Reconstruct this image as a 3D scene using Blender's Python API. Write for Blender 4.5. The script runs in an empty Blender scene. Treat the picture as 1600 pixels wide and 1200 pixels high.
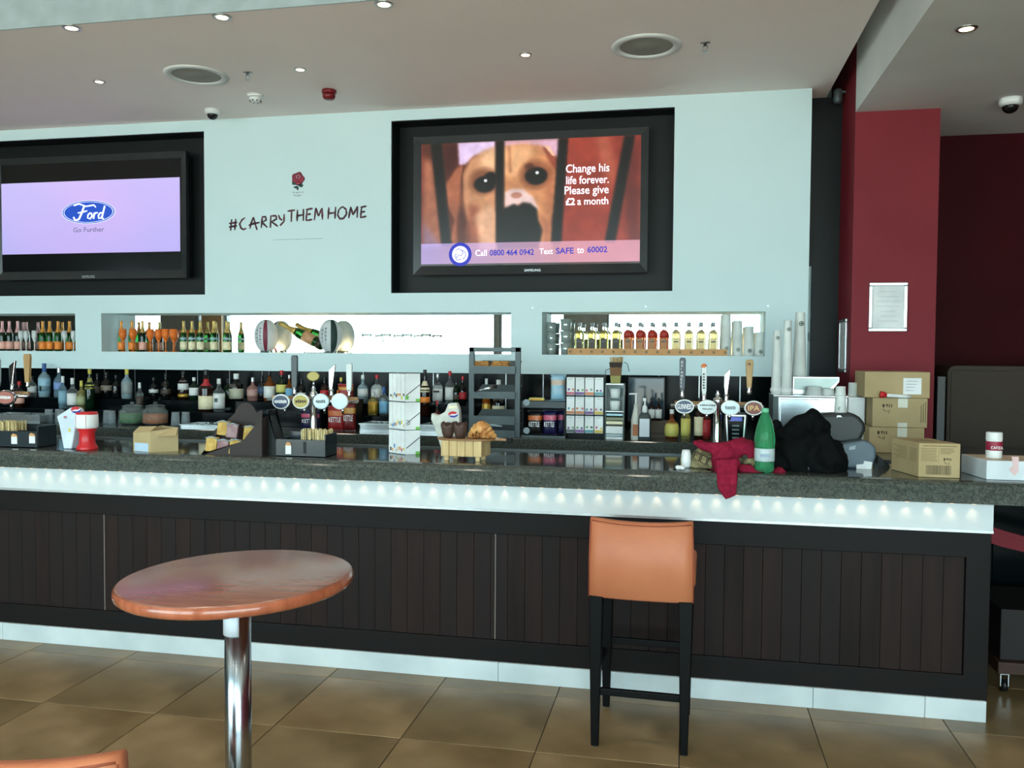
import bpy, bmesh, math, random
import numpy as np
from mathutils import Vector, Matrix, noise
random.seed(7)
S = bpy.context.scene
COL = S.collection
PI = math.pi

# ------------------------------------------------------------------ camera
F_PX, YAW, PIT, ROL, HC = 1338.6, -.200254, .0365835, .0066621, 1.70
cy_, sy_ = math.cos(YAW), math.sin(YAW); cp_, sp_ = math.cos(PIT), math.sin(PIT); cr_, sr_ = math.cos(ROL), math.sin(ROL)
FWD = Vector((sy_*cp_, cy_*cp_, -sp_)); R0 = Vector((cy_, -sy_, 0)); U0 = R0.cross(FWD)
RGT = R0*cr_ + U0*sr_; UPV = U0*cr_ - R0*sr_
cd = bpy.data.cameras.new('camera'); cam = bpy.data.objects.new('camera', cd); COL.objects.link(cam)
cd.sensor_width = 36; cd.sensor_fit = 'HORIZONTAL'; cd.lens = F_PX/1600*36; cd.clip_start = .05
mw = Matrix((( RGT.x, UPV.x, -FWD.x, 0), (RGT.y, UPV.y, -FWD.y, 0), (RGT.z, UPV.z, -FWD.z, HC), (0, 0, 0, 1)))
cam.matrix_world = mw
S.camera = cam

def at(x, y, Y=None, Z=None, X=None):
    """world point that the photo pixel (1600x1200) shows on a given real plane"""
    d = FWD + RGT*((x-800)/F_PX) - UPV*((y-600)/F_PX)
    t = Y/d.y if Y is not None else ((Z-HC)/d.z if Z is not None else X/d.x)
    return Vector((d.x*t, d.y*t, HC + d.z*t))
def mpp(x, Y):                      # metres per pixel at depth
    return (at(x+1, 600, Y=Y) - at(x, 600, Y=Y)).x

# ------------------------------------------------------------------ world, exposure
S.view_settings.view_transform = 'Standard'; S.view_settings.look = 'None'
S.view_settings.gamma = 1; S.view_settings.use_curve_mapping = False
S.view_settings.exposure = 0.0
w = bpy.data.worlds.new('world'); S.world = w; w.use_nodes = True
bg = w.node_tree.nodes['Background']
bg.inputs[0].default_value = (.68, .94, 1.0, 1); bg.inputs[1].default_value = 8.8
def area(name, loc, sx, sy, rot, portal=False, energy=10, color=(1, 1, 1)):
    l = bpy.data.lights.new(name, 'AREA'); l.shape = 'RECTANGLE'; l.size = sx; l.size_y = sy
    l.energy = energy; l.color = color
    if portal: l.cycles.is_portal = True
    o = bpy.data.objects.new(name, l); o.location = loc; o.rotation_euler = rot; COL.objects.link(o)
    return o
bounce_sun = bpy.data.lights.new('bounce_sun', 'SUN'); bounce_sun.energy = 26; bounce_sun.angle = .01; bounce_sun.color = (1, .96, .88)
so_ = bpy.data.objects.new('bounce_sun', bounce_sun); so_.rotation_euler = (-.42, 0, 0); COL.objects.link(so_)      # high sun behind the building, added so pavement bounce brightens the ceiling
WY = -3.0   # the window wall behind the camera
WINS = [(-11.4, -10.55, 2.05, 3.1), (-9.78, -9.62, 1.0, 3.1), (-9.15, -3.53, .3, 3.25), (-3.47, -2.2, .3, 3.25), (-1.45, 4.9, .3, 3.25)]
for (a, b, c, d) in WINS:
    area('window_daylight', ((a+b)/2, WY-.02, (c+d)/2), b-a, d-c, (PI/2, 0, 0), portal=True)

# ------------------------------------------------------------------ materials
def lin(c):
    def f(v):
        v /= 255
        return v/12.92 if v <= .04045 else ((v+.055)/1.055)**2.4
    return (f(c[0]), f(c[1]), f(c[2]), 1)
MC = {}
def mat(name, c, rough=.5, metal=0., emit=0., trans=0., ior=1.45, c2=None, scale=8., bump=0., bscale=None, coat=0., stretch=None, spec=.5, alpha=1., detail=4, lo=.35, hi=.65):
    if name in MC: return MC[name]
    m = bpy.data.materials.new(name); m.use_nodes = True; nt = m.node_tree; p = nt.nodes['Principled BSDF']
    p.inputs['Roughness'].default_value = rough; p.inputs['Metallic'].default_value = metal
    p.inputs['IOR'].default_value = ior; p.inputs['Transmission Weight'].default_value = trans
    p.inputs['Coat Weight'].default_value = coat; p.inputs['Specular IOR Level'].default_value = spec
    p.inputs['Alpha'].default_value = alpha
    if c2 is None: c2 = tuple(max(0, v*.93) for v in c)
    tc = nt.nodes.new('ShaderNodeTexCoord'); mp = nt.nodes.new('ShaderNodeMapping'); nz = nt.nodes.new('ShaderNodeTexNoise'); cr = nt.nodes.new('ShaderNodeValToRGB')
    nt.links.new(tc.outputs['Object'], mp.inputs[0]); nt.links.new(mp.outputs[0], nz.inputs['Vector'])
    if stretch: mp.inputs['Scale'].default_value = stretch
    nz.inputs['Scale'].default_value = scale; nz.inputs['Detail'].default_value = detail
    nt.links.new(nz.outputs['Fac'], cr.inputs[0])
    cr.color_ramp.elements[0].position = lo; cr.color_ramp.elements[1].position = hi
    cr.color_ramp.elements[0].color = lin(c2); cr.color_ramp.elements[1].color = lin(c)
    nt.links.new(cr.outputs[0], p.inputs['Base Color'])
    if emit:
        p.inputs['Emission Color'].default_value = lin(c); p.inputs['Emission Strength'].default_value = emit
    if bump:
        b = nt.nodes.new('ShaderNodeBump'); b.inputs['Strength'].default_value = bump; b.inputs['Distance'].default_value = .002
        n2 = nt.nodes.new('ShaderNodeTexNoise'); n2.inputs['Scale'].default_value = bscale or scale*5
        nt.links.new(mp.outputs[0], n2.inputs['Vector']); nt.links.new(n2.outputs['Fac'], b.inputs['Height']); nt.links.new(b.outputs[0], p.inputs['Normal'])
    MC[name] = m
    return m
def glass(name, c, rough=.03, trans=.85, ior=1.35):
    return mat(name, c, rough=rough, trans=trans, ior=ior, c2=c)
def vcol_emit(name, strength=1.):
    m = bpy.data.materials.new(name); m.use_nodes = True; nt = m.node_tree; p = nt.nodes['Principled BSDF']
    a = nt.nodes.new('ShaderNodeVertexColor'); a.layer_name = 'Col'
    p.inputs['Base Color'].default_value = (.01, .01, .01, 1); p.inputs['Roughness'].default_value = .25
    nt.links.new(a.outputs[0], p.inputs['Emission Color']); p.inputs['Emission Strength'].default_value = strength
    return m

white_wall = mat('white_wall_paint', (205, 226, 229), .6, scale=1.5, c2=(201, 223, 226), bump=.05, bscale=200)
ceil_m = mat('ceiling_paint', (246, 234, 230), .8, scale=1.2, c2=(243, 231, 226))
ceil_white = mat('bulkhead_white_paint', (222, 224, 222), .75, scale=1.2)
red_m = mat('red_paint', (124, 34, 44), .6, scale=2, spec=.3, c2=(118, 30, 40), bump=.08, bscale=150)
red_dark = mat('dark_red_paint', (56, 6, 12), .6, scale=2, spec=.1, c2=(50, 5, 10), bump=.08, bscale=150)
black_m = mat('black_matt_board', (15, 20, 21), .5, scale=5, spec=.3)
black_g = mat('black_gloss', (8, 14, 16), .15, scale=5, spec=.1)
black_p = mat('black_plastic', (20, 22, 24), .35, scale=10)
dgrey = mat('dark_grey_steel', (84, 94, 96), .45, metal=.3, scale=10)
steel = mat('brushed_steel', (205, 208, 208), .28, metal=1, scale=30, stretch=(1, 1, 20))
chrome = mat('chrome', (225, 228, 230), .08, metal=1, scale=5)
alu = mat('frame_aluminium', (200, 204, 206), .3, metal=.9, scale=20)
mirror_m = mat('mirror_glass', (240, 245, 243), .01, metal=1, scale=1, c2=(240, 245, 243))
whitep = mat('white_plastic', (232, 234, 232), .4, scale=5)
paper = mat('white_card', (232, 236, 236), .7, scale=8)
cupm = mat('white_paper_cup', (222, 228, 224), .6, scale=8)
strip_m = mat('white_acrylic_panel', (206, 214, 216), .3, scale=3)
kick_m = mat('white_laminate_kick', (204, 212, 213), .25, scale=3, c2=(184, 194, 196))
card = mat('brown_cardboard', (176, 156, 116), .8, scale=6, c2=(166, 146, 106), bump=.1)
card_d = mat('cardboard_print', (70, 60, 44), .8)
orange_l = mat('tan_orange_leather', (186, 112, 76), .5, scale=5, c2=(176, 102, 68), bump=.2, bscale=250)
orange_s = mat('leather_stitch_edge', (150, 72, 44), .6)
legm = mat('black_stained_wood', (10, 10, 10), .4, spec=.15, scale=20, stretch=(1, 1, .1))
woodtop = mat('varnished_table_wood', (140, 82, 62), .23, scale=4, c2=(122, 68, 50), stretch=(1.5, 14, 14), ior=2.2)
wood_edge = mat('table_edge_wood', (170, 96, 66), .2, scale=4, c2=(148, 78, 52), stretch=(10, 10, 2), coat=.5)
dark_board = mat('dark_stained_boards', (37, 26, 24), .5, scale=3, spec=.15, c2=(27, 19, 17), stretch=(8, 8, .6), bump=.15, bscale=30)
dark_rail = mat('dark_stained_rail', (22, 18, 16), .45, spec=.15, scale=3, c2=(22, 19, 19), stretch=(.6, 8, 8), bump=.15, bscale=30)
pine = mat('pale_pine', (206, 178, 128), .6, scale=4, c2=(188, 158, 108), stretch=(8, 8, 1))
tanwood = mat('tan_wood', (168, 130, 88), .5, scale=4, c2=(150, 112, 72), stretch=(8, 8, 1))
leafcol = mat('printed_green', (96, 170, 90), .6)
print_blue = mat('printed_blue', (24, 44, 150), .5)
print_red = mat('printed_red', (190, 30, 40), .5)
print_grey = mat('printed_grey', (90, 96, 98), .6)
print_dark = mat('printed_dark', (40, 24, 34), .6)
text_w = mat('lettering_white', (240, 240, 240), .5)
m_green = glass('green_bottle_glass', (30, 92, 36), trans=.8)
m_dgreen = mat('dark_green_glass', (12, 40, 22), .06, trans=.35, ior=1.45)
m_clear = glass('clear_glass', (225, 236, 236), trans=.93, ior=1.3)
m_blueg = glass('blue_clear_glass', (170, 205, 222), trans=.8, ior=1.3)
m_paleblue = mat('frosted_pale_glass', (150, 178, 188), .35, trans=.4)
m_amber = glass('amber_spirit', (196, 110, 40), trans=.8)
m_yel = glass('pale_gold_spirit', (238, 226, 150), trans=.85)
m_rum = glass('red_brown_spirit', (206, 122, 72), trans=.85)
m_brown = mat('dark_brown_glass', (42, 20, 12), .06, trans=.3)
m_blackg = mat('black_glass', (10, 12, 12), .06)
m_pet = glass('green_pet_plastic', (104, 214, 156), rough=.08, trans=.8, ior=1.2)
m_orange_flute = glass('orange_glass', (255, 140, 62), rough=.08, trans=.35, ior=1.3)

# granite: speckled
def granite():
    m = bpy.data.materials.new('dark_granite'); m.use_nodes = True; nt = m.node_tree; p = nt.nodes['Principled BSDF']
    tc = nt.nodes.new('ShaderNodeTexCoord'); v = nt.nodes.new('ShaderNodeTexVoronoi'); v.inputs['Scale'].default_value = 230
    n = nt.nodes.new('ShaderNodeTexNoise'); n.inputs['Scale'].default_value = 70; n.inputs['Detail'].default_value = 8
    mx = nt.nodes.new('ShaderNodeMix'); mx.data_type = 'RGBA'
    c1 = nt.nodes.new('ShaderNodeValToRGB'); c2 = nt.nodes.new('ShaderNodeValToRGB')
    nt.links.new(tc.outputs['Object'], v.inputs['Vector']); nt.links.new(tc.outputs['Object'], n.inputs['Vector'])
    nt.links.new(v.outputs['Color'], c1.inputs[0]); nt.links.new(n.outputs['Fac'], c2.inputs[0])
    c1.color_ramp.elements[0].position = .2; c1.color_ramp.elements[1].position = .9
    c1.color_ramp.elements[0].color = lin((44, 50, 48)); c1.color_ramp.elements[1].color = lin((98, 104, 98))
    c2.color_ramp.elements[0].position = .38; c2.color_ramp.elements[1].position = .66
    c2.color_ramp.elements[0].color = lin((44, 50, 48)); c2.color_ramp.elements[1].color = lin((88, 92, 84))
    mx.inputs[0].default_value = .5
    nt.links.new(c1.outputs[0], mx.inputs[6]); nt.links.new(c2.outputs[0], mx.inputs[7])
    nt.links.new(mx.outputs[2], p.inputs['Base Color']); p.inputs['Roughness'].default_value = .07
    p.inputs['Specular IOR Level'].default_value = .6
    return m
gran = granite()
tile_ms = [mat('floor_tile_%s' % n, c, .3, scale=2.6, c2=c2, detail=9, bump=.05, bscale=40) for n, c, c2 in
           (('brown', (148, 125, 92), (108, 88, 58)), ('olive', (140, 120, 88), (104, 86, 58)), ('tan', (154, 130, 96), (112, 92, 62)))]
grout = mat('floor_grout', (58, 48, 34), .8)

# ------------------------------------------------------------------ mesh builder
class MB:
    def __init__(s): s.v = []; s.f = []; s.m = []; s.sm = []
    def add(s, vs, fs, mi=0, smooth=False):
        o = len(s.v); s.v += [tuple(v) for v in vs]
        for f in fs: s.f.append(tuple(i+o for i in f)); s.m.append(mi); s.sm.append(smooth)
        return s
    def box(s, x0, x1, y0, y1, z0, z1, mi=0):
        vs = [(x0, y0, z0), (x1, y0, z0), (x1, y1, z0), (x0, y1, z0), (x0, y0, z1), (x1, y0, z1), (x1, y1, z1), (x0, y1, z1)]
        return s.add(vs, [(0, 3, 2, 1), (4, 5, 6, 7), (0, 1, 5, 4), (1, 2, 6, 5), (2, 3, 7, 6), (3, 0, 4, 7)], mi)
    def lathe(s, prof, c=(0, 0, 0), n=20, mi=0, smooth=True, sq=None, cap=True):
        vs = []
        for (r, z) in prof:
            for k in range(n):
                a = 2*PI*k/n + (PI/n if sq else 0)
                x, y = math.cos(a), math.sin(a)
                if sq:
                    q = max(abs(x), abs(y)); f = 1/(q**.75)*.88; x *= f*sq[0]; y *= f*sq[1]
                vs.append((c[0]+r*x, c[1]+r*y, c[2]+z))
        fs = []
        for i in range(len(prof)-1):
            for k in range(n):
                a = i*n+k; b = i*n+(k+1) % n
                fs.append((a, b, b+n, a+n))
        if cap: fs.append(tuple(range(n))[::-1]); fs.append(tuple((len(prof)-1)*n+k for k in range(n)))
        return s.add(vs, fs, mi, smooth)
    def prism(s, poly, y0, y1, mi=0, axis='y', smooth=False):      # polygon in XZ (axis y), XY (axis z), YZ (axis x)
        n = len(poly)
        def P(a, b, t):
            return (a, t, b) if axis == 'y' else ((a, b, t) if axis == 'z' else (t, a, b))
        vs = [P(a, b, y0) for a, b in poly] + [P(a, b, y1) for a, b in poly]
        fs = [tuple(range(n)), tuple(range(2*n-1, n-1, -1))] + [(i, i+n, (i+1) % n+n, (i+1) % n) for i in range(n)]
        return s.add(vs, fs, mi, smooth)
    def tube(s, pts, r, n=8, mi=0, smooth=True, caps=True):
        pts = [Vector(p) for p in pts]; vs = []; L = len(pts)
        rr = r if isinstance(r, (list, tuple)) else [r]*L
        up = None
        for i, p in enumerate(pts):
            t = (pts[min(i+1, L-1)]-pts[max(i-1, 0)]).normalized()
            if up is None: up = Vector((0, 0, 1)) if abs(t.z) < .9 else Vector((1, 0, 0))
            a = t.cross(up).normalized(); b = a.cross(t); up = b
            for k in range(n):
                q = 2*PI*k/n; vs.append(p+(a*math.cos(q)+b*math.sin(q))*rr[i])
        fs = []
        for i in range(L-1):
            for k in range(n):
                fs.append((i*n+k, i*n+(k+1) % n, (i+1)*n+(k+1) % n, (i+1)*n+k))
        if caps: fs.append(tuple(range(n))[::-1]); fs.append(tuple((L-1)*n+k for k in range(n)))
        return s.add(vs, fs, mi, smooth)
    def ell(s, c, rad, mi=0, nu=16, nv=10, rot=None):
        vs = []; R = Matrix.Rotation(rot, 3, 'Y') if rot else None
        for j in range(nv+1):
            ph = -PI/2+PI*j/nv
            for k in range(nu):
                a = 2*PI*k/nu
                v = Vector((rad[0]*math.cos(ph)*math.cos(a), rad[1]*math.cos(ph)*math.sin(a), rad[2]*math.sin(ph)))
                if R: v = R @ v
                vs.append(v+Vector(c))
        fs = [(j*nu+k, j*nu+(k+1) % nu, (j+1)*nu+(k+1) % nu, (j+1)*nu+k) for j in range(nv) for k in range(nu)]
        return s.add(vs, fs, mi, True)
    def build(s, name, m, parent=None, bevel=0, seg=2):
        me = bpy.data.meshes.new(name); me.from_pydata(s.v, [], s.f)
        ms = m if isinstance(m, (list, tuple)) else [m]
        for k in ms: me.materials.append(k)
        me.polygons.foreach_set('material_index', s.m); me.polygons.foreach_set('use_smooth', s.sm)
        bm = bmesh.new(); bm.from_mesh(me)
        bmesh.ops.remove_doubles(bm, verts=bm.verts, dist=1e-6)
        bmesh.ops.recalc_face_normals(bm, faces=bm.faces)
        if bevel:
            es = [e for e in bm.edges if len(e.link_faces) == 2 and e.calc_face_angle(0) > .6]
            bmesh.ops.bevel(bm, geom=es, offset=bevel, segments=seg, affect='EDGES', profile=.5, clamp_overlap=True)
        bm.to_mesh(me); bm.free(); me.update()
        o = bpy.data.objects.new(name, me); COL.objects.link(o)
        if parent is not None: par(o, parent)
        return o
def par(o, p):
    """keep world placement: children are built in world coordinates, thing empties have pure translations"""
    o.parent = p
    loc = Vector((0, 0, 0)); q = p
    while q is not None: loc += q.location; q = q.parent
    o.location = -loc
def tag(o, label=None, cat=None, group=None, kind=None):
    if label: o['label'] = label
    if cat: o['category'] = cat
    if group: o['group'] = group
    if kind: o['kind'] = kind
    return o
def thing(name, label, cat, loc, group=None):
    o = bpy.data.objects.new(name, None); o.empty_display_size = .05; COL.objects.link(o); o.location = loc
    return tag(o, label, cat, group)
def struct(name, mb, m, bevel=0): return tag(mb.build(name, m, None, bevel), kind='structure')
def turn(root, rz=0, ry=0, rx=0): root.rotation_euler = (rx, ry, rz)

FONT = None
def text(name, body, m, x0, x1, z0, z1, Y, parent, bold=0., shear=0., thick=.0006, keep=False, space=1., plane='y'):
    """lettering laid on a plane facing the room (normal -Y), fitted to a rectangle"""
    cu = bpy.data.curves.new('t', 'FONT'); cu.body = body; cu.size = 1; cu.offset = bold; cu.shear = shear; cu.space_character = space
    cu.resolution_u = 3
    o = bpy.data.objects.new('t', cu); COL.objects.link(o)
    dg = bpy.context.evaluated_depsgraph_get(); me = bpy.data.meshes.new_from_object(o.evaluated_get(dg))
    bpy.data.objects.remove(o)
    co = np.empty(len(me.vertices)*3); me.vertices.foreach_get('co', co); co = co.reshape(-1, 3)
    mn, mx = co.min(0), co.max(0)
    sx = (x1-x0)/(mx[0]-mn[0]); sz = (z1-z0)/(mx[1]-mn[1])
    if keep: sx = min(sx, sz*1.15)
    out = np.stack([(co[:, 0]-mn[0])*sx+x0, np.full(len(co), Y), (co[:, 1]-mn[1])*sz+z0], 1)
    me.vertices.foreach_set('co', out.ravel()); me.materials.clear(); me.materials.append(m); me.name = name
    me.update()
    ob = bpy.data.objects.new(name, me); COL.objects.link(ob)
    if parent is not None: par(ob, parent)
    return ob

# ------------------------------------------------------------------ the room shell
ZR, ZC, ZB = 3.51, 3.72, 3.267      # raft, main ceiling, bulkhead underside
YW = 6.18
def holed(name, x0, x1, z0, z1, yf, yb, holes, m):
    xs = sorted({x0, x1} | {h[0] for h in holes} | {h[1] for h in holes}); zs = sorted({z0, z1} | {h[2] for h in holes} | {h[3] for h in holes})
    def solid(i, j):
        if i < 0 or j < 0 or i >= len(xs)-1 or j >= len(zs)-1: return False
        cx, cz = (xs[i]+xs[i+1])/2, (zs[j]+zs[j+1])/2
        return not any(h[0] < cx < h[1] and h[2] < cz < h[3] for h in holes)
    mb = MB()
    for i in range(len(xs)-1):
        for j in range(len(zs)-1):
            if not solid(i, j): continue
            a, b, c, d = xs[i], xs[i+1], zs[j], zs[j+1]
            mb.add([(a, yf, c), (b, yf, c), (b, yf, d), (a, yf, d)], [(0, 1, 2, 3)]); mb.add([(a, yb, c), (b, yb, c), (b, yb, d), (a, yb, d)], [(3, 2, 1, 0)])
            if not solid(i-1, j): mb.add([(a, yf, c), (a, yb, c), (a, yb, d), (a, yf, d)], [(0, 1, 2, 3)])
            if not solid(i+1, j): mb.add([(b, yf, c), (b, yb, c), (b, yb, d), (b, yf, d)], [(0, 1, 2, 3)])
            if not solid(i, j-1): mb.add([(a, yf, c), (a, yb, c), (b, yb, c), (b, yf, c)], [(0, 1, 2, 3)])
            if not solid(i, j+1): mb.add([(a, yf, d), (a, yb, d), (b, yb, d), (b, yf, d)], [(0, 1, 2, 3)])
    return struct(name, mb, m)
NZ0, NZ1 = 1.686, 1.997
NICHES = [(-7.2, -4.91), (-4.669, -1.265), (-1.034, .535)]
TVH = [(-6.2, -3.738, 2.143, 3.424), (-2.192, -.102, 2.143, 3.43)]
holed('wall_back', -9, .815, 1.545, ZR, YW, 6.40, [(a, b, NZ0, NZ1) for a, b in NICHES] + TVH, white_wall)
MB_ = MB
for i, (a, b, c, d) in enumerate(TVH):     # black-lined recess behind each television
    q = MB_().box(a, b, 6.36, 6.38, c, d).box(a, a+.006, 6.19, 6.36, c, d).box(b-.006, b, 6.19, 6.36, c, d).box(a, b, 6.19, 6.36, c, c+.006).box(a, b, 6.19, 6.36, d-.006, d)
    struct('trim_%d' % (i+1), q, black_m)
# recess under the wall: soffit, backsplash
struct('trim_3', MB().box(-9, .815, 6.40, 6.70, 1.545, 1.57), black_m)
bs = struct('trim_4', MB().box(-9, .815, 6.66, 6.70, .9, 1.545), black_g)
x = -8.9
while x < .7:                       # glossy black splashback panels with pale joints
    t_ = MB().box(x+.004, min(x+.296, .815), 6.648, 6.66, 1.14, 1.545).build('splashback_panel', black_g, bs, bevel=.002, seg=1); x += .30
struct('trim_5', MB().box(-9, .815, 6.656, 6.659, 1.14, 1.545), alu)
# ceilings
struct('ceiling', MB().box(-14.5, 5.2, WY-.2, 8, ZC, ZC+.1), ceil_white)
struct('ceiling_raft', MB().box(-14.5, .942, 4.26, 6.45, ZR, ZC), ceil_m)
struct('trim_21', MB().box(-14.5, .942, 4.250, 4.2595, ZR, ZC), mat('fascia_grey_blue', (166, 180, 184), .7))
struct('trim_6', MB().box(1.05, 5.2, WY, 5.919, ZB, ZC), ceil_white); struct('trim_20', MB().box(1.561, 5.2, 5.919, 7.0, ZB, ZC), ceil_white)             # bulkhead over the right side
# red pillar, walls
struct('pillar', MB().box(1.05, 1.56, 5.92, 6.9, 0, ZC), red_m)
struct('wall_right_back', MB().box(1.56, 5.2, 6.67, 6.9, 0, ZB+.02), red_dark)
struct('wall_right', MB().box(5.1, 5.3, WY, 6.9, 0, ZC), red_m)
struct('wall_left', MB().box(-14.6, -14.4, WY, 8, 0, ZC), mat('left_wall_grey', (128, 134, 136), .6))
# opening at the end of the wall: black upright panel and pale shelving behind
struct('trim_7', MB().box(.87, 1.05, 6.42, 6.47, 0, ZR), black_m)
struct('trim_8', MB().box(.60, 1.05, 6.9, 6.95, 0, ZC), mat('passage_grey', (150, 168, 166), .5)); struct('trim_22', MB().box(.79, .872, 6.455, 6.468, 1.14, 2.33), mat('pale_end_panel', (176, 198, 198), .5)); struct('trim_23', MB().box(.79, .872, 6.445, 6.4545, 1.80, 1.86), dgrey)
struct('trim_9', MB().box(.815, .872, 6.42, 6.46, 2.33, ZR), black_m)
q = MB()
for z in (1.56, 1.93, 2.3): q.box(.80, 1.04, 6.5, 6.88, z, z+.04)
q.build('passage_shelf', dgrey, None)
bpy.data.objects['passage_shelf']['kind'] = 'structure'
# window wall behind the camera (seen in the mirrors) and far wall
holed('wall_front', -14.5, 5.2, -.1, ZC, WY-.2, WY, WINS, mat('window_wall_grey', (128, 134, 134), .6))
struct('trim_10', MB().box(-9.61, -9.16, WY+.001, WY+.06, 0, ZC), mat('brown_pilaster', (150, 126, 96), .6))
wf = mat('window_frame_grey', (120, 126, 128), .4)
for i, (a, b, c, d) in enumerate(WINS):
    q = MB().box(a, a+.05, WY-.16, WY-.04, c, d).box(b-.05, b, WY-.16, WY-.04, c, d).box(a, b, WY-.16, WY-.04, d-.05, d).box(a, b, WY-.16, WY-.04, c, c+.05)
    n = max(1, round((b-a)/1.6))
    for k in range(1, n):
        xx = a+(b-a)*k/n
        if c < 1: q.box(xx-.02, xx+.02, WY-.14, WY-.06, c, 1.2)
    struct('window_%d' % (i+1), q, wf)
struct('wall_rear', MB().box(-14.5, 5.2, 8, 8.1, 0, ZC), black_m)
struct('ground', MB().box(-30, 25, -40, WY-.21, -.2, -.12), mat('pavement_outside', (190, 186, 176), .8))

# floor: tiles
fl = struct('floor', MB().box(-14.5, 5.2, WY, 8, -.06, -.004), grout)
TP = .601; gx0 = -.006; gy0 = 4.14
random.seed(3)
tile_meshes = []
for m in tile_ms:
    me_o = MB().box(.002, TP-.002, .002, TP-.002, -.004, .001).build('tile', m, None, bevel=.0015, seg=1)
    tile_meshes.append(me_o.data); bpy.data.objects.remove(me_o)
rest = {0: MB(), 1: MB(), 2: MB()}
for i in range(-24, 9):
    for j in range(-12, 7):
        X0 = gx0+i*TP; Y0 = gy0+j*TP; k = random.randrange(3)
        if X0 < -14.4 or X0 > 5 or Y0 < WY: continue
        if -4.9 < X0 < 2.9 and 1.6 < Y0 < 4.3 or (X0 > 1.0 and X0 < 3.6 and 4.2 < Y0 < 6):
            o = bpy.data.objects.new('tile', tile_meshes[k]); COL.objects.link(o); o.parent = fl; o.location = (X0, Y0, 0)
        else:
            rest[k].box(X0+.002, X0+TP-.002, Y0+.002, Y0+TP-.002, -.004, .001)
for k in rest: rest[k].build('tile_field', tile_ms[k], fl)['kind'] = 'stuff'

# unseen fill lamps added above and behind the camera to brighten floor and ceiling
lens0 = mat('lamp_lens_warm', (255, 226, 176), .4, emit=7)
rl = bpy.data.lights.new('fill_lamp', 'SPOT'); rl.energy = 48; rl.color = (1, .87, .72); rl.spot_size = 2.3; rl.spot_blend = .9; rl.shadow_soft_size = .12
for i in range(7):
    for j in range(3):
        x, y = -9.2+1.75*i, -1.6+2.0*j
        if x > .8: x = 2.2; 
        if y > 3: y = 2.9
        zc_ = ZB if x > 1.05 else ZC
        rt = thing('fill_downlight', 'added fill downlight over the seating area, row %s, %s from the left' % (('nearest the windows', 'in the middle', 'nearest the bar')[j], ('first', 'second', 'third', 'fourth', 'fifth', 'sixth', 'seventh')[i]), 'light', (x, y, zc_), 'added fill downlights')
        MB().lathe([(.05, -.001), (.075, -.006), (.08, 0)], (x, y, zc_), n=20).build('trim_ring', steel, rt); MB().lathe([(.001, -.007), (.048, -.0065), (.048, -.001)], (x, y, zc_), n=16).build('lens', lens0, rt)
        o = bpy.data.objects.new('fill_lamp', rl); COL.objects.link(o); o.parent = rt; o.location = (0, 0, -.03)
# ------------------------------------------------------------------ the bar
BT = 1.125; BX1 = 1.39
bar = thing('bar_counter_front', 'long dark-boarded bar front with white strip panel above and white kick panel below', 'bar', (-2, 4.5, 0))
xs0, xs1 = -5.6, BX1
MB().box(xs0, xs1, 4.315, 4.36, .10, .895).build('backing_board', dark_rail, bar)
q = MB().box(xs0, xs1, 4.28, 4.315, .765, .895).build('top_rail', dark_rail, bar, bevel=.003)
q = MB().box(xs0, xs1, 4.28, 4.315, .10, .212).build('bottom_rail', dark_rail, bar, bevel=.003)
MB().box(1.285, xs1, 4.279, 4.36, .10, .895).build('end_stile', dark_rail, bar, bevel=.003)
MB().box(BX1-.06, BX1, 4.36, 4.85, .10, .895).build('end_panel', dark_rail, bar)
xx = 1.284; n = 0
bpl = mat('board_grain_warm', (40, 28, 25), .5, spec=.15, scale=3, c2=(34, 24, 22), stretch=(8, 8, .6), bump=.15, bscale=30)
bpl2 = mat('board_grain_cool', (35, 26, 24), .5, spec=.15, scale=3, c2=(30, 24, 24), stretch=(8, 8, .6), bump=.15, bscale=30)
while xx > xs0:
    wdt = .0905
    MB().box(xx-wdt+.0006, xx-.0006, 4.296, 4.315, .20, .775).build('board', (dark_board, bpl, bpl2)[random.randrange(3)], bar, bevel=.0012, seg=1)
    xx -= wdt; n += 1
for px in (-.953, -3.24):
    MB().box(px-.0025, px+.0025, 4.2935, 4.30, .213, .764).build('joint_strip', mat('pale_joint', (120, 110, 100), .5), bar)
tp = bpy.data.materials.new('backlit_acrylic_sheet'); tp.use_nodes = True; nt = tp.node_tree; p_ = nt.nodes['Principled BSDF']; p_.inputs['Base Color'].default_value = lin((202, 210, 212)); p_.inputs['Roughness'].default_value = .35
tr_ = nt.nodes.new('ShaderNodeBsdfTranslucent'); tr_.inputs[0].default_value = lin((244, 244, 240)); mx_ = nt.nodes.new('ShaderNodeMixShader'); mx_.inputs[0].default_value = .08
nt.links.new(p_.outputs[0], mx_.inputs[1]); nt.links.new(tr_.outputs[0], mx_.inputs[2]); nt.links.new(mx_.outputs[0], nt.nodes['Material Output'].inputs[0])
MB().add([(xs0, 4.262, .897), (BX1, 4.262, .897), (BX1, 4.262, 1.0235), (xs0, 4.262, 1.0235)], [(0, 1, 2, 3)]).build('strip_panel', tp, bar)
MB().box(BX1-.004, BX1, 4.2625, 4.31, .897, 1.0235).build('strip_end_cap', strip_m, bar)
MB().box(xs0, BX1-.004, 4.312, 4.315, .897, 1.022).build('light_box_back', strip_m, bar)
MB().box(xs0, BX1, 4.255, 4.268, .886, .898).build('strip_trim', alu, bar)
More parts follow.
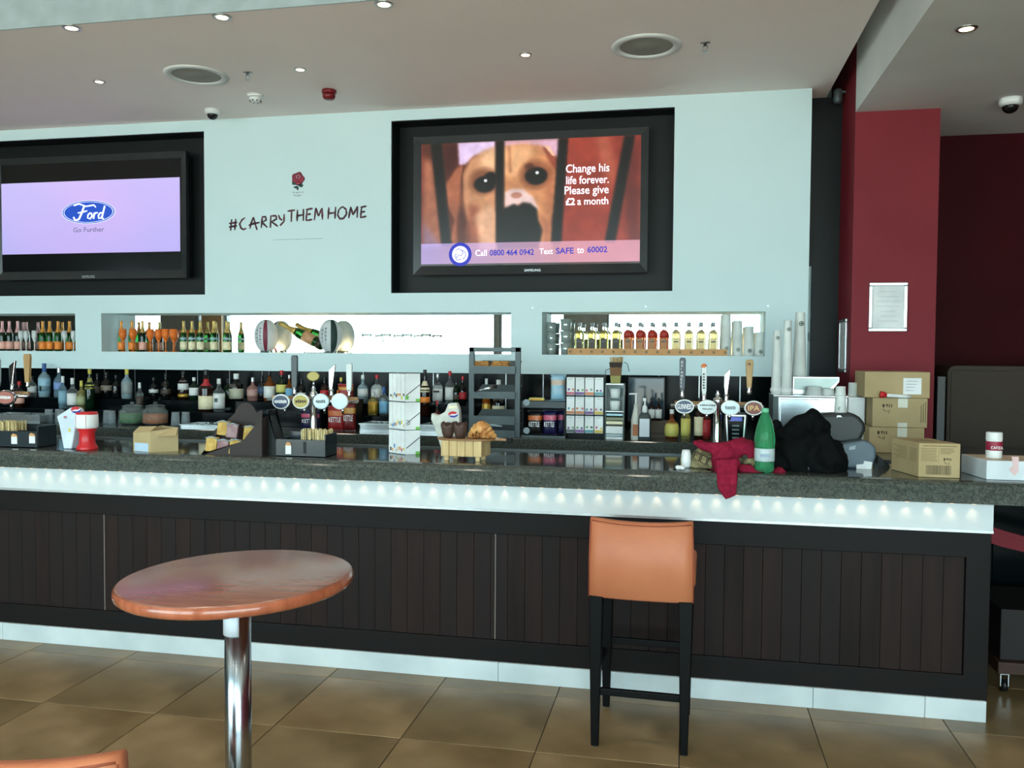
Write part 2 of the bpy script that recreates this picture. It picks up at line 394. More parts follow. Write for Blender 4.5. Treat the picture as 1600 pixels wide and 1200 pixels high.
# kick panel in sections
ks = [xs0, -3.9, -2.35, -.93, .62, 1.12, BX1-.005]
for a, b in zip(ks[:-1], ks[1:]):
    MB().box(a+.001, b-.001, 4.268, 4.30, .001, .10).build('kick_panel', kick_m, bar, bevel=.0015, seg=1)
MB().box(xs0, BX1-.01, 4.30, 4.85, .02, .10).build('plinth', black_m, bar)
# granite worktop with rounded front edge
pf = [(4.222, 1.024), (4.222, 1.096), (4.225, 1.104), (4.234, 1.113), (4.250, 1.121), (4.272, 1.125), (4.90, 1.125), (4.90, 1.024)]
top = MB().prism([(a, b) for a, b in pf], -5.6, 3.4, axis='x')
tag(top.build('bar_worktop', gran), 'polished dark grey speckled granite bar top with rounded front edge', 'worktop')
# LED pods under the granite overhang
led_m = mat('warm_led', (255, 214, 165), .5, emit=3)
ledt = thing('led_strip', 'row of small warm lights tucked under the granite edge shining on the white strip', 'light strip', (-2, 4.256, 1.02))
lx = 1.30; dat = bpy.data.lights.new('led_pod', 'SPOT'); dat.energy = .17; dat.color = (1, .72, .42); dat.spot_size = 1.2; dat.spot_blend = .9; dat.shadow_soft_size = .006
podm = MB().box(-.008, .008, -.003, .003, -.003, 0).build('x', led_m).data; bpy.data.objects.remove(bpy.data.objects['x'])
q = MB().box(-4.2, 1.35, 4.232, 4.248, 1.0230, 1.0238).build('led_track', alu, ledt)
while lx > -4.1:
    o = bpy.data.objects.new('led_pod', podm); COL.objects.link(o); o.parent = ledt; o.location = Vector((lx, 4.240, 1.0238))-ledt.location
    o = bpy.data.objects.new('led_lamp', dat); COL.objects.link(o); o.location = (lx, 4.254, 1.017); o.rotation_euler = (.22, 0, .0); o.parent = ledt; o.location = Vector((lx, 4.240, 1.018))-ledt.location
    lx -= .0955

# inner bar: steel rail behind the bar top, back counter with fridges
tag(MB().box(-5.6, 1.3, 4.905, 4.93, 1.05, 1.135).build('bar_back_rail', dgrey, bevel=.003), 'thin grey metal rail along the staff side of the granite bar top', 'rail')
CB = 1.14; CF = 5.5
tag(MB().box(-7.5, .9, CF, 6.645, CB-.085, CB).build('back_counter_worktop', gran, bevel=.006), 'dark granite back counter under the white wall carrying bottles and boxes', 'worktop')
bc = thing('under_counter_unit', 'black under-counter fridge units below the back counter', 'cabinet', (-2, 6, 0))
MB().box(-7.5, .9, 5.62, 6.6, 0, CB-.087).build('body', black_m, bc)
xx = -7.4
while xx < .5:
    d = MB().box(xx+.004, xx+.596, 5.59, 5.62, .12, CB-.12).build('door', black_g, bc, bevel=.003)
    MB().box(xx+.05, xx+.55, 5.57, 5.585, CB-.17, CB-.155).build('handle', alu, d)
    xx += .6
# stepped display under the splashback (left of the tray rack)
st = thing('bottle_step', 'black two-level step along the back counter that the spirit bottles stand on', 'shelf', (-4, 6.2, CB))
MB().box(-7.3, -1.50, 5.87, 6.03, CB, 1.235).build('lower_step', black_g, st, bevel=.003)
MB().box(-7.3, -1.50, 6.031, 6.45, CB, 1.3125).build('upper_step', black_g, st, bevel=.003)
T1, T2 = 1.235, 1.3125

# niche mirrors and lights
for (a, b), wh in zip(NICHES, ('left-hand niche with flutes', 'long middle niche with the rugby balls', 'right-hand niche with whisky bottles')):
    tag(MB().box(a, b, 6.401, 6.41, NZ0, NZ1).build('niche_mirror', mirror_m), 'mirror lining the back of the ' + wh, 'mirror', None)
    struct('trim_%d' % (11+NICHES.index((a, b))), MB().box(a+.002, b-.002, 6.182, 6.399, NZ0-.004, NZ0+.001), mat('niche_sill', (205, 212, 212), .35))
warm_pts = []

# ------------------------------------------------------------------ ceiling fittings
warm_lens = lens0
def downlight(px, py, Z, label, r=.045, energy=9):
    p = at(px, py, Z=Z)
    t = thing('downlight', label, 'light', (p.x, p.y, Z), 'recessed downlights')
    MB().lathe([(r*.78, -.001), (r*.80, -.006), (r*1.15, -.006), (r*1.2, -.003), (r*1.2, .0)], p, n=24).build('trim_ring', steel, t)
    MB().lathe([(.001, -.0045), (r*.77, -.0055), (r*.77, -.002)], p, n=20).build('lens', warm_lens, t)
    l = bpy.data.lights.new('downlight_lamp', 'SPOT'); l.energy = energy; l.color = (1, .84, .66); l.spot_size = 1.7; l.spot_blend = .8; l.shadow_soft_size = .03
    o = bpy.data.objects.new('downlight_lamp', l); COL.objects.link(o); o.parent = t; o.location = (0, 0, -.02)
for a in [(112, 43, ZR, 'recessed downlight by the raft front edge above the left television, leftmost of the front row'),
          (347, 26, ZR, 'recessed downlight by the raft front edge, middle of the front row'),
          (600, 6, ZR, 'recessed downlight by the raft front edge, rightmost of the front row'),
          (155, 127, ZR, 'small recessed downlight left of the large round ceiling speaker'),
          (469, 108, ZR, 'small recessed downlight above the red alarm sounder'),
          (821, 85, ZR, 'small recessed downlight above the dog television'),
          (1510, 44, ZB, 'recessed downlight in the lower grey ceiling at the far right')]:
    downlight(*a, r=(.042 if a[1] < 50 else .033))
spk_g = mat('speaker_grille', (160, 160, 150), .8, scale=300, c2=(130, 130, 122))
for px, py, lab in ((307, 117, 'large round flush ceiling speaker left of the small sprinkler'), (1010, 72, 'large round flush ceiling speaker above the right television')):
    p = at(px, py, Z=ZR)
    t = thing('ceiling_speaker', lab, 'speaker', (p.x, p.y, ZR), 'ceiling speakers')
    MB().lathe([(.155, -.001), (.157, -.010), (.185, -.012), (.205, -.006), (.205, -.0005)], p, n=40, cap=False).build('bezel', ceil_white, t)
    MB().lathe([(.001, -.009), (.05, -.0085), (.06, -.005), (.11, -.0045), (.155, -.003)], p, n=40, cap=False).build('grille', spk_g, t)
for px, py, lab in ((387, 113, 'small chrome sprinkler head beside the left ceiling speaker'), (1102, 67, 'small chrome sprinkler head beside the right ceiling speaker')):
    p = at(px, py, Z=ZR)
    t = thing('sprinkler_head', lab, 'sprinkler', (p.x, p.y, ZR), 'sprinkler heads')
    MB().lathe([(.03, 0), (.03, -.004), (.012, -.006), (.010, -.02)], p, n=18).build('escutcheon', steel, t)
    MB().tube([p+Vector((-.012, 0, -.018)), p+Vector((-.014, 0, -.035)), p+Vector((0, 0, -.048)), p+Vector((.014, 0, -.035)), p+Vector((.012, 0, -.018))], .0025, 6).build('frame', steel, t)
    MB().lathe([(.018, -.048), (.018, -.051), (.002, -.052)], p, n=12).build('deflector', steel, t)
p = at(399, 148, Z=ZR)
t = thing('smoke_detector', 'white round smoke detector on the ceiling between dome camera and red sounder', 'smoke detector', (p.x, p.y, ZR))
MB().lathe([(.058, 0), (.058, -.018), (.05, -.024)], p, n=28).build('base', whitep, t)
MB().lathe([(.044, -.024), (.044, -.032), (.04, -.046), (.02, -.052)], p, n=28).build('sensor_head', whitep, t)
q = MB()
for k in range(8):
    a = k*PI/4; q.box(p.x+.038*math.cos(a)-.004, p.x+.038*math.cos(a)+.004, p.y+.038*math.sin(a)-.004, p.y+.038*math.sin(a)+.004, ZR-.050, ZR-.042)
q.build('vents', print_dark, t)
p = at(514, 141, Z=ZR)
alm = mat('alarm_red', (120, 22, 30), .35)
t = thing('alarm_sounder', 'dark red round fire alarm sounder on the ceiling raft', 'alarm', (p.x, p.y, ZR))
MB().lathe([(.05, 0), (.05, -.02), (.046, -.024)], p, n=28).build('base', alm, t)
MB().lathe([(.042, -.024), (.044, -.045), (.036, -.062), (.01, -.066)], p, n=28).build('horn', alm, t)
def dome(px, py, Z, lab, s=1.):
    p = at(px, py, Z=Z)
    t = thing('dome_camera', lab, 'security camera', (p.x, p.y, Z), 'dome cameras')
    MB().lathe([(.062*s, 0), (.066*s, -.012*s), (.064*s, -.036*s), (.05*s, -.046*s)], p, n=32).build('housing', whitep, t)
    MB().lathe([(.047*s*math.cos(a), -.045*s-.045*s*math.sin(a)) for a in [k*PI/2/7 for k in range(8)]], p, n=28).build('dome', mat('smoked_dome', (16, 18, 20), .05), t)
dome(332, 171, ZR, 'white dome security camera with black lens by the left end of the white wall', .85)
dome(1579, 154, ZB, 'white dome security camera with black lens under the lower ceiling at far right')
# small bracket device at the raft's end corner
p = at(1303, 140, Y=6.30)
t = thing('wall_spotlight', 'small dark grey fitting in the gap at the end of the ceiling raft', 'light fitting', (1.0, 6.3, 3.45))
MB().lathe([(.02, 0), (.03, .02), (.03, .09), (.02, .1)], (1.0, 6.3, 3.43), n=16).build('body', dgrey, t)
MB().box(.985, 1.05, 6.29, 6.31, 3.50, 3.515).build('bracket', dgrey, t)

# ------------------------------------------------------------------ televisions
bez = mat('tv_bezel', (46, 50, 52), .25); bezd = mat('tv_back', (18, 20, 21), .3)
scr_black = mat('tv_glass_black', (16, 18, 20), .15)
def tv(label, x0, x1, z0, z1, Yf=6.22):
    t = thing('television', label, 'television', ((x0+x1)/2, Yf, z0), None)
    b = .055
    MB().box(x0+.02, x1-.02, Yf+.03, 6.355, z0+.02, z1-.02).build('back_housing', bezd, t)
    q = MB()
    o = [(x0, z0), (x1, z0), (x1, z1), (x0, z1)]; i = [(x0+b, z0+b*1.25), (x1-b, z0+b*1.25), (x1-b, z1-b*.9), (x0+b, z1-b*.9)]
    vs = [(a, Yf, c) for a, c in o] + [(a, Yf+.022, c) for a, c in i] + [(a, Yf+.04, c) for a, c in o]
    q.add(vs, [(0, 1, 5, 4), (1, 2, 6, 5), (2, 3, 7, 6), (3, 0, 4, 7), (0, 8, 9, 1), (1, 9, 10, 2), (2, 10, 11, 3), (3, 11, 8, 0)])
    q.build('bezel', bez, t)
    MB().box(x0+b-.002, x1-b+.002, Yf+.023, Yf+.035, z0+b*1.25-.002, z1-b*.9+.002).build('screen', scr_black, t)
    return t, (x0+b, x1-b, z0+b*1.25, z1-b*.9)
def tvrect(x0, x1, y0, y1, y0r=None, y1r=None, Y=6.22):
    a = at(x0, y1, Y=Y); b = at(x1, y0, Y=Y); return a.x, b.x, a.z, b.z
# right television: the dog appeal
a = at(645.6, 430, Y=6.22); b = at(1014, 198, Y=6.22)
tr, sc = tv('television on the right showing a sad tan dog behind dark bars with white lettering', a.x, b.x, a.z, b.z)
text('maker_lettering', 'SAMSUNG', alu, (a.x+b.x)/2-.02, (a.x+b.x)/2+.10, a.z+.018, a.z+.036, 6.2255, tr)
sx0, sx1, sz0, sz1 = sc
def pimg(N, Mh, fn): return fn(N, Mh)
def poly_mask(U, V, poly, soft=0):
    m = np.zeros(U.shape, bool); n = len(poly)
    for i in range(n):
        x1, y1 = poly[i]; x2, y2 = poly[(i+1) % n]
        c = ((y1 > V) != (y2 > V)) & (U < (x2-x1)*(V-y1)/((y2-y1) or 1e-9)+x1)
        m ^= c
    m = m.astype(float)
    if soft:
        for ax in (0, 1):
            k = soft; c = np.zeros_like(m)
            for d in range(-k, k+1): c += np.roll(m, d, ax)
            m = c/(2*k+1)
            c = np.zeros_like(m)
            for d in range(-k, k+1): c += np.roll(m, d, ax)
            m = c/(2*k+1)
    return m
def smooth_noise(shape, k, seed):
    r = np.random.RandomState(seed).rand(*shape)
    for _ in range(3):
        for ax in (0, 1):
            c = np.zeros_like(r)
            for d in range(-k, k+1): c += np.roll(r, d, ax)
            r = c/(2*k+1)
    r -= r.min(); r /= r.max(); return r
def dog_image(W, H):
    # coordinates: x 187..1340, y 240..880 of a close crop of the screen
    U, V = np.meshgrid(np.linspace(187, 1340, W), np.linspace(232, 882, H))
    I = np.zeros((H, W, 3))
    def over(mask, c): I[:] = I*(1-mask[..., None])+np.array(c, float)*mask[..., None]
    n1 = smooth_noise((H, W), 5, 1); n2 = smooth_noise((H, W), 2, 2); n3 = smooth_noise((H, W), 12, 5)
    over(np.ones((H, W)), (92, 44, 30))
    over(poly_mask(U, V, [(187, 300), (250, 330), (310, 770), (187, 770)], 5), (162, 98, 72))
    over(poly_mask(U, V, [(187, 640), (240, 700), (300, 780), (187, 780)], 5), (150, 110, 130))
    over(poly_mask(U, V, [(300, 230), (400, 230), (390, 360), (320, 440)], 5), (66, 24, 20))
    over(poly_mask(U, V, [(930, 200), (1345, 200), (1345, 900), (930, 900)], 3), (150, 56, 42))
    over(poly_mask(U, V, [(1100, 200), (1170, 200), (1220, 420), (1180, 520)], 6), (186, 92, 68))
    over(poly_mask(U, V, [(1240, 400), (1345, 200), (1345, 800), (1290, 760)], 8), (96, 34, 30))
    over(poly_mask(U, V, [(385, 225), (590, 225), (590, 320), (480, 300), (425, 350), (395, 350)], 2), (232, 205, 242))
    over(poly_mask(U, V, [(625, 225), (925, 215), (925, 330), (860, 300), (700, 262), (640, 290)], 3), (216, 170, 190))
    # ear
    over(poly_mask(U, V, [(425, 345), (380, 365), (318, 455), (330, 560), (372, 640), (350, 740), (380, 790), (430, 775), (445, 640), (430, 480)], 2), (166, 96, 66))
    over(poly_mask(U, V, [(425, 400), (405, 470), (400, 560), (380, 660), (385, 780), (432, 780), (447, 640), (425, 520)], 3), (84, 40, 28)); over(poly_mask(U, V, [(418, 350), (428, 350), (416, 420), (420, 500), (440, 600), (444, 660), (430, 620), (408, 500), (404, 420)], 1), (66, 30, 22))
    # face left
    over(poly_mask(U, V, [(592, 262), (520, 282), (455, 320), (415, 400), (415, 520), (430, 610), (470, 690), (500, 800), (600, 800)], 3), (206, 146, 104))
    over(poly_mask(U, V, [(592, 262), (530, 290), (500, 340), (540, 390), (592, 390)], 5), (232, 184, 140))
    over(poly_mask(U, V, [(440, 560), (500, 560), (520, 700), (500, 800), (450, 800)], 5), (150, 84, 60))
    over(poly_mask(U, V, [(480, 620), (560, 560), (598, 600), (598, 800), (520, 800)], 5), (222, 170, 134))
    # face right
    over(poly_mask(U, V, [(632, 262), (740, 250), (830, 262), (890, 320), (915, 420), (912, 560), (885, 640), (892, 800), (820, 800), (632, 800)], 3), (210, 142, 94))
    over(poly_mask(U, V, [(632, 262), (760, 262), (800, 300), (740, 350), (700, 420), (640, 420)], 5), (234, 176, 126))
    over(poly_mask(U, V, [(870, 330), (915, 400), (912, 600), (860, 640), (850, 480)], 6), (182, 112, 74))
    over(poly_mask(U, V, [(835, 268), (870, 275), (912, 340), (912, 400), (880, 360)], 2), (140, 66, 46))
    over(poly_mask(U, V, [(840, 262), (872, 268), (905, 320), (890, 320)], 1), (240, 190, 160))
    over(poly_mask(U, V, [(655, 260), (668, 262), (676, 400), (662, 400)], 2), (176, 112, 76))
    def el(cx, cy, rx, ry, s=1.): return np.clip((1-((U-cx)/rx)**2-((V-cy)/ry)**2)*s, 0, 1)
    over(el(525, 440, 95, 85, 1.5)*.7, (110, 56, 34)); over(el(803, 412, 100, 90, 1.5)*.7, (110, 56, 34))
    over(el(533, 455, 66, 50, 2.), (12, 8, 8)); over(el(565, 425, 44, 40, 1.6), (12, 8, 8)); over(el(805, 420, 66, 52, 2.2), (12, 8, 8)); over(el(770, 372, 34, 26, 1.)*.8, (60, 28, 16))
    over(el(537, 436, 9, 9, 3), (235, 240, 240)); over(el(810, 404, 10, 9, 3), (235, 240, 240))
    over(poly_mask(U, V, [(638, 500), (680, 482), (740, 488), (790, 530), (822, 600), (790, 590), (740, 560), (640, 585)], 2), (240, 206, 200))
    over(el(702, 518, 34, 18, 2), (206, 140, 120))
    over(poly_mask(U, V, [(600, 590), (650, 580), (690, 562), (712, 574), (735, 556), (775, 562), (810, 590), (818, 650), (842, 700), (820, 800), (600, 800)], 2), (10, 10, 10))
    over(poly_mask(U, V, [(820, 620), (882, 660), (880, 800), (850, 800), (845, 700)], 4), (170, 104, 74))
    I *= (.88+.24*n1[..., None])*(.94+.12*n2[..., None])
    I *= (.92+.16*n3[..., None])
    # bars
    for pl in ([(238, 230), (298, 230), (352, 775), (300, 775)], [(588, 225), (634, 225), (637, 775), (596, 775)],
               [(922, 200), (972, 200), (938, 775), (886, 775)], [(1262, 195), (1316, 195), (1215, 775), (1162, 775)]):
        over(poly_mask(U, V, pl, 2), (13, 10, 11))
    # banner
    bn = poly_mask(U, V, [(187, 762), (1341, 762), (1341, 872), (187, 872)], 0)
    tcol = np.clip((U-187)/700, 0, 1)[..., None]
    bc = np.array([178, 164, 236])*(1-tcol)+np.array([214, 160, 186])*tcol
    I[:] = np.where(bn[..., None] > .5, bc*.82+I*.25, I)
    dk = poly_mask(U, V, [(187, 872), (1341, 872), (1341, 900), (187, 900)], 0)
    I[:] = np.where(dk[..., None] > .5, I*.35+np.array([14, 18, 20]), I)
    return np.clip(I, 0, 255)
def screen_mesh(name, x0, x1, z0, z1, Y, W, H, img, parent, m):
    vs = [(x0+(x1-x0)*i/W, Y, z1+(z0-z1)*j/H) for j in range(H+1) for i in range(W+1)]
    fs = [(j*(W+1)+i, (j+1)*(W+1)+i, (j+1)*(W+1)+i+1, j*(W+1)+i+1) for j in range(H) for i in range(W)]
    me = bpy.data.meshes.new(name); me.from_pydata(vs, [], fs)
    ca = me.color_attributes.new('Col', 'FLOAT_COLOR', 'POINT')
    v = img/255.; v = np.where(v <= .04045, v/12.92, ((v+.055)/1.055)**2.4)
    rgba = np.ones(((H+1)*(W+1), 4)); rgba[:, :3] = v.reshape(-1, 3)
    ca.data.foreach_set('color', rgba.ravel().astype(np.float32)); me.materials.append(m)
    o = bpy.data.objects.new(name, me); COL.objects.link(o); par(o, parent); return o
scrm = vcol_emit('lit_screen', 1.05)
Wd, Hd = 400, 226
screen_mesh('picture', sx0, sx1, sz0, sz1, 6.2425, Wd, Hd, dog_image(Wd+1, Hd+1), tr, scrm)
tw = mat('screen_text_white', (244, 236, 250), .5, emit=1.0); tb = mat('screen_text_blue', (30, 34, 150), .5, emit=1.0)
def scr(u, v):      # u,v in crop coordinates -> x,z on the right screen
    return sx0+(sx1-sx0)*(u-187)/1153, sz1-(sz1-sz0)*(v-232)/650
def stext(body, m, u0, u1, v0, v1, bold=.01):
    xa, za = scr(u0, v1); xb, zb = scr(u1, v0); text('screen_lettering', body, m, xa, xb, za, zb, 6.2412, tr, bold=bold)
stext('Change his', tw, 960, 1182, 368, 424); stext('life forever.', tw, 962, 1180, 428, 470); stext('Please give', tw, 954, 1180, 480, 535)
stext('£2', tw, 960, 1008, 540, 578, .03); stext('a month', tw, 1020, 1178, 540, 578)
stext('Call', tw, 484, 546, 800, 832); stext('0800 464 0942', tb, 562, 797, 800, 832, .02); stext('Text', tw, 826, 896, 798, 828); stext('SAFE', tb, 912, 1004, 796, 828, .02)
stext('to', tw, 1022, 1056, 798, 826); stext('60002', tb, 1074, 1176, 792, 824, .02)
cx, cz = scr(402, 822); k = (sx1-sx0)/1153
MB().lathe([(62*k, 0), (62*k, .0015)], (0, 0, 0), n=40)
def disc(name, cx, cz, Y, rx, rz, m, parent, n=36, th=.001):
    return MB().prism([(cx+rx*math.cos(2*PI*i/n), cz+rz*math.sin(2*PI*i/n)) for i in range(n)], Y, Y+th).build(name, m, parent)
disc('charity_roundel', cx, cz, 6.2410, 62*k, 62*k, tb, tr); disc('roundel_centre', cx, cz, 6.2402, 44*k, 44*k, mat('screen_pale', (206, 204, 240), .5, emit=1), tr)
q = MB()
for pts in ([(-25, 20), (-10, 30), (10, 22), (16, 5), (4, -8), (-8, -2), (-20, -18)], [(10, 22), (28, 10), (30, -10), (14, -28)], [(-20, 5), (-30, -8), (-16, -30), (4, -26)]):
    q.tube([(cx+a*k, 6.2398, cz+b*k) for a, b in pts], 1.6*k, 5)
q.build('roundel_outline', tb, tr)
# left television
a = at(-150, 437, Y=6.22); b = at(290, 235, Y=6.22); tlx0 = at(0, 300, Y=6.22).x-.062
tl, sc = tv('television on the left showing a pale lilac picture with a blue oval badge', tlx0, b.x, at(150, 436, Y=6.22).z, at(280, 236, Y=6.22).z)
L0 = at(0, 396, Y=6.24); L1 = at(280.5, 277, Y=6.24); L0.z = (at(0, 397.5, Y=6.24).z+at(280, 393, Y=6.24).z)/2; L1.z = (at(0, 287, Y=6.24).z+at(280, 277, Y=6.24).z)/2
fx0 = sc[0]+.002; W2, H2 = 120, 60
U, V = np.meshgrid(np.linspace(0, 1, W2+1), np.linspace(0, 1, H2+1))
img = np.stack([206-14*V+8*smooth_noise(U.shape, 10, 3)-22*np.abs(U-.55), 190-12*V-4*U, 246+0*U-6*V], -1)
screen_mesh('picture', L0.x, L1.x, L0.z, L1.z, 6.2425, W2, H2, img, tl, scrm)
pz = lambda px, py: at(px, py, Y=6.2405)
c0 = pz(138, 331.5); rx = (pz(180, 331).x-pz(96.5, 331).x)/2; rz = (pz(138, 313).z-pz(138, 350).z)/2
fb = mat('badge_blue', (22, 62, 158), .4, emit=1.); fs_ = mat('badge_silver', (190, 196, 220), .4, emit=1.)
disc('oval_badge', c0.x, c0.z, 6.2412, rx, rz, fs_, tl); disc('oval_badge_ring', c0.x, c0.z, 6.2406, rx*.97, rz*.95, fb, tl); disc('oval_badge_line', c0.x, c0.z, 6.2401, rx*.93, rz*.88, fs_, tl); disc('oval_badge_centre', c0.x, c0.z, 6.2396, rx*.90, rz*.84, fb, tl)
wsc = mat('badge_white', (226, 232, 246), .4, emit=1.)
def stroke(q, pts, r, Y): q.tube([(x, Y, z) for x, z in pts], r, 5)
q = MB(); sw = .0052
def FP(u, v): return (c0.x+(u-368)/370*3.45*mpp(138, 6.24)*.0+ (u-368)*mpp(138, 6.24)*.375, c0.z-(v-883)*mpp(138, 6.24)*.375)
for pts, r in (([(310, 858), (330, 852), (360, 862), (392, 858), (400, 866)], .007), ([(352, 862), (342, 885), (330, 908), (314, 912), (308, 900)], .009), ([(326, 885), (350, 882), (364, 878)], .006),
               ([(378, 886), (368, 892), (366, 904), (376, 908), (384, 898), (382, 888), (376, 886)], .007), ([(394, 886), (390, 908)], .008), ([(393, 893), (400, 886), (408, 887)], .007),
               ([(428, 888), (418, 887), (410, 897), (412, 907), (420, 906), (428, 896)], .007), ([(437, 862), (430, 886), (424, 906), (432, 909)], .008)):
    q.tube([(*[FP(u, v)[0]], 6.2385, FP(u, v)[1]) for u, v in pts], [r*.9]*len(pts), 6)
q.build('script_lettering', wsc, tl)
a = pz(114.5, 363); b = pz(162.5, 354.5)
text('screen_lettering', 'Go Further', mat('screen_text_grey', (92, 88, 120), .5, emit=1), a.x, b.x, a.z, b.z, 6.2405, tl, bold=.01)
a = at(128, 434.5, Y=6.222); b = at(148, 430, Y=6.222); text('maker_lettering', 'SAMSUNG', alu, a.x, b.x, a.z, b.z, 6.2215, tl)
a = at(0, 430, Y=6.24)

# ------------------------------------------------------------------ painted wall lettering and rose emblem
ink = mat('lettering_dark_maroon', (66, 32, 44), .6, scale=30, c2=(110, 60, 70), lo=.3, hi=.5)
def zp(u, v):       # crop (1600/260 px) -> photo px
    return 340+u/6.154, 250+v/6.154
let = thing('wall_lettering', 'hand-brushed dark lettering painted across the white wall between the televisions', 'lettering', at(465, 340, Y=6.178))
STR = {
 '#': [[(135, 570), (125, 680)], [(175, 565), (165, 675)], [(110, 610), (190, 600)], [(108, 645), (188, 632)]],
 'C': [[(265, 555), (235, 575), (212, 615), (225, 655), (250, 670), (275, 655)]],
 'A': [[(345, 550), (325, 600), (310, 660)], [(345, 550), (360, 610), (380, 675)], [(298, 630), (345, 612), (405, 600)]],
 'R': [[(430, 545), (420, 655)], [(425, 548), (460, 545), (468, 575), (425, 605)], [(430, 603), (478, 648)]],
 'R2': [[(512, 540), (508, 652)], [(505, 540), (560, 535), (568, 565), (515, 598)], [(520, 595), (580, 638)]],
 'Y': [[(585, 530), (600, 565), (622, 580)], [(640, 520), (638, 590), (600, 632)]],
 'T': [[(672, 492), (745, 482)], [(712, 490), (708, 595)]],
 'H': [[(768, 478), (764, 590)], [(826, 470), (824, 585)], [(755, 540), (828, 525)]],
 'E': [[(862, 475), (850, 580)], [(850, 478), (915, 465)], [(855, 525), (898, 518)], [(848, 582), (912, 572)]],
 'M': [[(945, 460), (930, 580)], [(945, 460), (970, 540)], [(970, 540), (1005, 462)], [(1005, 462), (1008, 575)]],
 'H2': [[(1070, 455), (1062, 568)], [(1135, 450), (1128, 565)], [(1065, 515), (1132, 505)]],
 'O': [[(1190, 455), (1165, 480), (1155, 530), (1175, 565), (1210, 562), (1240, 520), (1235, 475), (1205, 450), (1185, 458)]],
 'M2': [[(1280, 450), (1260, 560)], [(1280, 450), (1302, 530)], [(1302, 530), (1345, 445)], [(1345, 445), (1342, 555)]],
 'E2': [[(1385, 450), (1375, 555)], [(1375, 455), (1432, 443)], [(1378, 502), (1420, 495)], [(1372, 555), (1432, 540)]]}
for kx, strokes in STR.items():
    q = MB()
    for s_ in strokes:
        P = []
        for u, v in s_:
            px, py = zp(u, v); P.append(at(px, py, Y=6.179))
        pts = []
        for i in range(len(P)-1):
            for t_ in (0, .33, .66): pts.append(P[i].lerp(P[i+1], t_))
        pts.append(P[-1]); n = len(pts); vs = []
        for i, p in enumerate(pts):
            tt = (pts[min(i+1, n-1)]-pts[max(i-1, 0)]).normalized(); nn = Vector((-tt.z, 0, tt.x))
            wv = (.0078*(1-.35*abs(2*i/(n-1)-1)**2))*(1+.18*math.sin(i*2.3+len(kx)*5+p.x*60))
            vs += [p+nn*wv, p-nn*wv]
        m0 = [(2*i, 2*i+1, 2*i+3, 2*i+2) for i in range(n-1)]
        q.add([(v.x, 6.1795, v.z) for v in vs]+[(v.x, 6.1785, v.z) for v in vs], m0+[tuple(2*n+i for i in f[::-1]) for f in m0])
    q.build('letter', ink, let)
# emblem
em = thing('rose_emblem', 'small red rose emblem with green leaves printed on the white wall', 'emblem', at(465, 290, Y=6.178))
rr_, rd_, gr_ = mat('rose_red', (156, 44, 66), .6), mat('rose_dark', (70, 26, 40), .6), mat('leaf_dark_green', (30, 74, 66), .6)
def W(u, v, Y=6.179): px, py = zp(u, v); p = at(px, py, Y=Y); return p
def blob(name, u, v, ru, rv, m, Y, n=14, lob=0, ph=0):
    c = W(u, v); s = mpp(465, 6.18)/6.154; pts = []
    for i in range(n*2):
        a = PI*i/n; k = 1+lob*math.cos(5*a+ph); pts.append((c.x+ru*s*k*math.cos(a), c.z+rv*s*k*math.sin(a)))
    return MB().prism(pts, Y, Y+.0008).build(name, m, em)
blob('rose_back', 773, 182, 60, 60, rd_, 6.1792, lob=.09)
blob('petal', 773, 178, 52, 50, rr_, 6.1784, lob=.1)
for u, v in ((745, 205), (800, 205), (773, 225)): blob('petal', u, v-6, 24, 16, rr_, 6.1776, lob=.06)
blob('rose_heart', 775, 158, 32, 24, rd_, 6.1776, lob=.12, ph=1); blob('petal', 775, 160, 24, 17, mat('rose_pink', (190, 110, 130), .6), 6.1768, lob=.15); blob('rose_heart', 776, 160, 10, 8, rd_, 6.176)
for u, v, a, b in ((735, 225, 20, 14), (805, 245, 18, 16), (755, 262, 22, 10), (770, 275, 10, 14), (790, 236, 10, 18)): blob('leaf', u, v, a, b, gr_, 6.1778, lob=.15)
a, b = W(722, 322), W(826, 302); text('emblem_lettering', 'England', print_grey, a.x, b.x, a.z, b.z, 6.1788, em)
a, b = W(735, 352), W(808, 330); text('emblem_lettering', 'Rugby', print_grey, a.x, b.x, a.z, b.z, 6.1788, em)
a, b = W(535, 770), W(1010, 758)
ln = thing('wall_rule', 'thin faint grey line printed on the wall under the brushed lettering', 'line', (a.x, 6.178, a.z))
q = MB(); n = 2
q.prism([(a.x, a.z), (b.x, b.z+.001), (b.x, b.z+.005), (a.x, a.z+.003)], 6.178, 6.1795).build('line', mat('rule_grey', (150, 176, 180), .6), ln)
c = W(770, 763); disc('dot', c.x, c.z, 6.1772, .006, .004, mat('rule_grey', (0, 0, 0)), ln)

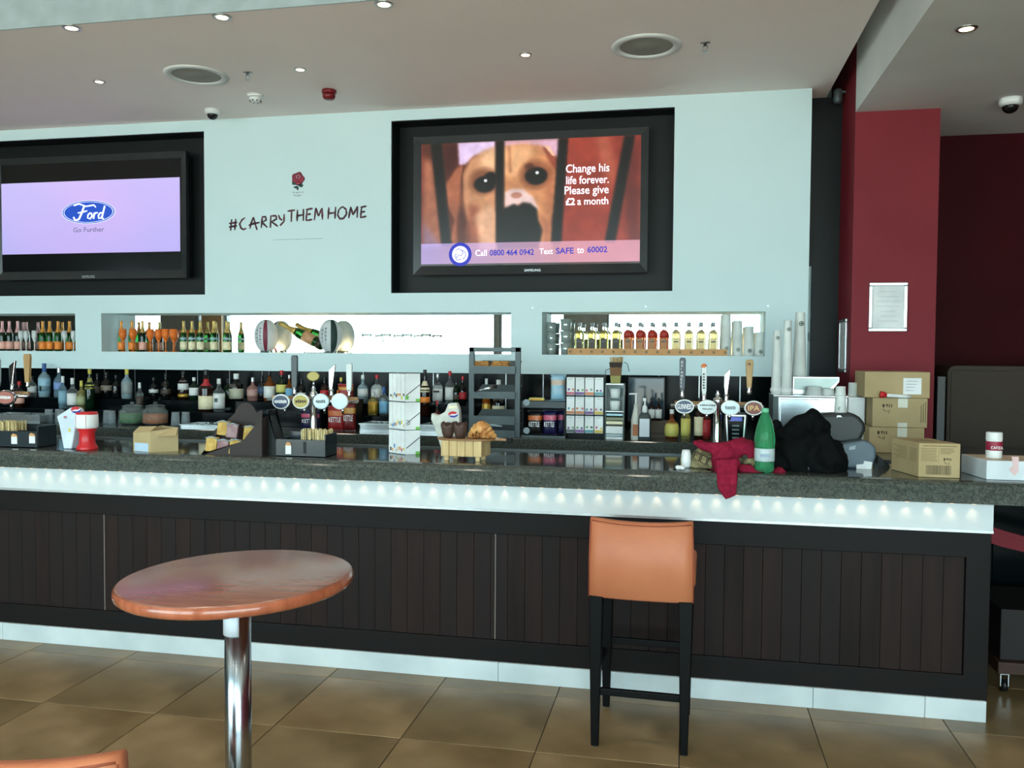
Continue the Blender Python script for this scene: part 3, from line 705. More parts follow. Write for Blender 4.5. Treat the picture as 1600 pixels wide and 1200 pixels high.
# ------------------------------------------------------------------ frames on the pillar
def pframe(label, c, wd, ht, face, tilt=0):
    t = thing('picture_frame', label, 'frame', c)
    b = .022
    def B(u0, u1, z0, z1, d0, d1, name, m, bev=0):
        if face == 'y': q = MB().box(c[0]+u0, c[0]+u1, c[1]-d1, c[1]-d0, c[2]+z0, c[2]+z1)
        else: q = MB().box(c[0]-d1, c[0]-d0, c[1]+u0, c[1]+u1, c[2]+z0, c[2]+z1)
        return q.build(name, m, t, bevel=bev)
    h2, w2 = ht/2, wd/2
    for r in ((-w2, w2, h2-b, h2), (-w2, w2, -h2, -h2+b), (-w2, -w2+b, -h2+b, h2-b), (w2-b, w2, -h2+b, h2-b)):
        B(*r, 0, .014, 'frame_rail', alu, .004)
    B(-w2+b, w2-b, -h2+b, h2-b, .001, .006, 'notice_sheet', paper)
    q = MB()
    for i in range(7):
        zz = h2*.62-i*ht*.10; ww = w2*(.35+.35*random.random())
        if face == 'y': q.box(c[0]-ww, c[0]+ww, c[1]-.0068, c[1]-.0062, c[2]+zz, c[2]+zz+.003)
        else: q.box(c[0]-.0068, c[0]-.0062, c[1]-ww, c[1]+ww, c[2]+zz, c[2]+zz+.003)
    q.build('printed_lines', mat('faint_print', (196, 204, 206), .7), t)
    return t
a = at(1357, 518, Y=5.91); b = at(1419, 441, Y=5.91)
pframe('silver-framed pale notice on the front of the red pillar', ((a.x+b.x)/2, 5.92, (a.z+b.z)/2), b.x-a.x, b.z-a.z, 'y')
a = at(1310, 577, X=1.04); b = at(1322, 503, X=1.04)
pframe('silver-framed notice on the shaded left side of the red pillar', (1.05, (a.y+b.y)/2, (a.z+b.z)/2+.003), abs(a.y-b.y), .36, 'x')
for px, py, wl in ((832, 481, 'left of the whisky niche'), (1009, 479, 'above the middle of the whisky niche'), (1200, 478, 'above the right end of the whisky niche')):
    p = at(px, py, Y=6.178); tag(disc('wall_screw', p.x, p.z, 6.177, .006, .005, alu, None, 12, .004), 'tiny screw head in the white wall ' + wl, 'screw', 'wall screws')

# ------------------------------------------------------------------ bar stools
def make_stool(ZT=1.0, ZB_=.652, ZS=.785, nm='bar_stool', ct='bar stool'):
    t = thing(nm, 'x', ct, (0, 0, 0))
    # local: back of the stool at -y; seat 0.44 wide
    W2 = .215
    q = MB()
    n = 10; vs = []          # curved, padded back panel
    prof = [(-.062, ZT-.008), (-.045, ZT), (-.018, ZT-.002), (-.008, ZT-.015), (.012, ZB_+.008), (.002, ZB_), (-.036, ZB_), (-.046, ZB_+.008)]
    for i in range(n+1):
        u = -1+2*i/n; cur = -.016*(1-u*u); dz = -.012*(1-u*u)
        for (y, z) in prof:
            k = 1.0 if z < ZB_+.1 else .975
            vs.append((u*(W2+.005)*k, y+cur-.19, z+(dz if z > ZB_+.1 else 0)))
    m = len(prof)
    fs = [(i*m+j, i*m+(j+1) % m, (i+1)*m+(j+1) % m, (i+1)*m+j) for i in range(n) for j in range(m)]
    fs += [tuple(range(m))[::-1], tuple(n*m+j for j in range(m))]
    q.add(vs, fs, 0, True)
    back = q.build('backrest', orange_l, t)
    q = MB()
    for s in (-1, 1): q.tube([(s*W2*1.02, -.235, ZB_+.003), (s*W2*1.015, -.245, (ZB_+ZT)/2), (s*W2*.99, -.253, ZT-.015)], .003, 5)
    q.tube([(u*W2*.98, -.253-.016*(1-u*u), ZT-.010-.012*(1-u*u)) for u in [-1+.2*i for i in range(11)]], .003, 5)
    q.build('piping', orange_s, back)
    q = MB().box(-W2-.012, W2+.012, -.17, .235, ZS-.09, ZS)
    q.build('seat', orange_l, t, bevel=.022, seg=3)
    MB().box(-W2+.015, W2-.015, -.20, .21, ZS-.13, ZS-.087).build('seat_frame', legm, t, bevel=.003)
    for sx in (-1, 1):
        for sy in (-1, 1):
            x, y = sx*(W2-.026), (-.215 if sy < 0 else .195); a, b = .030, .016; q = MB()
            if sy < 0: f = [(x-a, y-a), (x+a, y-a), (x+a, y+a), (x-a, y+a)]; yb = y-.006
            else: f = [(x-a, y-a), (x+a, y-a), (x+a, y+a), (x-a, y+a)]; yb = y+.006
            zt = .90 if sy < 0 else .69
            q.add([(p_[0], p_[1], ZS-.125) for p_ in f]+[(x+s1*b, yb+s2*b, .004) for s1, s2 in ((-1, -1), (1, -1), (1, 1), (-1, 1))], [(3, 2, 1, 0), (4, 5, 6, 7)]+[(i, (i+1) % 4, (i+1) % 4+4, i+4) for i in range(4)])
            lg = q.build('leg', legm, t, bevel=.003, seg=1)
            MB().lathe([(.011, 0), (.012, .004)], (x, yb, 0), n=10).build('foot_glide', dgrey, lg)
    MB().box(-W2+.02, W2-.02, -.227, -.205, ZS*.287, ZS*.287+.03).build('stretcher', legm, t, bevel=.003)
    MB().box(-W2+.02, W2-.02, .185, .207, ZS*.4, ZS*.4+.03).build('foot_rail', legm, t, bevel=.003)
    for s in (-1, 1): MB().box(s*(W2-.018)-.010, s*(W2-.018)+.010, -.21, .20, ZS*.344, ZS*.344+.027).build('stretcher', legm, t, bevel=.003)
    return t
def copy_tree(o, parent=None):
    c = o.copy(); COL.objects.link(c)
    if parent is not None: c.parent = parent
    for ch in o.children: copy_tree(ch, c)
    return c
stool = make_stool(); bpy.context.view_layer.update()
st2 = make_stool(.86, .40, .47, 'leather_chair', 'chair')
stool.location = (-.170, 3.872, 0); stool.rotation_euler = (0, 0, math.radians(-1.5)); stool['label'] = 'tan orange leather bar stool with black legs drawn up to the bar front'
st2.location = (-1.41, 1.73, 0); st2.rotation_euler = (0, 0, math.radians(15)); st2['label'] = 'tan leather chair with only its back top showing at the lower left corner'

# ------------------------------------------------------------------ poseur table
tb_c = Vector((-1.289, 2.296, 0))
pt = thing('poseur_table', 'round varnished wooden high table on a chrome pole in the left foreground', 'table', tb_c)
R = .338
prof = [(.001, 1.004), (R-.012, 1.004), (R-.003, 1.010), (R, 1.019), (R-.001, 1.030), (R-.006, 1.037), (R-.014, 1.040), (.001, 1.040)]
q = MB().lathe(prof[:6], tb_c, n=96, mi=1).lathe([(R-.006, 1.037), (R-.014, 1.040), (.001, 1.040)], tb_c, n=96, mi=0)
tt = q.build('table_top', [woodtop, wood_edge], pt)
th = math.radians(-1.3); tt.matrix_parent_inverse = Matrix.Translation((0, 0, 1.02)) @ Matrix.Rotation(th, 4, 'Y') @ Matrix.Translation((0, 0, -1.02))
MB().lathe([(.038, .02), (.038, .985)], tb_c, n=40).build('pole', mat('table_pole_chrome', (176, 184, 192), .2, metal=1), pt)
q = MB().box(tb_c.x-.06, tb_c.x+.06, tb_c.y-.06, tb_c.y+.06, .988, 1.003); q.build('mount_plate', black_m, pt, bevel=.003)
MB().lathe([(.043, .955), (.043, .99)], tb_c, n=24).build('collar', black_m, pt)
vs = []; n = 12
for i in range(n+1):
    a = math.radians(190+i*9.5); 
    for z, r in ((.866, .0412), (.94, .0412), (.94, .0400), (.866, .0400)): vs.append((tb_c.x+r*math.cos(a), tb_c.y+r*math.sin(a), z))
fs = [(4*i+j, 4*i+(j+1) % 4, 4*i+4+(j+1) % 4, 4*i+4+j) for i in range(n) for j in range(4)]+[(0, 1, 2, 3), (4*n+3, 4*n+2, 4*n+1, 4*n)]
MB().add(vs, fs, 0, True).build('paper_sleeve', mat('taped_paper', (206, 214, 220), .5), pt)
MB().lathe([(.23, 0), (.232, .006), (.21, .014), (.06, .022), (.038, .03), (.038, .04)], tb_c, n=48).build('base_plate', chrome, pt)

# ------------------------------------------------------------------ generic bottles and glasses
def bprof(style, h, r):
    if style == 'champagne': return [(r*.85, 0), (r, .012*1), (r, h*.50), (r*.93, h*.57), (r*.6, h*.68), (r*.40, h*.76), (r*.33, h*.84), (r*.33, h*.93), (r*.38, h*.935), (r*.38, h)]
    if style == 'spirit': return [(r*.9, 0), (r, .008), (r, h*.53), (r*.92, h*.59), (r*.5, h*.66), (r*.33, h*.70), (r*.29, h*.9), (r*.29, h)]
    if style == 'tall': return [(r*.9, 0), (r, .008), (r, h*.57), (r*.82, h*.64), (r*.42, h*.71), (r*.33, h*.77), (r*.31, h*.88), (r*.31, h)]
    if style == 'round': return [(r*.8, 0), (r, .02), (r, h*.42), (r*.85, h*.54), (r*.5, h*.62), (r*.3, h*.70), (r*.28, h*.9), (r*.28, h)]
    if style == 'square': return [(r*.95, 0), (r, .006), (r, h*.62), (r*.9, h*.68), (r*.4, h*.72), (r*.3, h*.76), (r*.3, h)]
    if style == 'fat': return [(r*.95, 0), (r, .008), (r, h*.55), (r*.95, h*.60), (r*.45, h*.66), (r*.33, h*.72), (r*.33, h)]
def rad_at(prof, z):
    for (r0, z0), (r1, z1) in zip(prof[:-1], prof[1:]):
        if z0 <= z <= z1: return r0+(r1-r0)*(z-z0)/max(1e-6, z1-z0)
    return prof[-1][0]
def bottle(name, label, cat, c, h, r, style, gm, labs=(), cap=None, capm=None, group=None, marks=None, root=True, n=18):
    t = thing(name, label, cat, c, group)
    pr = bprof(style, h, r); sq = (1, 1) if style == 'square' else None
    MB().lathe(pr, c, n=n, sq=sq).build('glass_body', gm, t)
    for (f0, f1, lm) in labs:
        a, b = h*f0, h*f1; k = 1.02
        zs = [a+(b-a)*i/3 for i in range(4)]
        MB().lathe([(rad_at(pr, z)*k+.0006, z) for z in zs], c, n=n, sq=sq).build('paper_label', lm, t)
    if marks:
        for (f0, f1, wf_, mm) in marks:
            rr = rad_at(pr, h*(f0+f1)/2)*1.03+.0012
            MB().box(c[0]-wf_*r, c[0]+wf_*r, c[1]-rr-.0015, c[1]-rr+.004, c[2]+h*f0, c[2]+h*f1).build('label_print', mm, t)
    if capm is not None:
        f = cap
        pts = [(rad_at(pr, z)*1.08+.0008, z) for z in [h*f+(h-h*f)*i/5 for i in range(6)]]+[(pr[-1][0]*1.08, h*1.006)]
        MB().lathe(pts, c, n=n).build('cap', capm, t)
    return t
lab_o = mat('orange_label', (238, 146, 60), .5, scale=60, c2=(228, 124, 44)); lab_p = mat('pink_label', (234, 176, 160), .5); lab_c = mat('cream_label', (236, 226, 190), .5, scale=60); lab_w = mat('white_label', (228, 232, 230), .5)
lab_y = mat('yellow_label', (214, 206, 110), .5); lab_b = mat('light_blue_label', (120, 180, 216), .5); lab_g = mat('gold_label', (196, 158, 62), .4, metal=.4); lab_d = mat('dark_label', (70, 58, 50), .5); lab_r = mat('red_label', (176, 40, 48), .5)
gold = mat('gold_foil', (196, 166, 96), .35, metal=.5, scale=60); pinkf = mat('pink_foil', (214, 160, 160), .35, metal=.3); gold_o = mat('orange_gold_foil', (206, 140, 60), .35, metal=.4)
cap_b = mat('blue_cap', (40, 84, 150), .4); cap_k = mat('black_cap', (22, 22, 22), .4); cap_w = mat('white_cap', (226, 230, 228), .4); cap_r = mat('red_cap', (190, 34, 40), .4); cap_s = mat('silver_cap', (196, 200, 202), .3, metal=.8); cap_y = mat('yellow_cap', (206, 190, 80), .4)
shield = mat('silver_shield', (150, 180, 190), .4)
YN = 6.285       # niche bottle line
def onpx(px, Y, z): a = at(px, 550, Y=Y); return (a.x, Y, z)
NS = NZ0+.001
green_sp = [(4, 'P'), (15, 'P'), (28, 'P'), (67, 'O'), (78, 'O'), (91, 'O'), (109, 'O')]
def sparkling(px, kind, label, Y=YN, group=None, ytop=None, h=.25):
    c = onpx(px, Y, NS)
    lm, fm = {'P': (lab_p, pinkf), 'O': (lab_o, gold_o), 'C': (lab_c, gold), 'K': (lab_p, gold)}[kind]
    return bottle('sparkling_wine_bottle', label, 'bottle', c, h, .0275, 'champagne', m_green if kind in 'CO' else m_dgreen, [(.08, .34, lm), (.40, .47, shield)] if kind == 'C' else [(.06, .32, lm)], .62, fm, group)
txt = {4: 'pink-foiled small sparkling bottle at the very left edge of the left niche', 15: 'second pink-foiled sparkling bottle from the left edge of the left niche', 28: 'pink-foiled sparkling bottle just left of the clear flutes in the left niche',
       67: 'first orange-labelled green bottle right of the clear flutes in the left niche', 78: 'middle orange-labelled green bottle of the three together in the left niche', 91: 'third orange-labelled green bottle, standing slightly apart, in the left niche', 109: 'orange-foiled green bottle standing behind glasses at the right end of the left niche'}
for px, k in green_sp: sparkling(px, k, txt[px], Y=YN+(.02 if px in (15, 109) else 0), group='sparkling bottles in the left niche')
txt = {190: ('O', 'pink-foiled orange-labelled bottle at the left end of the long niche'), 206.5: ('O', 'second orange-labelled bottle from the left end of the long niche'), 223: ('K', 'dark green bottle with a pink label between the orange flutes'),
       287: ('C', 'cream-labelled green bottle next to the orange flutes'), 300: ('C', 'second cream-labelled green bottle from the orange flutes'), 313: ('C', 'third cream-labelled green bottle from the orange flutes'),
       334: ('C', 'fourth cream-labelled green bottle, after a small gap, in the long niche'), 354: ('C', 'last cream-labelled green bottle, nearest the first rugby ball')}
for px, (k, l) in txt.items(): sparkling(px, k, l, group='sparkling bottles in the long niche')
def stem(name, label, c, h, rb, gm, kind='flute', group=None):
    t = thing(name, label, 'glass', c, group)
    if kind == 'flute': pr = [(rb*.9, 0), (rb*.85, .003), (.004, .008), (.0035, h*.42), (rb*.55, h*.52), (rb, h*.72), (rb*.92, h), (rb*.86, h), (rb*.92, h*.72), (rb*.4, h*.54)]
    else: pr = [(rb*.75, 0), (rb*.7, .003), (.004, .008), (.0035, h*.55), (rb*.5, h*.60), (rb*.95, h*.78), (rb, h), (rb*.95, h), (rb*.88, h*.80), (rb*.3, h*.62)]
    MB().lathe(pr[:5], c, n=16).build('stem', gm, t); MB().lathe(pr[4:], c, n=16).build('bowl', gm, t)
    return t
for px, l in ((33, 'first clear flute in the left niche, beside the pink-foiled bottles'), (41, 'second clear flute in the left niche'), (54, 'third clear flute, left of the orange-labelled bottles'), (101, 'clear flute left of the last bottle in the left niche'), (115, 'clear flute at the right end of the left niche')):
    stem('champagne_flute', l, onpx(px, YN-.05, NS), .17, .021, mat('flute_clear', (244, 250, 250), .06, trans=.3, ior=1.4), group='clear flutes')
for px, l in ((192, 'orange flute in front of the leftmost bottle of the long niche'), (208, 'orange flute in front of the second orange-labelled bottle'), (235, 'orange flute right of the pink-labelled dark bottle'), (248, 'orange flute second in the group between the bottles'), (259, 'orange flute standing in the middle of the orange group'), (271, 'orange flute nearest the cream-labelled bottles')):
    stem('orange_flute', l, onpx(px, YN-.055 if px > 230 else YN-.06, NS), .185, .030, m_orange_flute, group='orange flutes')
for px, l in ((573, 'faint clear coupe glass nearest the rugby ball'), (603, 'second clear coupe glass from the rugby ball'), (636, 'third clear coupe glass from the rugby ball'), (666, 'clear coupe glass farthest from the rugby ball')):
    stem('coupe_glass', l, onpx(px, YN-.03, NS), .15, .04, glass('thin_coupe_glass', (235, 244, 244), trans=.97, ior=1.08), 'coupe', 'clear coupe glasses')
# rugby balls
def ball(px, lab, pan, words):
    c = at(px, 518, Y=YN-.008); c.z = NS+.132
    t = thing('rugby_ball', lab, 'ball', (c.x, YN, NS), 'rugby balls')
    n = 32; m = 20; q = MB(); L, r = .131, .092
    for j in range(m+1):
        for k in range(n):
            ph = -PI/2+PI*j/m; a = 2*PI*k/n
            q.v.append((c.x+r*math.cos(ph)**.9*math.cos(a), c.y+r*math.cos(ph)**.9*math.sin(a), c.z+L*math.sin(ph)))
    for j in range(m):
        for k in range(n):
            a = (k+.5)/n*360 % 360; d = (a-pan) % 180
            q.f.append((j*n+k, j*n+(k+1) % n, (j+1)*n+(k+1) % n, (j+1)*n+k)); q.sm.append(True)
            q.m.append(1 if d < 12 or d > 168 else 0)
    q.build('ball_skin', [mat('ball_white_leather', (206, 212, 214), .5, bump=.3, bscale=400), words], t)
    MB().lathe([(.05, 0), (.052, .012), (.03, .03), (.026, .03), (.04, .004)], (c.x, YN-.008, NS), n=20).build('ball_stand', m_clear, t)
    for i, wd_ in enumerate(('RUGBY', 'BALL')): pass
    q = MB()
    for s in (-1, 1):
        for i in range(9):
            a = math.radians(-102+s*9); z = c.z-.062+i*.0145; rr = r*math.sqrt(max(.1, 1-((z-c.z)/L)**2))+.001
            x, y = c.x+rr*math.cos(a), c.y+rr*math.sin(a); wdt = .006*(1+.5*math.sin(i*3.1+s))
            q.box(x-wdt, x+wdt, y-.0008, y+.0012, z, z+.008)
    q.build('printed_letters', print_grey, t)
ball(416, 'white rugby ball with a maroon seam panel standing left in the niche', 290, mat('ball_maroon', (120, 40, 60), .5))
ball(517, 'white rugby ball with a dark green seam panel standing right of the tilted bottle', 310, mat('ball_dark_green', (30, 56, 52), .5))
# tilted magnum on a cradle
a0 = at(505, 540, Y=YN-.03); a1 = at(437, 505, Y=YN-.03)
L = (a1-a0).length; ang = math.atan2(a1.x-a0.x, a1.z-a0.z)
mg = thing('magnum_bottle', 'large green champagne bottle tilted on a metal cradle between the rugby balls', 'bottle', (a0.x, a0.y, NS))
rot = Matrix.Translation(a0) @ Matrix.Rotation(ang, 4, 'Y')
def rl(prof, name, m_, n=24):
    q = MB().lathe(prof, (0, 0, 0), n=n); q.v = [tuple(rot @ Vector(v)) for v in q.v]; return q.build(name, m_, mg)
pr = bprof('champagne', L, .042); rl(pr, 'glass_body', m_green); rl([(rad_at(pr, z)*1.04+.001, z) for z in [L*.62+L*.38*i/6 for i in range(7)]]+[(.01, L*1.01)], 'foil', gold)
rl([(.0435, L*.20), (.0435, L*.44)], 'paper_label', mat('magnum_label', (196, 150, 110), .5)); rl([(.0436, L*.03), (.0436, L*.12)], 'foot_band', mat('foot_band_dark', (48, 40, 30), .5))
q = MB()
for yo in (-.03, .03):
    pts = [(a0.x-.15, a0.y+yo, NS+.003), (a0.x-.09, a0.y+yo, NS+.03), (a0.x-.02, a0.y+yo, NS+.012), (a0.x+.035, a0.y+yo, NS+.05), (a0.x+.05, a0.y+yo, NS+.02), (a0.x+.02, a0.y+yo, NS+.003), (a0.x-.15, a0.y+yo, NS+.003)]
    q.tube(pts, .003, 6)
tag(q.build('bottle_cradle', steel), 'curved steel wire cradle holding the tilted champagne bottle', 'stand')
# warm niche puck lights
for px, l in ((428, 'puck light in the sill under the first rugby ball'), (488, 'puck light in the sill under the tilted bottle'), (1147, 'puck light in the sill among the paper cup stacks'), (540, 'puck light in the sill right of the second rugby ball'), (1020, 'puck light in the sill behind the kraft strip')):
    c = onpx(px, 6.36, NS)
    t = thing('puck_light', l, 'light', c, 'niche puck lights')
    MB().lathe([(.018, 0), (.02, .004), (.014, .006)], c, n=16).build('rim', steel, t); MB().lathe([(.013, .0062), (.001, .0066)], c, n=12).build('lens', warm_lens, t)
    l_ = bpy.data.lights.new('puck_lamp', 'POINT'); l_.energy = .8; l_.color = (1, .72, .38); l_.shadow_soft_size = .01
    o = bpy.data.objects.new('puck_lamp', l_); COL.objects.link(o); o.parent = t; o.location = (0, 0, .02)
# whisky bottles
names = ['first', 'second', 'third', 'fourth']
for i, px in enumerate((905.5, 925, 943.5, 962.5, 981, 1000, 1018.5, 1037, 1056, 1076, 1095, 1114)):
    g, lb, hi_, kind = ((m_yel, lab_d, cap_y, 'pale gold') if i < 4 else ((m_rum, mat('amber_label', (176, 120, 70), .5), mat('red_neck', (170, 44, 30), .5), 'red-shouldered amber') if i < 8 else (mat('pale_bottle', (246, 234, 190), .05, trans=.7, ior=1.3), mat('pale_label', (238, 214, 150), .5), cap_w, 'pale clear-necked')))
    c = onpx(px, YN-.01, NS)
    t = thing('whisky_bottle', '%s bottle with square glass stopper, %s of its four in the right niche' % (kind, names[i % 4]), 'bottle', c, 'bottles in the right niche')
    h, r = .235, .036
    MB().lathe([(r*.96, 0), (r, .006), (r, h*.64), (r*.86, h*.72), (r*.42, h*.77)], c, n=16, sq=(1, .8)).build('glass_body', g, t)
    MB().lathe([(r*.36, h*.77), (r*.32, h*.88)], c, n=12).build('neck', glass('thin_neck_glass', (240, 244, 240), trans=.98, ior=1.06), t)
    MB().lathe([(r*.36, h*.885), (r*.44, h*.89), (r*.44, h), (r*.3, h*1.01)], c, n=12, sq=(1, 1)).build('stopper', mat('stopper_grey', (150, 158, 160), .2, trans=.3), t)
    if 4 <= i < 8: MB().lathe([(r*1.01, h*.54), (r*1.01, h*.64), (r*.88, h*.725), (r*.44, h*.775)], c, n=16, sq=(1, .8)).build('shoulder_band', hi_, t)
    MB().box(c[0]-r*.62, c[0]+r*.62, c[1]-r*.92-.0012, c[1]-r*.9+.004, c[2]+h*.16, c[2]+h*.50).build('front_label', lb, t)
    MB().box(c[0]-r*.45, c[0]+r*.45, c[1]-r*.95-.002, c[1]-r*.92, c[2]+h*.40, c[2]+h*.44).build('label_print', print_grey, t)
# kraft strip with round marks
a, b = at(887, 556, Y=6.2).x, at(1136, 556, Y=6.2).x
ks_ = thing('kraft_strip', 'long low kraft cardboard strip with round dark marks in front of the whisky bottles', 'strip', ((a+b)/2, 6.2, NS))
kr = mat('kraft_board', (206, 156, 104), .7, scale=10)
MB().box(a, b, 6.200, 6.205, NS, NS+.047).build('board', kr, ks_); MB().box(a, b, 6.205, 6.235, NS, NS+.004).build('foot', kr, ks_)
def mark(cx, cz, Y, r, par_, m=None):
    q = MB(); n = 14
    for rr, th_ in ((r, r*.28), (r*.42, r*.4)):
        vs = []
        for i in range(n):
            a_ = 2*PI*i/n
            for rd in (rr, rr-th_): vs.append((cx+rd*math.cos(a_), Y, cz+rd*math.sin(a_)))
        q.add(vs, [(2*i, (2*i+2) % (2*n), (2*i+3) % (2*n), 2*i+1) for i in range(n)])
    q.build('round_mark', m or print_dgreen, par_)
print_dgreen = mat('printed_dark_green', (54, 84, 72), .6)
for i in range(15):
    mark(a+.018+i*(b-a-.03)/14, NS+.024, 6.1992, .0095, ks_)
# paper cups
def cup_stack(label, c, r0, r1, h, group, mk=True, lipn=8, inv=True, foot=None):
    t = thing('paper_cup_stack', label, 'paper cups', c, group)
    q = MB().lathe([(r1, 0), (r1*1.04, .003), (r1*1.02, .008)]+[(r1+(r0-r1)*(i/12), .01+(h-.012)*i/12) for i in range(13)]+[(r0*.97, h)], c, n=24)
    q.build('cup_wall', cupm, t)
    q = MB()
    for i in range(lipn):
        z = .008+i*.0085; q.lathe([(r1*1.0, z), (r1*1.05, z+.0015), (r1*1.05, z+.003), (r1*1.0, z+.0045)], c, n=24)
    if lipn: q.build('rolled_rims', cupm, t)
    if foot: MB().ell((c[0], c[1], c[2]+foot*.78), (foot, foot, foot*.78)).build('upturned_lid', whitep, t)
    if mk: mark(c[0]+.1*r1, c[2]+mk*h, c[1]-r1*.98-.003, r1*.36, t)
    return t
for px, yt, l in ((1134, 491, 'tallest stack of white paper cups in the right niche, beside the last bottle'), (1152, 501, 'second tallest paper cup stack in the right niche'), (1170, 510, 'third paper cup stack in the right niche'), (1187, 519, 'shortest paper cup stack at the right end of the niche')):
    c = onpx(px, 6.30, NS); zt = at(px, yt, Y=6.30).z
    cup_stack(l, c, .031, .038, zt-NS, 'paper cup stacks in the niche', mk=.18, lipn=0)
# stacks of clear tumblers / glass plates at the left end of the right niche
for px, yt, l, w_ in ((861, 503, 'left stack of clear tumblers at the left end of the right niche', .036), (884, 498, 'right stack of clear tumblers beside the first gold bottle', .042)):
    c = onpx(px, 6.30, NS); zt = at(px, yt, Y=6.30).z; H = zt-NS
    t = thing('tumbler_stack', l, 'glasses', c, 'clear tumbler stacks')
    k = 3
    for i in range(k):
        MB().lathe([(w_*.86, H*i/k), (w_, H*(i+.97)/k), (w_*.93, H*(i+.97)/k), (w_*.8, H*(i+.06)/k)], c, n=20).build('tumbler', mat('silvery_glass', (206, 220, 216), .12, metal=.4, trans=.4, ior=1.2), t)

# ------------------------------------------------------------------ spirit bottles on the back step
def spirit(px, yt, surf, wpx, style, g, labs, cap, capm, label, Y=None, marks=None, name='spirit_bottle', group='spirit bottles on the back step'):
    if Y is None: Y = {T2: 6.10, T1: 5.95, CB: 5.80}[surf]
    a = at(px, yt, Y=Y); c = (a.x, Y, surf)
    return bottle(name, label, 'bottle', c, a.z-surf, wpx*mpp(px, Y)/2, style, g, labs, cap, capm, group, marks)
sp = spirit
K = m_blackg
sp(30, 596, T1, 12, 'tall', m_brown, [(.15, .45, lab_p)], .85, cap_r, 'dark bottle with a pinkish label beside the wooden tap handle at far left')
sp(50, 588, T2, 11, 'tall', m_clear, [(.2, .5, lab_w)], .85, cap_k, 'clear bottle behind the wooden tap handle at far left')
sp(69, 568, T2, 15, 'tall', m_paleblue, [(.12, .56, mat('pale_blue_label', (150, 190, 208), .5)), (.18, .34, shield)], .76, cap_b, 'frosted pale blue bottle with a blue neck, tallest at the left')
sp(92, 574, T2, 13, 'tall', m_blueg, [(.25, .5, mat('violet_blue_label', (120, 150, 200), .5))], .8, cap_s, 'slim blue-tinted bottle just right of the frosted pale blue one')
sp(98, 588, T1, 11, 'tall', m_blueg, [(.15, .55, mat('sky_label', (136, 178, 198), .5))], .8, cap_w, 'light blue bottle with white cap standing on the lower step')
sp(113, 591, T1, 14, 'spirit', m_clear, [(.12, .5, lab_w)], .8, cap_w, 'short clear bottle with white cap behind the flared white cup holder')
sp(127, 595, T1, 12, 'spirit', m_yel, [(.15, .45, mat('olive_label', (170, 176, 130), .5))], .8, cap_y, 'pale yellow bottle next to the tall mottled yellow one')
sp(140, 577, T1, 13, 'tall', m_dgreen, [(.50, .80, mat('mottled_yellow', (186, 178, 96), .5, scale=60, c2=(90, 92, 50)))], .88, cap_y, 'tall bottle mottled yellow above and dark below, above the red pot')
sp(152, 584, T2, 10, 'tall', K, [(.2, .45, lab_d)], .85, cap_k, 'dark bottle right of the mottled yellow one')
sp(166, 582, T2, 14, 'tall', K, [(.3, .5, mat('beige_label', (150, 140, 126), .5))], .85, cap_k, 'dark bottle with a beige mark, second right of the mottled yellow one')
sp(198, 577, T2, 14, 'tall', m_paleblue, [(.15, .55, mat('grey_label', (140, 150, 150), .5))], .82, cap_y, 'grey frosted bottle with a yellow cap above the jar of green garnish')
sp(181, 586, T2, 11, 'spirit', K, [], .85, cap_k, 'unlabelled black bottle left of the yellow-capped grey bottle')
sp(218, 598, T1, 10, 'tall', m_clear, [(.1, .5, lab_d)], .8, cap_w, 'bottle with a white pourer above the two glass jars')
sp(240, 590, T2, 12, 'spirit', K, [(.3, .45, lab_w)], .85, cap_k, 'black bottle with small white mark above the jar of orange garnish')
sp(259, 584, T2, 13, 'tall', K, [(.2, .4, lab_d)], .85, cap_k, 'black bottle right of the one over the orange jar')
sp(286, 580, T2, 14, 'tall', m_brown, [(.35, .66, lab_w), (.1, .2, lab_g)], .85, cap_k, 'brown bottle with a tall white label left of the square-labelled orange liqueur')
sp(303, 590, T2, 13, 'tall', m_dgreen, [(.2, .55, lab_w)], .85, cap_w, 'dark bottle with a black and white label, behind the steel tray')
sp(322, 578, T1, 21, 'fat', m_brown, [(.06, .38, lab_c), (.62, .78, lab_r)], .86, cap_k, 'brown square-shouldered bottle with a cream label and red neck band')
sp(342, 592, T1, 16, 'tall', m_clear, [(.1, .55, lab_w)], .85, cap_w, 'clear bottle with a long white label right of the red-necked bottle', marks=[(.3, .42, .3, print_grey)])
sp(369, 584, T2, 20, 'fat', K, [(.08, .45, mat('ivory_label', (196, 196, 174), .5))], .8, cap_w, 'broad black bottle with an ivory label and white collar', marks=[(.5, .62, .5, lab_d)])
sp(356, 592, T2, 11, 'tall', m_dgreen, [], .85, cap_k, 'plain dark green bottle left of the broad black bottle')
sp(395, 590, T2, 16, 'spirit', mat('rose_spirit', (200, 150, 140), .1, trans=.6), [(.2, .5, mat('rose_label', (190, 150, 140), .5))], .8, cap_s, 'clear bottle with a faint rose label behind the brown display box')
sp(409, 587, T2, 12, 'tall', K, [(.3, .6, mat('blue_dark_label', (50, 70, 100), .5))], .85, cap_k, 'dark bottle with a blue label behind the brown display box')
sp(421, 580, T2, 16, 'spirit', m_amber, [(.12, .5, lab_w)], .84, cap_k, 'amber bottle with a white label and black stopper left of the red-capped one')
sp(440, 579, T2, 15, 'tall', m_dgreen, [(.3, .55, lab_y)], .86, cap_r, 'green bottle with yellow label and red cap beside the black tap handle')
sp(452, 586, T2, 11, 'spirit', m_amber, [(.2, .5, lab_b)], .85, cap_s, 'amber bottle with blue label directly behind the black tap handle')
sp(471, 592, T2, 12, 'tall', K, [(.2, .4, lab_w)], .85, cap_k, 'black bottle behind the yellow oval tap badge')
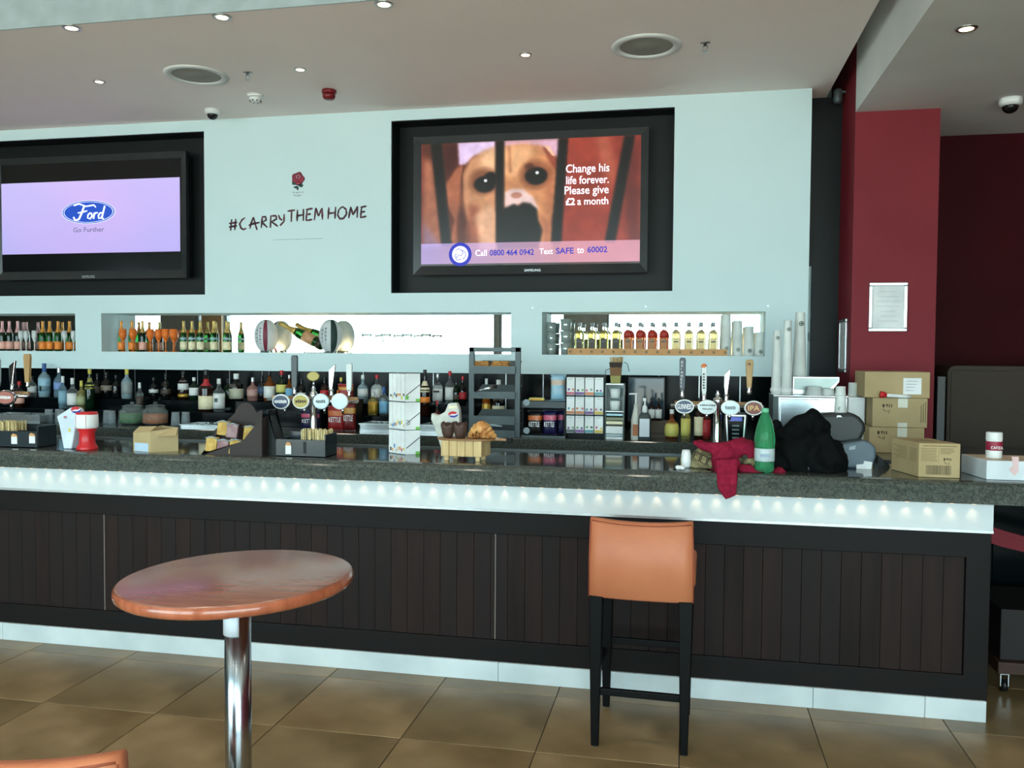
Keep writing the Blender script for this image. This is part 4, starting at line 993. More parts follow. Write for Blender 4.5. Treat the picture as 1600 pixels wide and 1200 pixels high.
sp(507, 590, T2, 12, 'tall', m_brown, [(.2, .5, lab_r)], .85, cap_k, 'brown bottle with red label between the two silver tap blades')
sp(567, 586, T2, 15, 'spirit', m_paleblue, [(.25, .6, lab_w)], .84, cap_w, 'white frosted bottle left of the red-capped clear bottle behind the gold flask')
sp(589, 586, T2, 17, 'spirit', m_clear, [(.2, .62, lab_w)], .88, cap_r, 'clear bottle with white label and red cap behind the blue-labelled flask')
sp(583, 612, T1, 15, 'square', m_yel, [(.08, .56, lab_g)], .78, cap_w, 'square gold-labelled flask on the lower step left of the snack tower', name='flask_bottle', group='square flasks')
sp(600, 605, T1, 14, 'square', m_clear, [(.08, .50, lab_b)], .78, cap_b, 'square clear flask with light blue label touching the snack tower', name='flask_bottle', group='square flasks')
sp(664, 578, T1, 15, 'tall', m_brown, [(.52, .76, lab_c), (.30, .42, lab_o)], .88, cap_k, 'brown bottle with cream shoulder label just right of the snack tower')
sp(684, 584, T2, 15, 'tall', m_clear, [(.12, .60, lab_w)], .86, cap_s, 'clear bottle with a long white label and silver cap, left of the red-capped one', marks=[(.40, .46, .6, lab_d)])
sp(683, 626, CB, 10, 'spirit', m_brown, [(.3, .6, lab_r)], .85, cap_r, 'small dark red bottle in front of the long white label', Y=5.86)
sp(703, 580, T2, 14, 'tall', m_clear, [(.15, .52, lab_w)], .86, cap_r, 'clear bottle with bright red cap above the crumpled paper bag')
sp(713, 592, T2, 11, 'tall', m_dgreen, [(.2, .4, lab_d)], .86, cap_k, 'dark green bottle between the red-capped one and the tray rack')
sp(723, 588, T2, 11, 'tall', K, [(.2, .45, lab_r)], .86, cap_r, 'black bottle with red label next to the tray rack')
sp(533, 590, T2, 12, 'tall', m_brown, [(.25, .5, lab_o)], .85, cap_y, 'brown bottle with orange label left of the white tap handle')
# bottles seen through the rack and near the taps on the right
for px, yt, wpx, st_, g, lb, cp, l in ((760, 592, 13, 'spirit', m_amber, lab_g, cap_w, 'gold-labelled bottle seen through the left half of the tray rack'), (779, 594, 19, 'fat', K, lab_c, cap_w, 'broad cream-labelled bottle seen through the right half of the tray rack')):
    sp(px, yt, CB, wpx, st_, g, [(.28 if wpx < 15 else .2, .62, lb)], .84, cp, l, Y=5.95, group='bottles behind the tray rack')
for px, yt, wpx, st_, g, lb, cp, l in ((1050, 640, 22, 'round', m_rum, lab_y, cap_w, 'round-shouldered red-brown bottle with a pale yellow label left of the white-collared tap'), (1072, 628, 15, 'tall', m_yel, lab_y, cap_k, 'pale yellow bottle under the dark blue tap badge'),
                                      (1093, 622, 15, 'tall', m_brown, lab_c, cap_k, 'brown bottle with cream label under the second tap badge'), (1104, 630, 14, 'spirit', mat('deep_red_bottle', (88, 24, 18), .1), lab_r, cap_r, 'deep red bottle close behind the chrome tap column')):
    sp(px, yt, CB, wpx, st_, g, [(.1, .55, lb)], .86, cp, l, Y=5.72, group='bottles behind the right taps')
# pump bottle, sanitiser, small bottles
def simple(name, label, cat, c, group=None): return thing(name, label, cat, c, group)
a = at(993, 690, Y=5.58); zt = at(993, 614, Y=5.58).z; r = .030; h = zt-CB; c = (a.x, 5.58, CB)
t = simple('pump_bottle', 'white conical pump bottle with a small orange label left of the hand sanitiser', 'bottle', c)
MB().lathe([(r, 0), (r*1.05, .01), (r, h*.42), (r*.45, h*.70), (r*.4, h*.76)], c, n=20).build('body', mat('milky_plastic', (196, 196, 186), .4), t)
MB().lathe([(.006, h*.74), (.006, h*.97)], c, n=10).tube([(c[0]+.012, c[1], CB+h*.985), (c[0]-.045, c[1], CB+h*.975)], .006, 8).build('pump', whitep, t)
MB().box(c[0]-.017, c[0]+.017, c[1]-r*1.06-.001, c[1]-r*.8, CB+h*.10, CB+h*.34).build('paper_label', mat('rust_label', (168, 96, 50), .5), t)
a = at(1007, 690, Y=5.56); zt = at(1007, 622, Y=5.56).z; h = zt-CB; c = (a.x, 5.56, CB); r = .048
t = simple('sanitiser_bottle', 'hand sanitiser bottle with silver-white label and white pump, right of the conical bottle', 'bottle', c)
MB().lathe([(r*.96, 0), (r, .01), (r, h*.50), (r*.86, h*.60), (r*.36, h*.68)], c, n=20, sq=(1, .7)).build('body', mat('smoky_plastic', (74, 84, 84), .15, trans=.3), t)
MB().lathe([(r*.38, h*.66), (r*.34, h*.80), (.006, h*.84), (.006, h*.93)], c, n=12).box(c[0]-.012, c[0]+.008, c[1]-.01, c[1]+.01, CB+h*.93, CB+h).build('pump', whitep, t)
MB().box(c[0]-r*.66, c[0]+r*.66, c[1]-r*.74, c[1]-r*.5, CB+h*.10, CB+h*.52).build('paper_label', mat('silver_label', (206, 212, 220), .4), t)
for px, l in ((1018, 'first little bottle with white label on the brown box behind the sanitiser'), (1029, 'second little bottle with white label, nearer the taps')):
    a = at(px, 655, Y=5.80); c = (a.x, 5.80, 1.253); bottle('syrup_bottle', l, 'bottle', c, at(px, 622, Y=5.8).z-1.253, .021, 'fat', m_brown, [(.1, .5, lab_w)], .78, cap_k, 'little syrup bottles')
a, b = at(1013, 690, Y=5.74), at(1046, 652, Y=5.74)
t = thing('brown_carton', 'small dull brown carton under the little syrup bottles', 'box', (a.x, 5.8, CB)); MB().box(a.x, b.x, 5.74, 5.86, CB, 1.252).build('carton', mat('dull_brown_card', (86, 76, 64), .7), t, bevel=.002)
MB().box(a.x+.01, b.x-.01, 5.7385, 5.7405, CB+.03, CB+.035).build('print_line', print_dark, t)
# till monitor
a, b = at(980, 655, Y=6.2), at(1040, 592, Y=6.2)
t = thing('till_monitor', 'dark till screen standing at the back behind the pump bottles', 'screen', ((a.x+b.x)/2, 6.2, CB))
MB().box(a.x, b.x, 6.2, 6.24, a.z-.02, b.z+.015).build('housing', black_p, t, bevel=.006); MB().box(a.x+.012, b.x-.012, 6.196, 6.2005, a.z+.0, b.z).build('screen', mat('till_glass', (44, 66, 80), .08), t)
MB().box(a.x+.05, b.x-.05, 6.22, 6.26, CB, a.z).box(a.x+.02, b.x-.02, 6.15, 6.30, CB, CB+.012).build('stand', black_p, t)
# steel trays in front of the step
def tray(px0, px1, Y0, Y1, yt, label):
    x0, x1 = at(px0, 660, Y=Y0).x, at(px1, 660, Y=Y0).x; zt = at((px0+px1)/2, yt, Y=Y0).z
    t = thing('steel_tray', label, 'tray', ((x0+x1)/2, (Y0+Y1)/2, CB), 'steel ice trays'); w_ = .006
    q = MB().box(x0, x1, Y0, Y0+w_, CB+.0005, zt).box(x0, x1, Y1-w_, Y1, CB, zt).box(x0, x0+w_, Y0, Y1, CB, zt).box(x1-w_, x1, Y0, Y1, CB, zt).box(x0, x1, Y0, Y1, CB, CB+.004)
    q.build('tray_body', steel, t, bevel=.001, seg=1)
    MB().box(x0-.006, x1+.006, Y0-.008, Y0, zt-.008, zt).build('rolled_rim', steel, t); MB().box(x0-.006, x1+.006, Y1, Y1+.008, zt-.008, zt).build('rolled_rim', steel, t)
    q = MB(); rng = random.Random(int(px0))
    for i in range(60):
        q.ell((rng.uniform(x0+.02, x1-.02), rng.uniform(Y0+.02, Y1-.02), zt-.02+rng.uniform(-.012, .014)), (.014, .014, .011), nu=6, nv=4)
    o = q.build('ice_cubes', mat('ice', (150, 168, 172), .1, trans=.6, ior=1.3), t); o['kind'] = 'stuff'
tray(282, 372, 5.62, 5.84, 664, 'long steel ice tray behind the brown display box')
tray(562, 612, 5.62, 5.84, 662, 'steel ice tray left of the snack tower')
tray(655, 690, 5.62, 5.84, 664, 'steel ice tray between the snack tower and the muffins')
tray(-20, 62, 5.62, 5.84, 648, 'steel tray of glassware at the far left')
# upturned glasses on the counter left
gl = glass('tumbler_glass', (226, 236, 240), rough=.12, trans=.8, ior=1.12)
jarg = glass('jar_clear_glass', (232, 240, 238), trans=.93, ior=1.08)
for i, (px, yb, l) in enumerate(((74, 668, 'upturned glass left of the flared cup holder'), (84, 670, 'upturned glass just left of the flared cup holder'), (92, 671, 'upturned glass touching the flared cup holder'), (160, 668, 'upturned glass right of the red pot'), (172, 668, 'second upturned glass right of the red pot'), (184, 667, 'upturned glass left of the green garnish jar'),
                                (272, 666, 'tumbler right of the orange garnish jar'), (283, 664, 'second tumbler right of the orange garnish jar'))):
    c = at(px, 670, Y=5.72); c = (c.x, 5.74+.04*(i % 2), CB); 
    t = thing('tumbler', l, 'glass', c, 'tumblers on the back counter')
    MB().lathe([(.034, 0), (.028, .10), (.026, .10), (.031, .004)], c, n=18).build('wall', gl, t); MB().lathe([(.028, .092), (.028, .101)], c, n=18).build('base', gl, t)
# garnish jars
for px, colr, l in ((207, mat('green_garnish', (84, 140, 84), .7, scale=40, c2=(62, 110, 62)), 'round glass jar half full of green garnish'), (243, mat('orange_garnish', (206, 112, 56), .7, scale=40, c2=(170, 88, 44)), 'round glass jar half full of orange-brown garnish')):
    Y = 5.76; c = at(px, 668, Y=Y); c = (c.x, Y, CB); r = 17.5*mpp(px, Y)
    h = at(px, 633, Y=Y).z-CB
    t = thing('garnish_jar', l, 'jar', c, 'garnish jars')
    MB().lathe([(r*.7, 0), (r*.95, .012), (r, h*.35), (r*.97, h*.7), (r*.72, h*.86), (r*.72, h*.93), (r*.68, h*.93), (r*.68, h*.85), (r*.92, h*.68), (r*.94, h*.35), (r*.88, .016), (r*.6, .008)], c, n=28).build('jar_glass', jarg, t)
    MB().lathe([(r*.62, .010), (r*.90, .018), (r*.93, h*.35), (r*.91, h*.55), (.01, h*.57)], c, n=24).build('garnish', colr, t)
    MB().lathe([(r*.78, h*.93), (r*.8, h*.96), (r*.5, h*1.02), (r*.12, h*1.05), (r*.18, h*1.14), (r*.05, h*1.18)], c, n=24).build('lid', jarg, t)
# crisp packet stand right of the rack
def packet(name, label, x0, x1, z0, z1, Y, mcol, stripe, parent=None, txt_=None, group=None, lean=0, blob_m=None):
    t = thing(name, label, 'crisps', ((x0+x1)/2, Y, z0), group)
    q = MB(); nx, nz = 8, 10; vs = []
    for sgn in (-1, 1):
        for j in range(nz+1):
            for i in range(nx+1):
                u = -1+2*i/nx; v = -1+2*j/nz
                puff = .020*(1-u**4)*(1-v**6)*(1+.12*math.sin(5*u+3*v))
                vs.append(((x0+x1)/2+u*(x1-x0)/2*(1-.03*math.cos(3*v)), Y+sgn*puff+lean*(v+1)/2, (z0+z1)/2+v*(z1-z0)/2))
    n1 = (nx+1)*(nz+1); fs = []
    for s in (0, 1):
        for j in range(nz):
            for i in range(nx):
                a_ = s*n1+j*(nx+1)+i; fs.append((a_, a_+1, a_+nx+2, a_+nx+1))
    q.add(vs, fs, 0, True); q.m = [0]*len(fs)
    for k, f in enumerate(fs):
        j = (k % (nx*nz))//nx
        if j in (6, 7): q.m[k] = 1
    q.build('packet', [mcol, stripe], t)
    q = MB()
    for zz in (z0, z1-.008): q.box(x0, x1, Y-.002+(lean if zz > z0 else 0), Y+.002+(lean if zz > z0 else 0), zz, zz+.008)
    q.build('crimped_seam', mcol, t)
    if txt_: text('packet_lettering', txt_, text_w, x0+(x1-x0)*.14, x0+(x1-x0)*.86, z0+(z1-z0)*.34, z0+(z1-z0)*.54, Y-.0245+lean*.5, t, bold=.01)
    return t
a, b = at(815, 683, Y=5.60), at(884, 622, Y=5.60)
cs = thing('crisp_stand', 'black two-tier crisp display with dark back and shelf beside the tray rack', 'display stand', ((a.x+b.x)/2, 5.7, CB))
zt = at(850, 627, Y=5.6).z
MB().box(a.x, b.x, 5.80, 5.815, CB, zt).build('back_panel', black_m, cs)
MB().box(a.x, a.x+.012, 5.60, 5.80, CB, zt).box(b.x-.012, b.x, 5.60, 5.80, CB, zt).build('side_panel', black_m, cs)
MB().box(a.x, b.x, 5.58, 5.80, zt-.045, zt).build('top_shelf', mat('shelf_slate', (58, 66, 70), .4), cs, bevel=.003)
MB().box(a.x, b.x, 5.585, 5.60, CB, CB+.012).build('front_lip', dgrey, cs)
for py in (629, 673):
    p = at(820, py, Y=5.575); disc('round_sticker', p.x+.01, p.z, 5.5775 if py < 650 else 5.583, .022, .022, mat('grey_sticker', (150, 164, 172), .5), cs, 20, .0015)
pk = mat('packet_black', (26, 22, 24), .3); pkp = mat('packet_indigo', (30, 28, 70), .3); so = mat('packet_orange', (206, 112, 60), .35); spk_ = mat('packet_pink', (206, 92, 120), .35)
W_ = lambda px, Y=5.64: at(px, 650, Y=Y).x
zc = CB+.013
packet('crisp_packet', 'black crisp packet with an orange band, left in the crisp display', W_(824), W_(847), zc, zc+.16, 5.645, pk, so, txt_='KETTLE', group='crisp packets')
packet('crisp_packet', 'indigo crisp packet with a pink band, middle of the crisp display', W_(848), W_(870), zc, zc+.165, 5.645, pkp, spk_, txt_='KETTLE', group='crisp packets')
packet('crisp_packet', 'indigo crisp packet with a pink band tucked at the right of the display', W_(869), W_(881), zc, zc+.165, 5.70, pkp, spk_, group='crisp packets')
packet('crisp_packet', 'pale blue crisp packet lying on top of the crisp display', W_(860, 5.7), W_(884, 5.7), zt+.001, zt+.175, 5.70, mat('packet_pale_blue', (136, 182, 206), .35, scale=14, c2=(170, 196, 206)), mat('packet_peach', (206, 180, 160), .35), group='crisp packets')
t = thing('snack_bar', 'yellow wrapped bar lying on the top shelf of the crisp display', 'snack', (W_(838), 5.66, zt)); MB().box(W_(826), W_(850), 5.63, 5.68, zt+.001, zt+.020).build('wrapper', lab_y, t, bevel=.008); MB().box(W_(830), W_(846), 5.628, 5.6305, zt+.007, zt+.013).build('wrapper_print', lab_o, t)
# crisp packets behind the middle taps
for px0, px1, y0, y1, mc, sc_, l in ((470, 499, 640, 672, pkp, spk_, 'dark blue crisp packet with a pink band behind the chrome tap column'), (512, 538, 634, 672, mat('packet_red', (150, 34, 36), .35), so, 'red crisp packet with an orange band behind the right tap badge'), (536, 556, 628, 673, mat('packet_dark_red', (110, 24, 28), .35), mat('packet_amber', (206, 150, 70), .35), 'dark red crisp packet at the right end behind the middle taps'), (524, 548, 600, 630, mat('packet_red', (0, 0, 0)), mat('packet_amber', (0, 0, 0)), 'red and yellow packet above the tap rail, upper row')):
    up = y1 < 640
    z1_ = at(px0, y0, Y=5.7).z
    zb = 1.36 if up else CB+.002
    packet('crisp_packet', l, W_(px0, 5.7), W_(px1, 5.7), zb, z1_, 5.7+(.05 if up else 0), mc, sc_, txt_=None if up else 'KETTLE', group='crisp packets behind the middle taps')
a, b = W_(500, 5.74), W_(556, 5.74)
t = thing('wire_shelf', 'dark shelf box that raises the upper crisp packet behind the middle taps', 'shelf', ((a+b)/2, 5.8, CB)); MB().box(a, b, 5.735, 5.885, 1.34, 1.358).box(a, a+.01, 5.735, 5.885, CB, 1.34).box(b-.01, b, 5.735, 5.885, CB, 1.34).build('shelf_frame', black_m, t); MB().box(a, b, 5.87, 5.885, CB, 1.34).build('back_sheet', black_m, t)

# ------------------------------------------------------------------ tray rack
RY0, RY1 = 5.52, 5.66
a, b = at(731, 683, Y=RY0), at(812, 543, Y=RY0); x0, x1, ztp = a.x, b.x, b.z
rk = thing('tray_rack', 'dark grey steel four-tier tray rack standing on the back counter', 'rack', ((x0+x1)/2, RY0, CB))
pw = .034
for xx in (x0, x1-pw): MB().box(xx, xx+pw, RY0+.02, RY0+.05, CB, ztp).build('upright', dgrey, rk, bevel=.002)
MB().box(x0, x1, RY0+.02, RY0+.05, ztp-.03, ztp).build('top_bar', dgrey, rk, bevel=.002)
for yt, yb in ((572, 584), (612, 623), (650, 663), (672, 684)):
    zb_ = at(770, yb, Y=RY0).z; zt_ = at(770, yt, Y=RY0).z
    q = MB().box(x0+.012, x1-.03, RY0, RY0+.006, zb_, zt_)
    q.add([(x0+.03, RY0+.006, zb_+.006), (x1-.035, RY0+.006, zb_+.006), (x1-.03, RY1+.1, zb_+.085), (x0+.04, RY1+.1, zb_+.085), (x0+.03, RY0+.006, zb_), (x1-.035, RY0+.006, zb_), (x1-.03, RY1+.1, zb_+.079), (x0+.04, RY1+.1, zb_+.079)], [(0, 1, 2, 3), (7, 6, 5, 4), (0, 4, 5, 1), (1, 5, 6, 2), (2, 6, 7, 3), (3, 7, 4, 0)])
    q.build('sloping_tray', dgrey, rk)
bisc = mat('biscuit', (196, 142, 76), .7, scale=40, c2=(150, 96, 44), bump=.3)
zt_ = at(770, 578, Y=RY0).z
for i, (px, l) in enumerate(((746, 'golden flapjack pile piece at the left of the top tray'), (758, 'golden flapjack second from left on the top tray'), (776, 'golden flapjack in the right half of the top tray'), (789, 'golden flapjack at the right end of the top tray'))):
    c = at(px, 570, Y=RY0+.06); t = thing('flapjack', l, 'pastry', (c.x, RY0+.06, zt_+.02), 'flapjacks on the top tray')
    z_ = zt_+.014
    q = MB()
    for k in range(3): q.box(c.x-.036+.004*k, c.x+.032-.003*k, RY0+.03+.006*k, RY0+.10-.004*k, z_+.013*k+.006, z_+.013*k+.018)
    q.build('slices', bisc, t, bevel=.004)
t = thing('serving_tongs', 'shiny silver tongs lying on the second tray of the rack', 'tongs', at(760, 612, Y=RY0+.03))
c0_ = at(742, 613, Y=RY0-.006); c1_ = at(777, 603, Y=RY0+.03)
MB().tube([c0_, c0_.lerp(c1_, .5)+Vector((0, 0, .008)), c1_], [.003, .004, .006], 6).build('upper_arm', chrome, t)
MB().tube([c0_, c0_.lerp(c1_, .5)-Vector((0, -.004, -.001)), c1_-Vector((0, 0, .01))], [.003, .004, .006], 6).build('lower_arm', chrome, t)
t = thing('wrapped_cutlery', 'clear-wrapped bundle lying on the bottom tray of the rack', 'bundle', at(770, 662, Y=RY0+.03))
c0_ = at(756, 664, Y=RY0+.0); c1_ = at(785, 666, Y=RY0+.0); c0_.y = c1_.y = RY0-.008
MB().tube([c0_, c0_.lerp(c1_, .5)+Vector((0, 0, .004)), c1_], [.007, .009, .006], 7).build('wrap', mat('film_wrap', (170, 190, 198), .15, trans=.3), t)

# ------------------------------------------------------------------ white snack carton grid (4 x 3)
gx = [884, 898, 913, 928, 943]; gy = [588, 618, 648, 677]; GY = 5.58
rng = random.Random(5); cols = [mat('print_%s' % n, c, .5) for n, c in (('purple', (130, 90, 150)), ('green', (110, 160, 90)), ('teal', (90, 150, 160)), ('orange', (206, 130, 90)), ('pink', (206, 110, 130)), ('mustard', (206, 180, 80)), ('sage', (130, 160, 130)), ('slate', (80, 90, 92)))]
a, b = at(882, 684, Y=GY), at(945, 586, Y=GY)
gr = thing('snack_rack', 'black wire rack holding three rows of slim white snack cartons', 'rack', ((a.x+b.x)/2, GY, CB))
MB().box(a.x, b.x, GY+.11, GY+.12, CB, b.z).box(a.x, a.x+.006, GY+.01, GY+.12, CB, b.z-.02).box(b.x-.006, b.x, GY+.01, GY+.12, CB, b.z-.02).build('back', black_m, gr)
ordr = ['top', 'middle', 'bottom']; cn = ['leftmost', 'second', 'third', 'rightmost']
for j in range(3):
    zz0 = at(913, gy[j+1], Y=GY).z; zz1 = at(913, gy[j]+1, Y=GY).z
    MB().box(a.x+.004, b.x-.004, GY, GY+.11, zz0-.006, zz0).build('shelf', black_m, gr)
    for i in range(4):
        xa, xb = at(gx[i], 640, Y=GY).x+.003, at(gx[i+1], 640, Y=GY).x-.003
        t = thing('snack_carton', '%s slim white snack carton in the %s row of the rack' % (cn[i], ordr[j]), 'carton', ((xa+xb)/2, GY+.05, zz0), 'slim white snack cartons')
        MB().box(xa, xb, GY+.008, GY+.09, zz0+.0005, zz1-.004).build('carton', paper, t, bevel=.002, seg=1)
        MB().box(xa+.001, xb-.001, GY+.0066, GY+.0085, zz0+.004, zz0+.022).build('flavour_band', cols[rng.randrange(8)], t)
        for k in range(2):
            cx_ = xa+(xb-xa)*(.25+.5*k)+rng.uniform(-.004, .004); disc('fruit_print', cx_, zz0+.032+rng.uniform(0, .008), GY+.0064, .008, .008, cols[rng.randrange(8)], t, 9, .002)
        MB().box(xa+(xb-xa)*.2, xa+(xb-xa)*.75, GY+.0064, GY+.008, zz1-.018, zz1-.014).build('title_print', mat('light_print', (180, 186, 190), .5), t)
# acrylic leaflet holder with cup box on top
a, b = at(945, 690, Y=5.56), at(975, 600, Y=5.56)
t = thing('clear_dispenser', 'tall clear dispenser of white cups, cutlery and packets below the brown stirrer box', 'dispenser', ((a.x+b.x)/2, 5.6, CB))
H = b.z-CB; X0, X1 = a.x, b.x; lay = [(0, .05, paper), (.055, .10, mat('pale_teal_pack', (176, 200, 204), .5)), (.105, .24, paper), (.27, .33, lab_c), (.34, .40, mat('olive_pack', (130, 136, 110), .5)), (.42, .47, mat('steel_pack', (120, 150, 160), .3, metal=.5))]
MB().box(X0, X1, 5.68, 5.69, CB, b.z).box(X0, X0+.004, 5.56, 5.68, CB, b.z).box(X1-.004, X1, 5.56, 5.68, CB, b.z).build('acrylic_box', mat('clear_acrylic', (190, 208, 208), .1, trans=.6, ior=1.2), t)
for (f0, f1, m_) in lay: MB().box(X0+.006, X1-.006, 5.565, 5.67, CB+H*f0+.001, CB+H*f1).build('packet_layer', m_, t, bevel=.003)
for f in (.52, .74): MB().lathe([(.030, H*f), (.036, H*(f+.17)), (.030, H*(f+.17)), (.026, H*(f+.01))], ((X0+X1)/2, 5.615, CB), n=20).build('white_cup', cupm, t)
MB().box(X0, X1, 5.56, 5.68, CB+H*.50, CB+H*.51).box(X0, X1, 5.56, 5.68, CB+H-.005, CB+H).build('divider', alu, t)
c = at(962, 600, Y=5.62); z0_ = b.z+.001; z1_, z2_, z3_, z4_ = [at(962, y, Y=5.62).z for y in (587, 574, 566, 558)]
t = thing('stirrer_box', 'brown and olive tapered box full of wooden stirrers on top of the clear dispenser', 'box', (c.x, 5.62, z0_))
def taper(q, cx, cy, w0, w1, z0, z1, d=.7):
    vs = [(cx+sx*w, cy+sy*w*d, z) for z, w in ((z0, w0), (z1, w1)) for sx, sy in ((-1, -1), (1, -1), (1, 1), (-1, 1))]
    return q.add(vs, [(3, 2, 1, 0), (4, 5, 6, 7), (0, 1, 5, 4), (1, 2, 6, 5), (2, 3, 7, 6), (3, 0, 4, 7)])
taper(MB(), c.x, 5.62, .030, .034, z0_, z1_).build('base_band', mat('olive_card', (150, 146, 84), .7), t)
taper(MB(), c.x, 5.62, .034, .037, z1_, z2_).build('middle_band', mat('brown_card', (120, 84, 50), .7), t)
taper(MB(), c.x, 5.62, .037, .042, z2_, z3_).build('dark_rim', mat('dark_brown_card', (48, 34, 26), .7), t)
q = MB()
for i in range(40):
    x = rng.uniform(-.036, .036); y = rng.uniform(-.025, .025); q.tube([(c.x+x, 5.62+y, z2_), (c.x+x*1.25, 5.62+y, z4_+rng.uniform(-.006, .004))], .002, 4, smooth=False)
q.build('stirrers', pine, t)['kind'] = 'stuff'
for s, pts in ((-1, ((953, 576), (947, 578), (943, 598))), (1, ((975, 566), (980, 568), (983, 580)))):
    MB().tube([at(x, y, Y=5.62) for x, y in pts], .0028, 6).build('wire_hook', dgrey, t)

# ------------------------------------------------------------------ beer taps
wood_h = mat('tap_wood', (176, 142, 92), .45, scale=5, c2=(160, 126, 78), stretch=(6, 6, 1))
oval = lambda cx, cz, rx, rz, n=32: [(cx+rx*math.cos(2*PI*i/n), cz+rz*math.sin(2*PI*i/n)) for i in range(n)]
def badge(t, px, py, Y, rim, face, words=None, tm=None, rx=None, rz=None, extra=None):
    p = at(px, py, Y=Y); s = mpp(px, Y); rx = (rx or 15.5)*s; rz = (rz or 11.5)*s
    b = MB().prism(oval(p.x, p.z, rx, rz), Y-.012, Y+.004).build('badge', rim, t, bevel=.003)
    MB().prism(oval(p.x, p.z, rx*.86, rz*.82), Y-.0135, Y-.010).build('badge_face', face, b)
    MB().tube([(p.x, Y, p.z), (p.x, Y+.05, p.z)], .012, 10).build('badge_mount', chrome, b)
    if words:
        n = len(words)
        for i, (wd, k, m_, sh) in enumerate(words):
            hh = rz*1.0/n; zc_ = p.z+(n/2-.5-i)*hh*1.05
            if wd == '~':
                qq = MB(); rgn = random.Random(int(px)+i); xx_ = p.x-rx*k
                while xx_ < p.x+rx*k:
                    ww_ = rgn.uniform(.0025, .006); qq.box(xx_, xx_+ww_, Y-.0142, Y-.0136, zc_-hh*rgn.uniform(.14, .26), zc_+hh*rgn.uniform(.14, .26)); xx_ += ww_+.0018
                qq.build('badge_print', m_, b); continue
            text('badge_lettering', wd, m_, p.x-rx*k, p.x+rx*k, zc_-hh*.36, zc_+hh*.36, Y-.0142, b, bold=.015, shear=sh)
    MB().tube([(p.x, Y+.04, p.z-rz*.8), (p.x, Y+.04, p.z-rz-.03)], [.009, .006], 10).build('nozzle', chrome, t)
def handle(t, px, y0, y1, Y, kind, m_=None, w_=7):
    a = at(px, y0, Y=Y); b = at(px, y1, Y=Y); s = mpp(px, Y); w2 = w_*s/2
    if kind == 'blade':
        q = MB().prism([(b.x-w2*.5, b.z), (b.x+w2*.3, b.z), (b.x+w2*.7, b.z+.05), (b.x+w2*1.6, a.z), (b.x-w2*.9, a.z-.035), (b.x-w2*.9, b.z+.05)], Y-.008, Y+.008)
        h = q.build('tap_handle', chrome, t, bevel=.003)
    elif kind == 'flat':
        q = MB().prism([(b.x-w2*.6, b.z), (b.x+w2*.6, b.z), (b.x+w2, b.z+.03), (b.x+w2*1.1, a.z-.012), (b.x+w2*.8, a.z), (b.x-w2*.8, a.z), (b.x-w2*1.1, a.z-.012), (b.x-w2, b.z+.03)], Y-.010, Y+.010)
        h = q.build('tap_handle', m_, t, bevel=.003)
    elif kind == 'flare':
        q = MB().prism([(b.x-w2*.65, b.z), (b.x+w2*.65, b.z), (b.x+w2*1.1, a.z-.02), (b.x+w2*.9, a.z), (b.x-w2*.9, a.z), (b.x-w2*1.1, a.z-.02)], Y-.011, Y+.011)
        h = q.build('tap_handle', m_, t, bevel=.004)
    MB().lathe([(.010, -.03), (.013, -.02), (.010, -.006), (.012, .01), (.008, .016)], (b.x, Y, b.z), n=14).build('ferrule', chrome, h)
    return a, b, s, h
def font(name, label, pxc, ytop, Y, bar0, bar1, ybar, woodbar=True, base=True):
    c = at(pxc, 650, Y=Y+.05); t = thing(name, label, 'beer tap', (c.x, Y+.05, BT))
    zt = at(pxc, ytop, Y=Y+.05).z; zb = at(pxc, ybar, Y=Y+.05).z
    MB().lathe([(.05, 0), (.05, .008), (.03, .018), (.022, .03), (.021, zb-BT+.02), (.026, zb-BT+.03), (.022, zb-BT+.05), (.010, zt-BT-.035), (.014, zt-BT-.022), (.006, zt-BT-.01), (.009, zt-BT-.004), (.002, zt-BT)], (c.x, Y+.05, BT), n=24).build('column', chrome, t)
    a, b = at(bar0, ybar, Y=Y+.05), at(bar1, ybar, Y=Y+.05)
    MB().tube([(a.x, Y+.05, zb), (b.x, Y+.05, zb)], .013, 14).build('crossbar', chrome, t)
    if woodbar: MB().box(a.x+.02, b.x-.01, Y+.062, Y+.082, zb+.006, zb+.028).build('wood_rail', tanwood, t, bevel=.003)
    return t
TY = 4.72
white_rim = mat('badge_white_rim', (222, 226, 226), .3); navy = mat('badge_navy', (26, 52, 88), .3); bsilver = mat('badge_silver_face', (170, 186, 190), .3, metal=.3); bpale = mat('badge_pale_face', (206, 220, 222), .35)
ftr = font('beer_tap_font', 'chrome four-tap beer font with oval badges above the red scarf', 1121, 610, TY, 1048, 1194, 636)
badge(ftr, 1069.5, 635, TY, white_rim, navy, [('GUINNESS', .74, text_w, 0)], rx=15, rz=11.5)
badge(ftr, 1105, 636, TY, white_rim, bpale, [('~', .74, print_dark, 0), ('~', .5, print_grey, 0)], rx=15, rz=11.5)
badge(ftr, 1141, 637, TY, white_rim, bsilver, [('~', .55, print_grey, .3), ('~', .55, print_grey, .3)][:1], rx=15, rz=12)
badge(ftr, 1177.5, 637.5, TY, white_rim, mat('badge_brown_red', (120, 52, 40), .35), [('IPA', .6, mat('badge_gold', (220, 180, 110), .4), 0)], rx=15, rz=12)
a, b, s, h = handle(ftr, 1066, 559, 613, TY, 'flat', mat('tap_navy', (20, 38, 54), .3), 9)
text('handle_lettering', 'S\nS\nE\nN\nN\nI\nU\nG'[::-1], text_w, a.x-2.0*s, a.x+1.2*s, b.z+8*s, a.z-5*s, TY-.0112, h)
a, b, s, h = handle(ftr, 1100, 572, 619, TY, 'flat', mat('tap_white', (206, 214, 214), .35), 7.5)
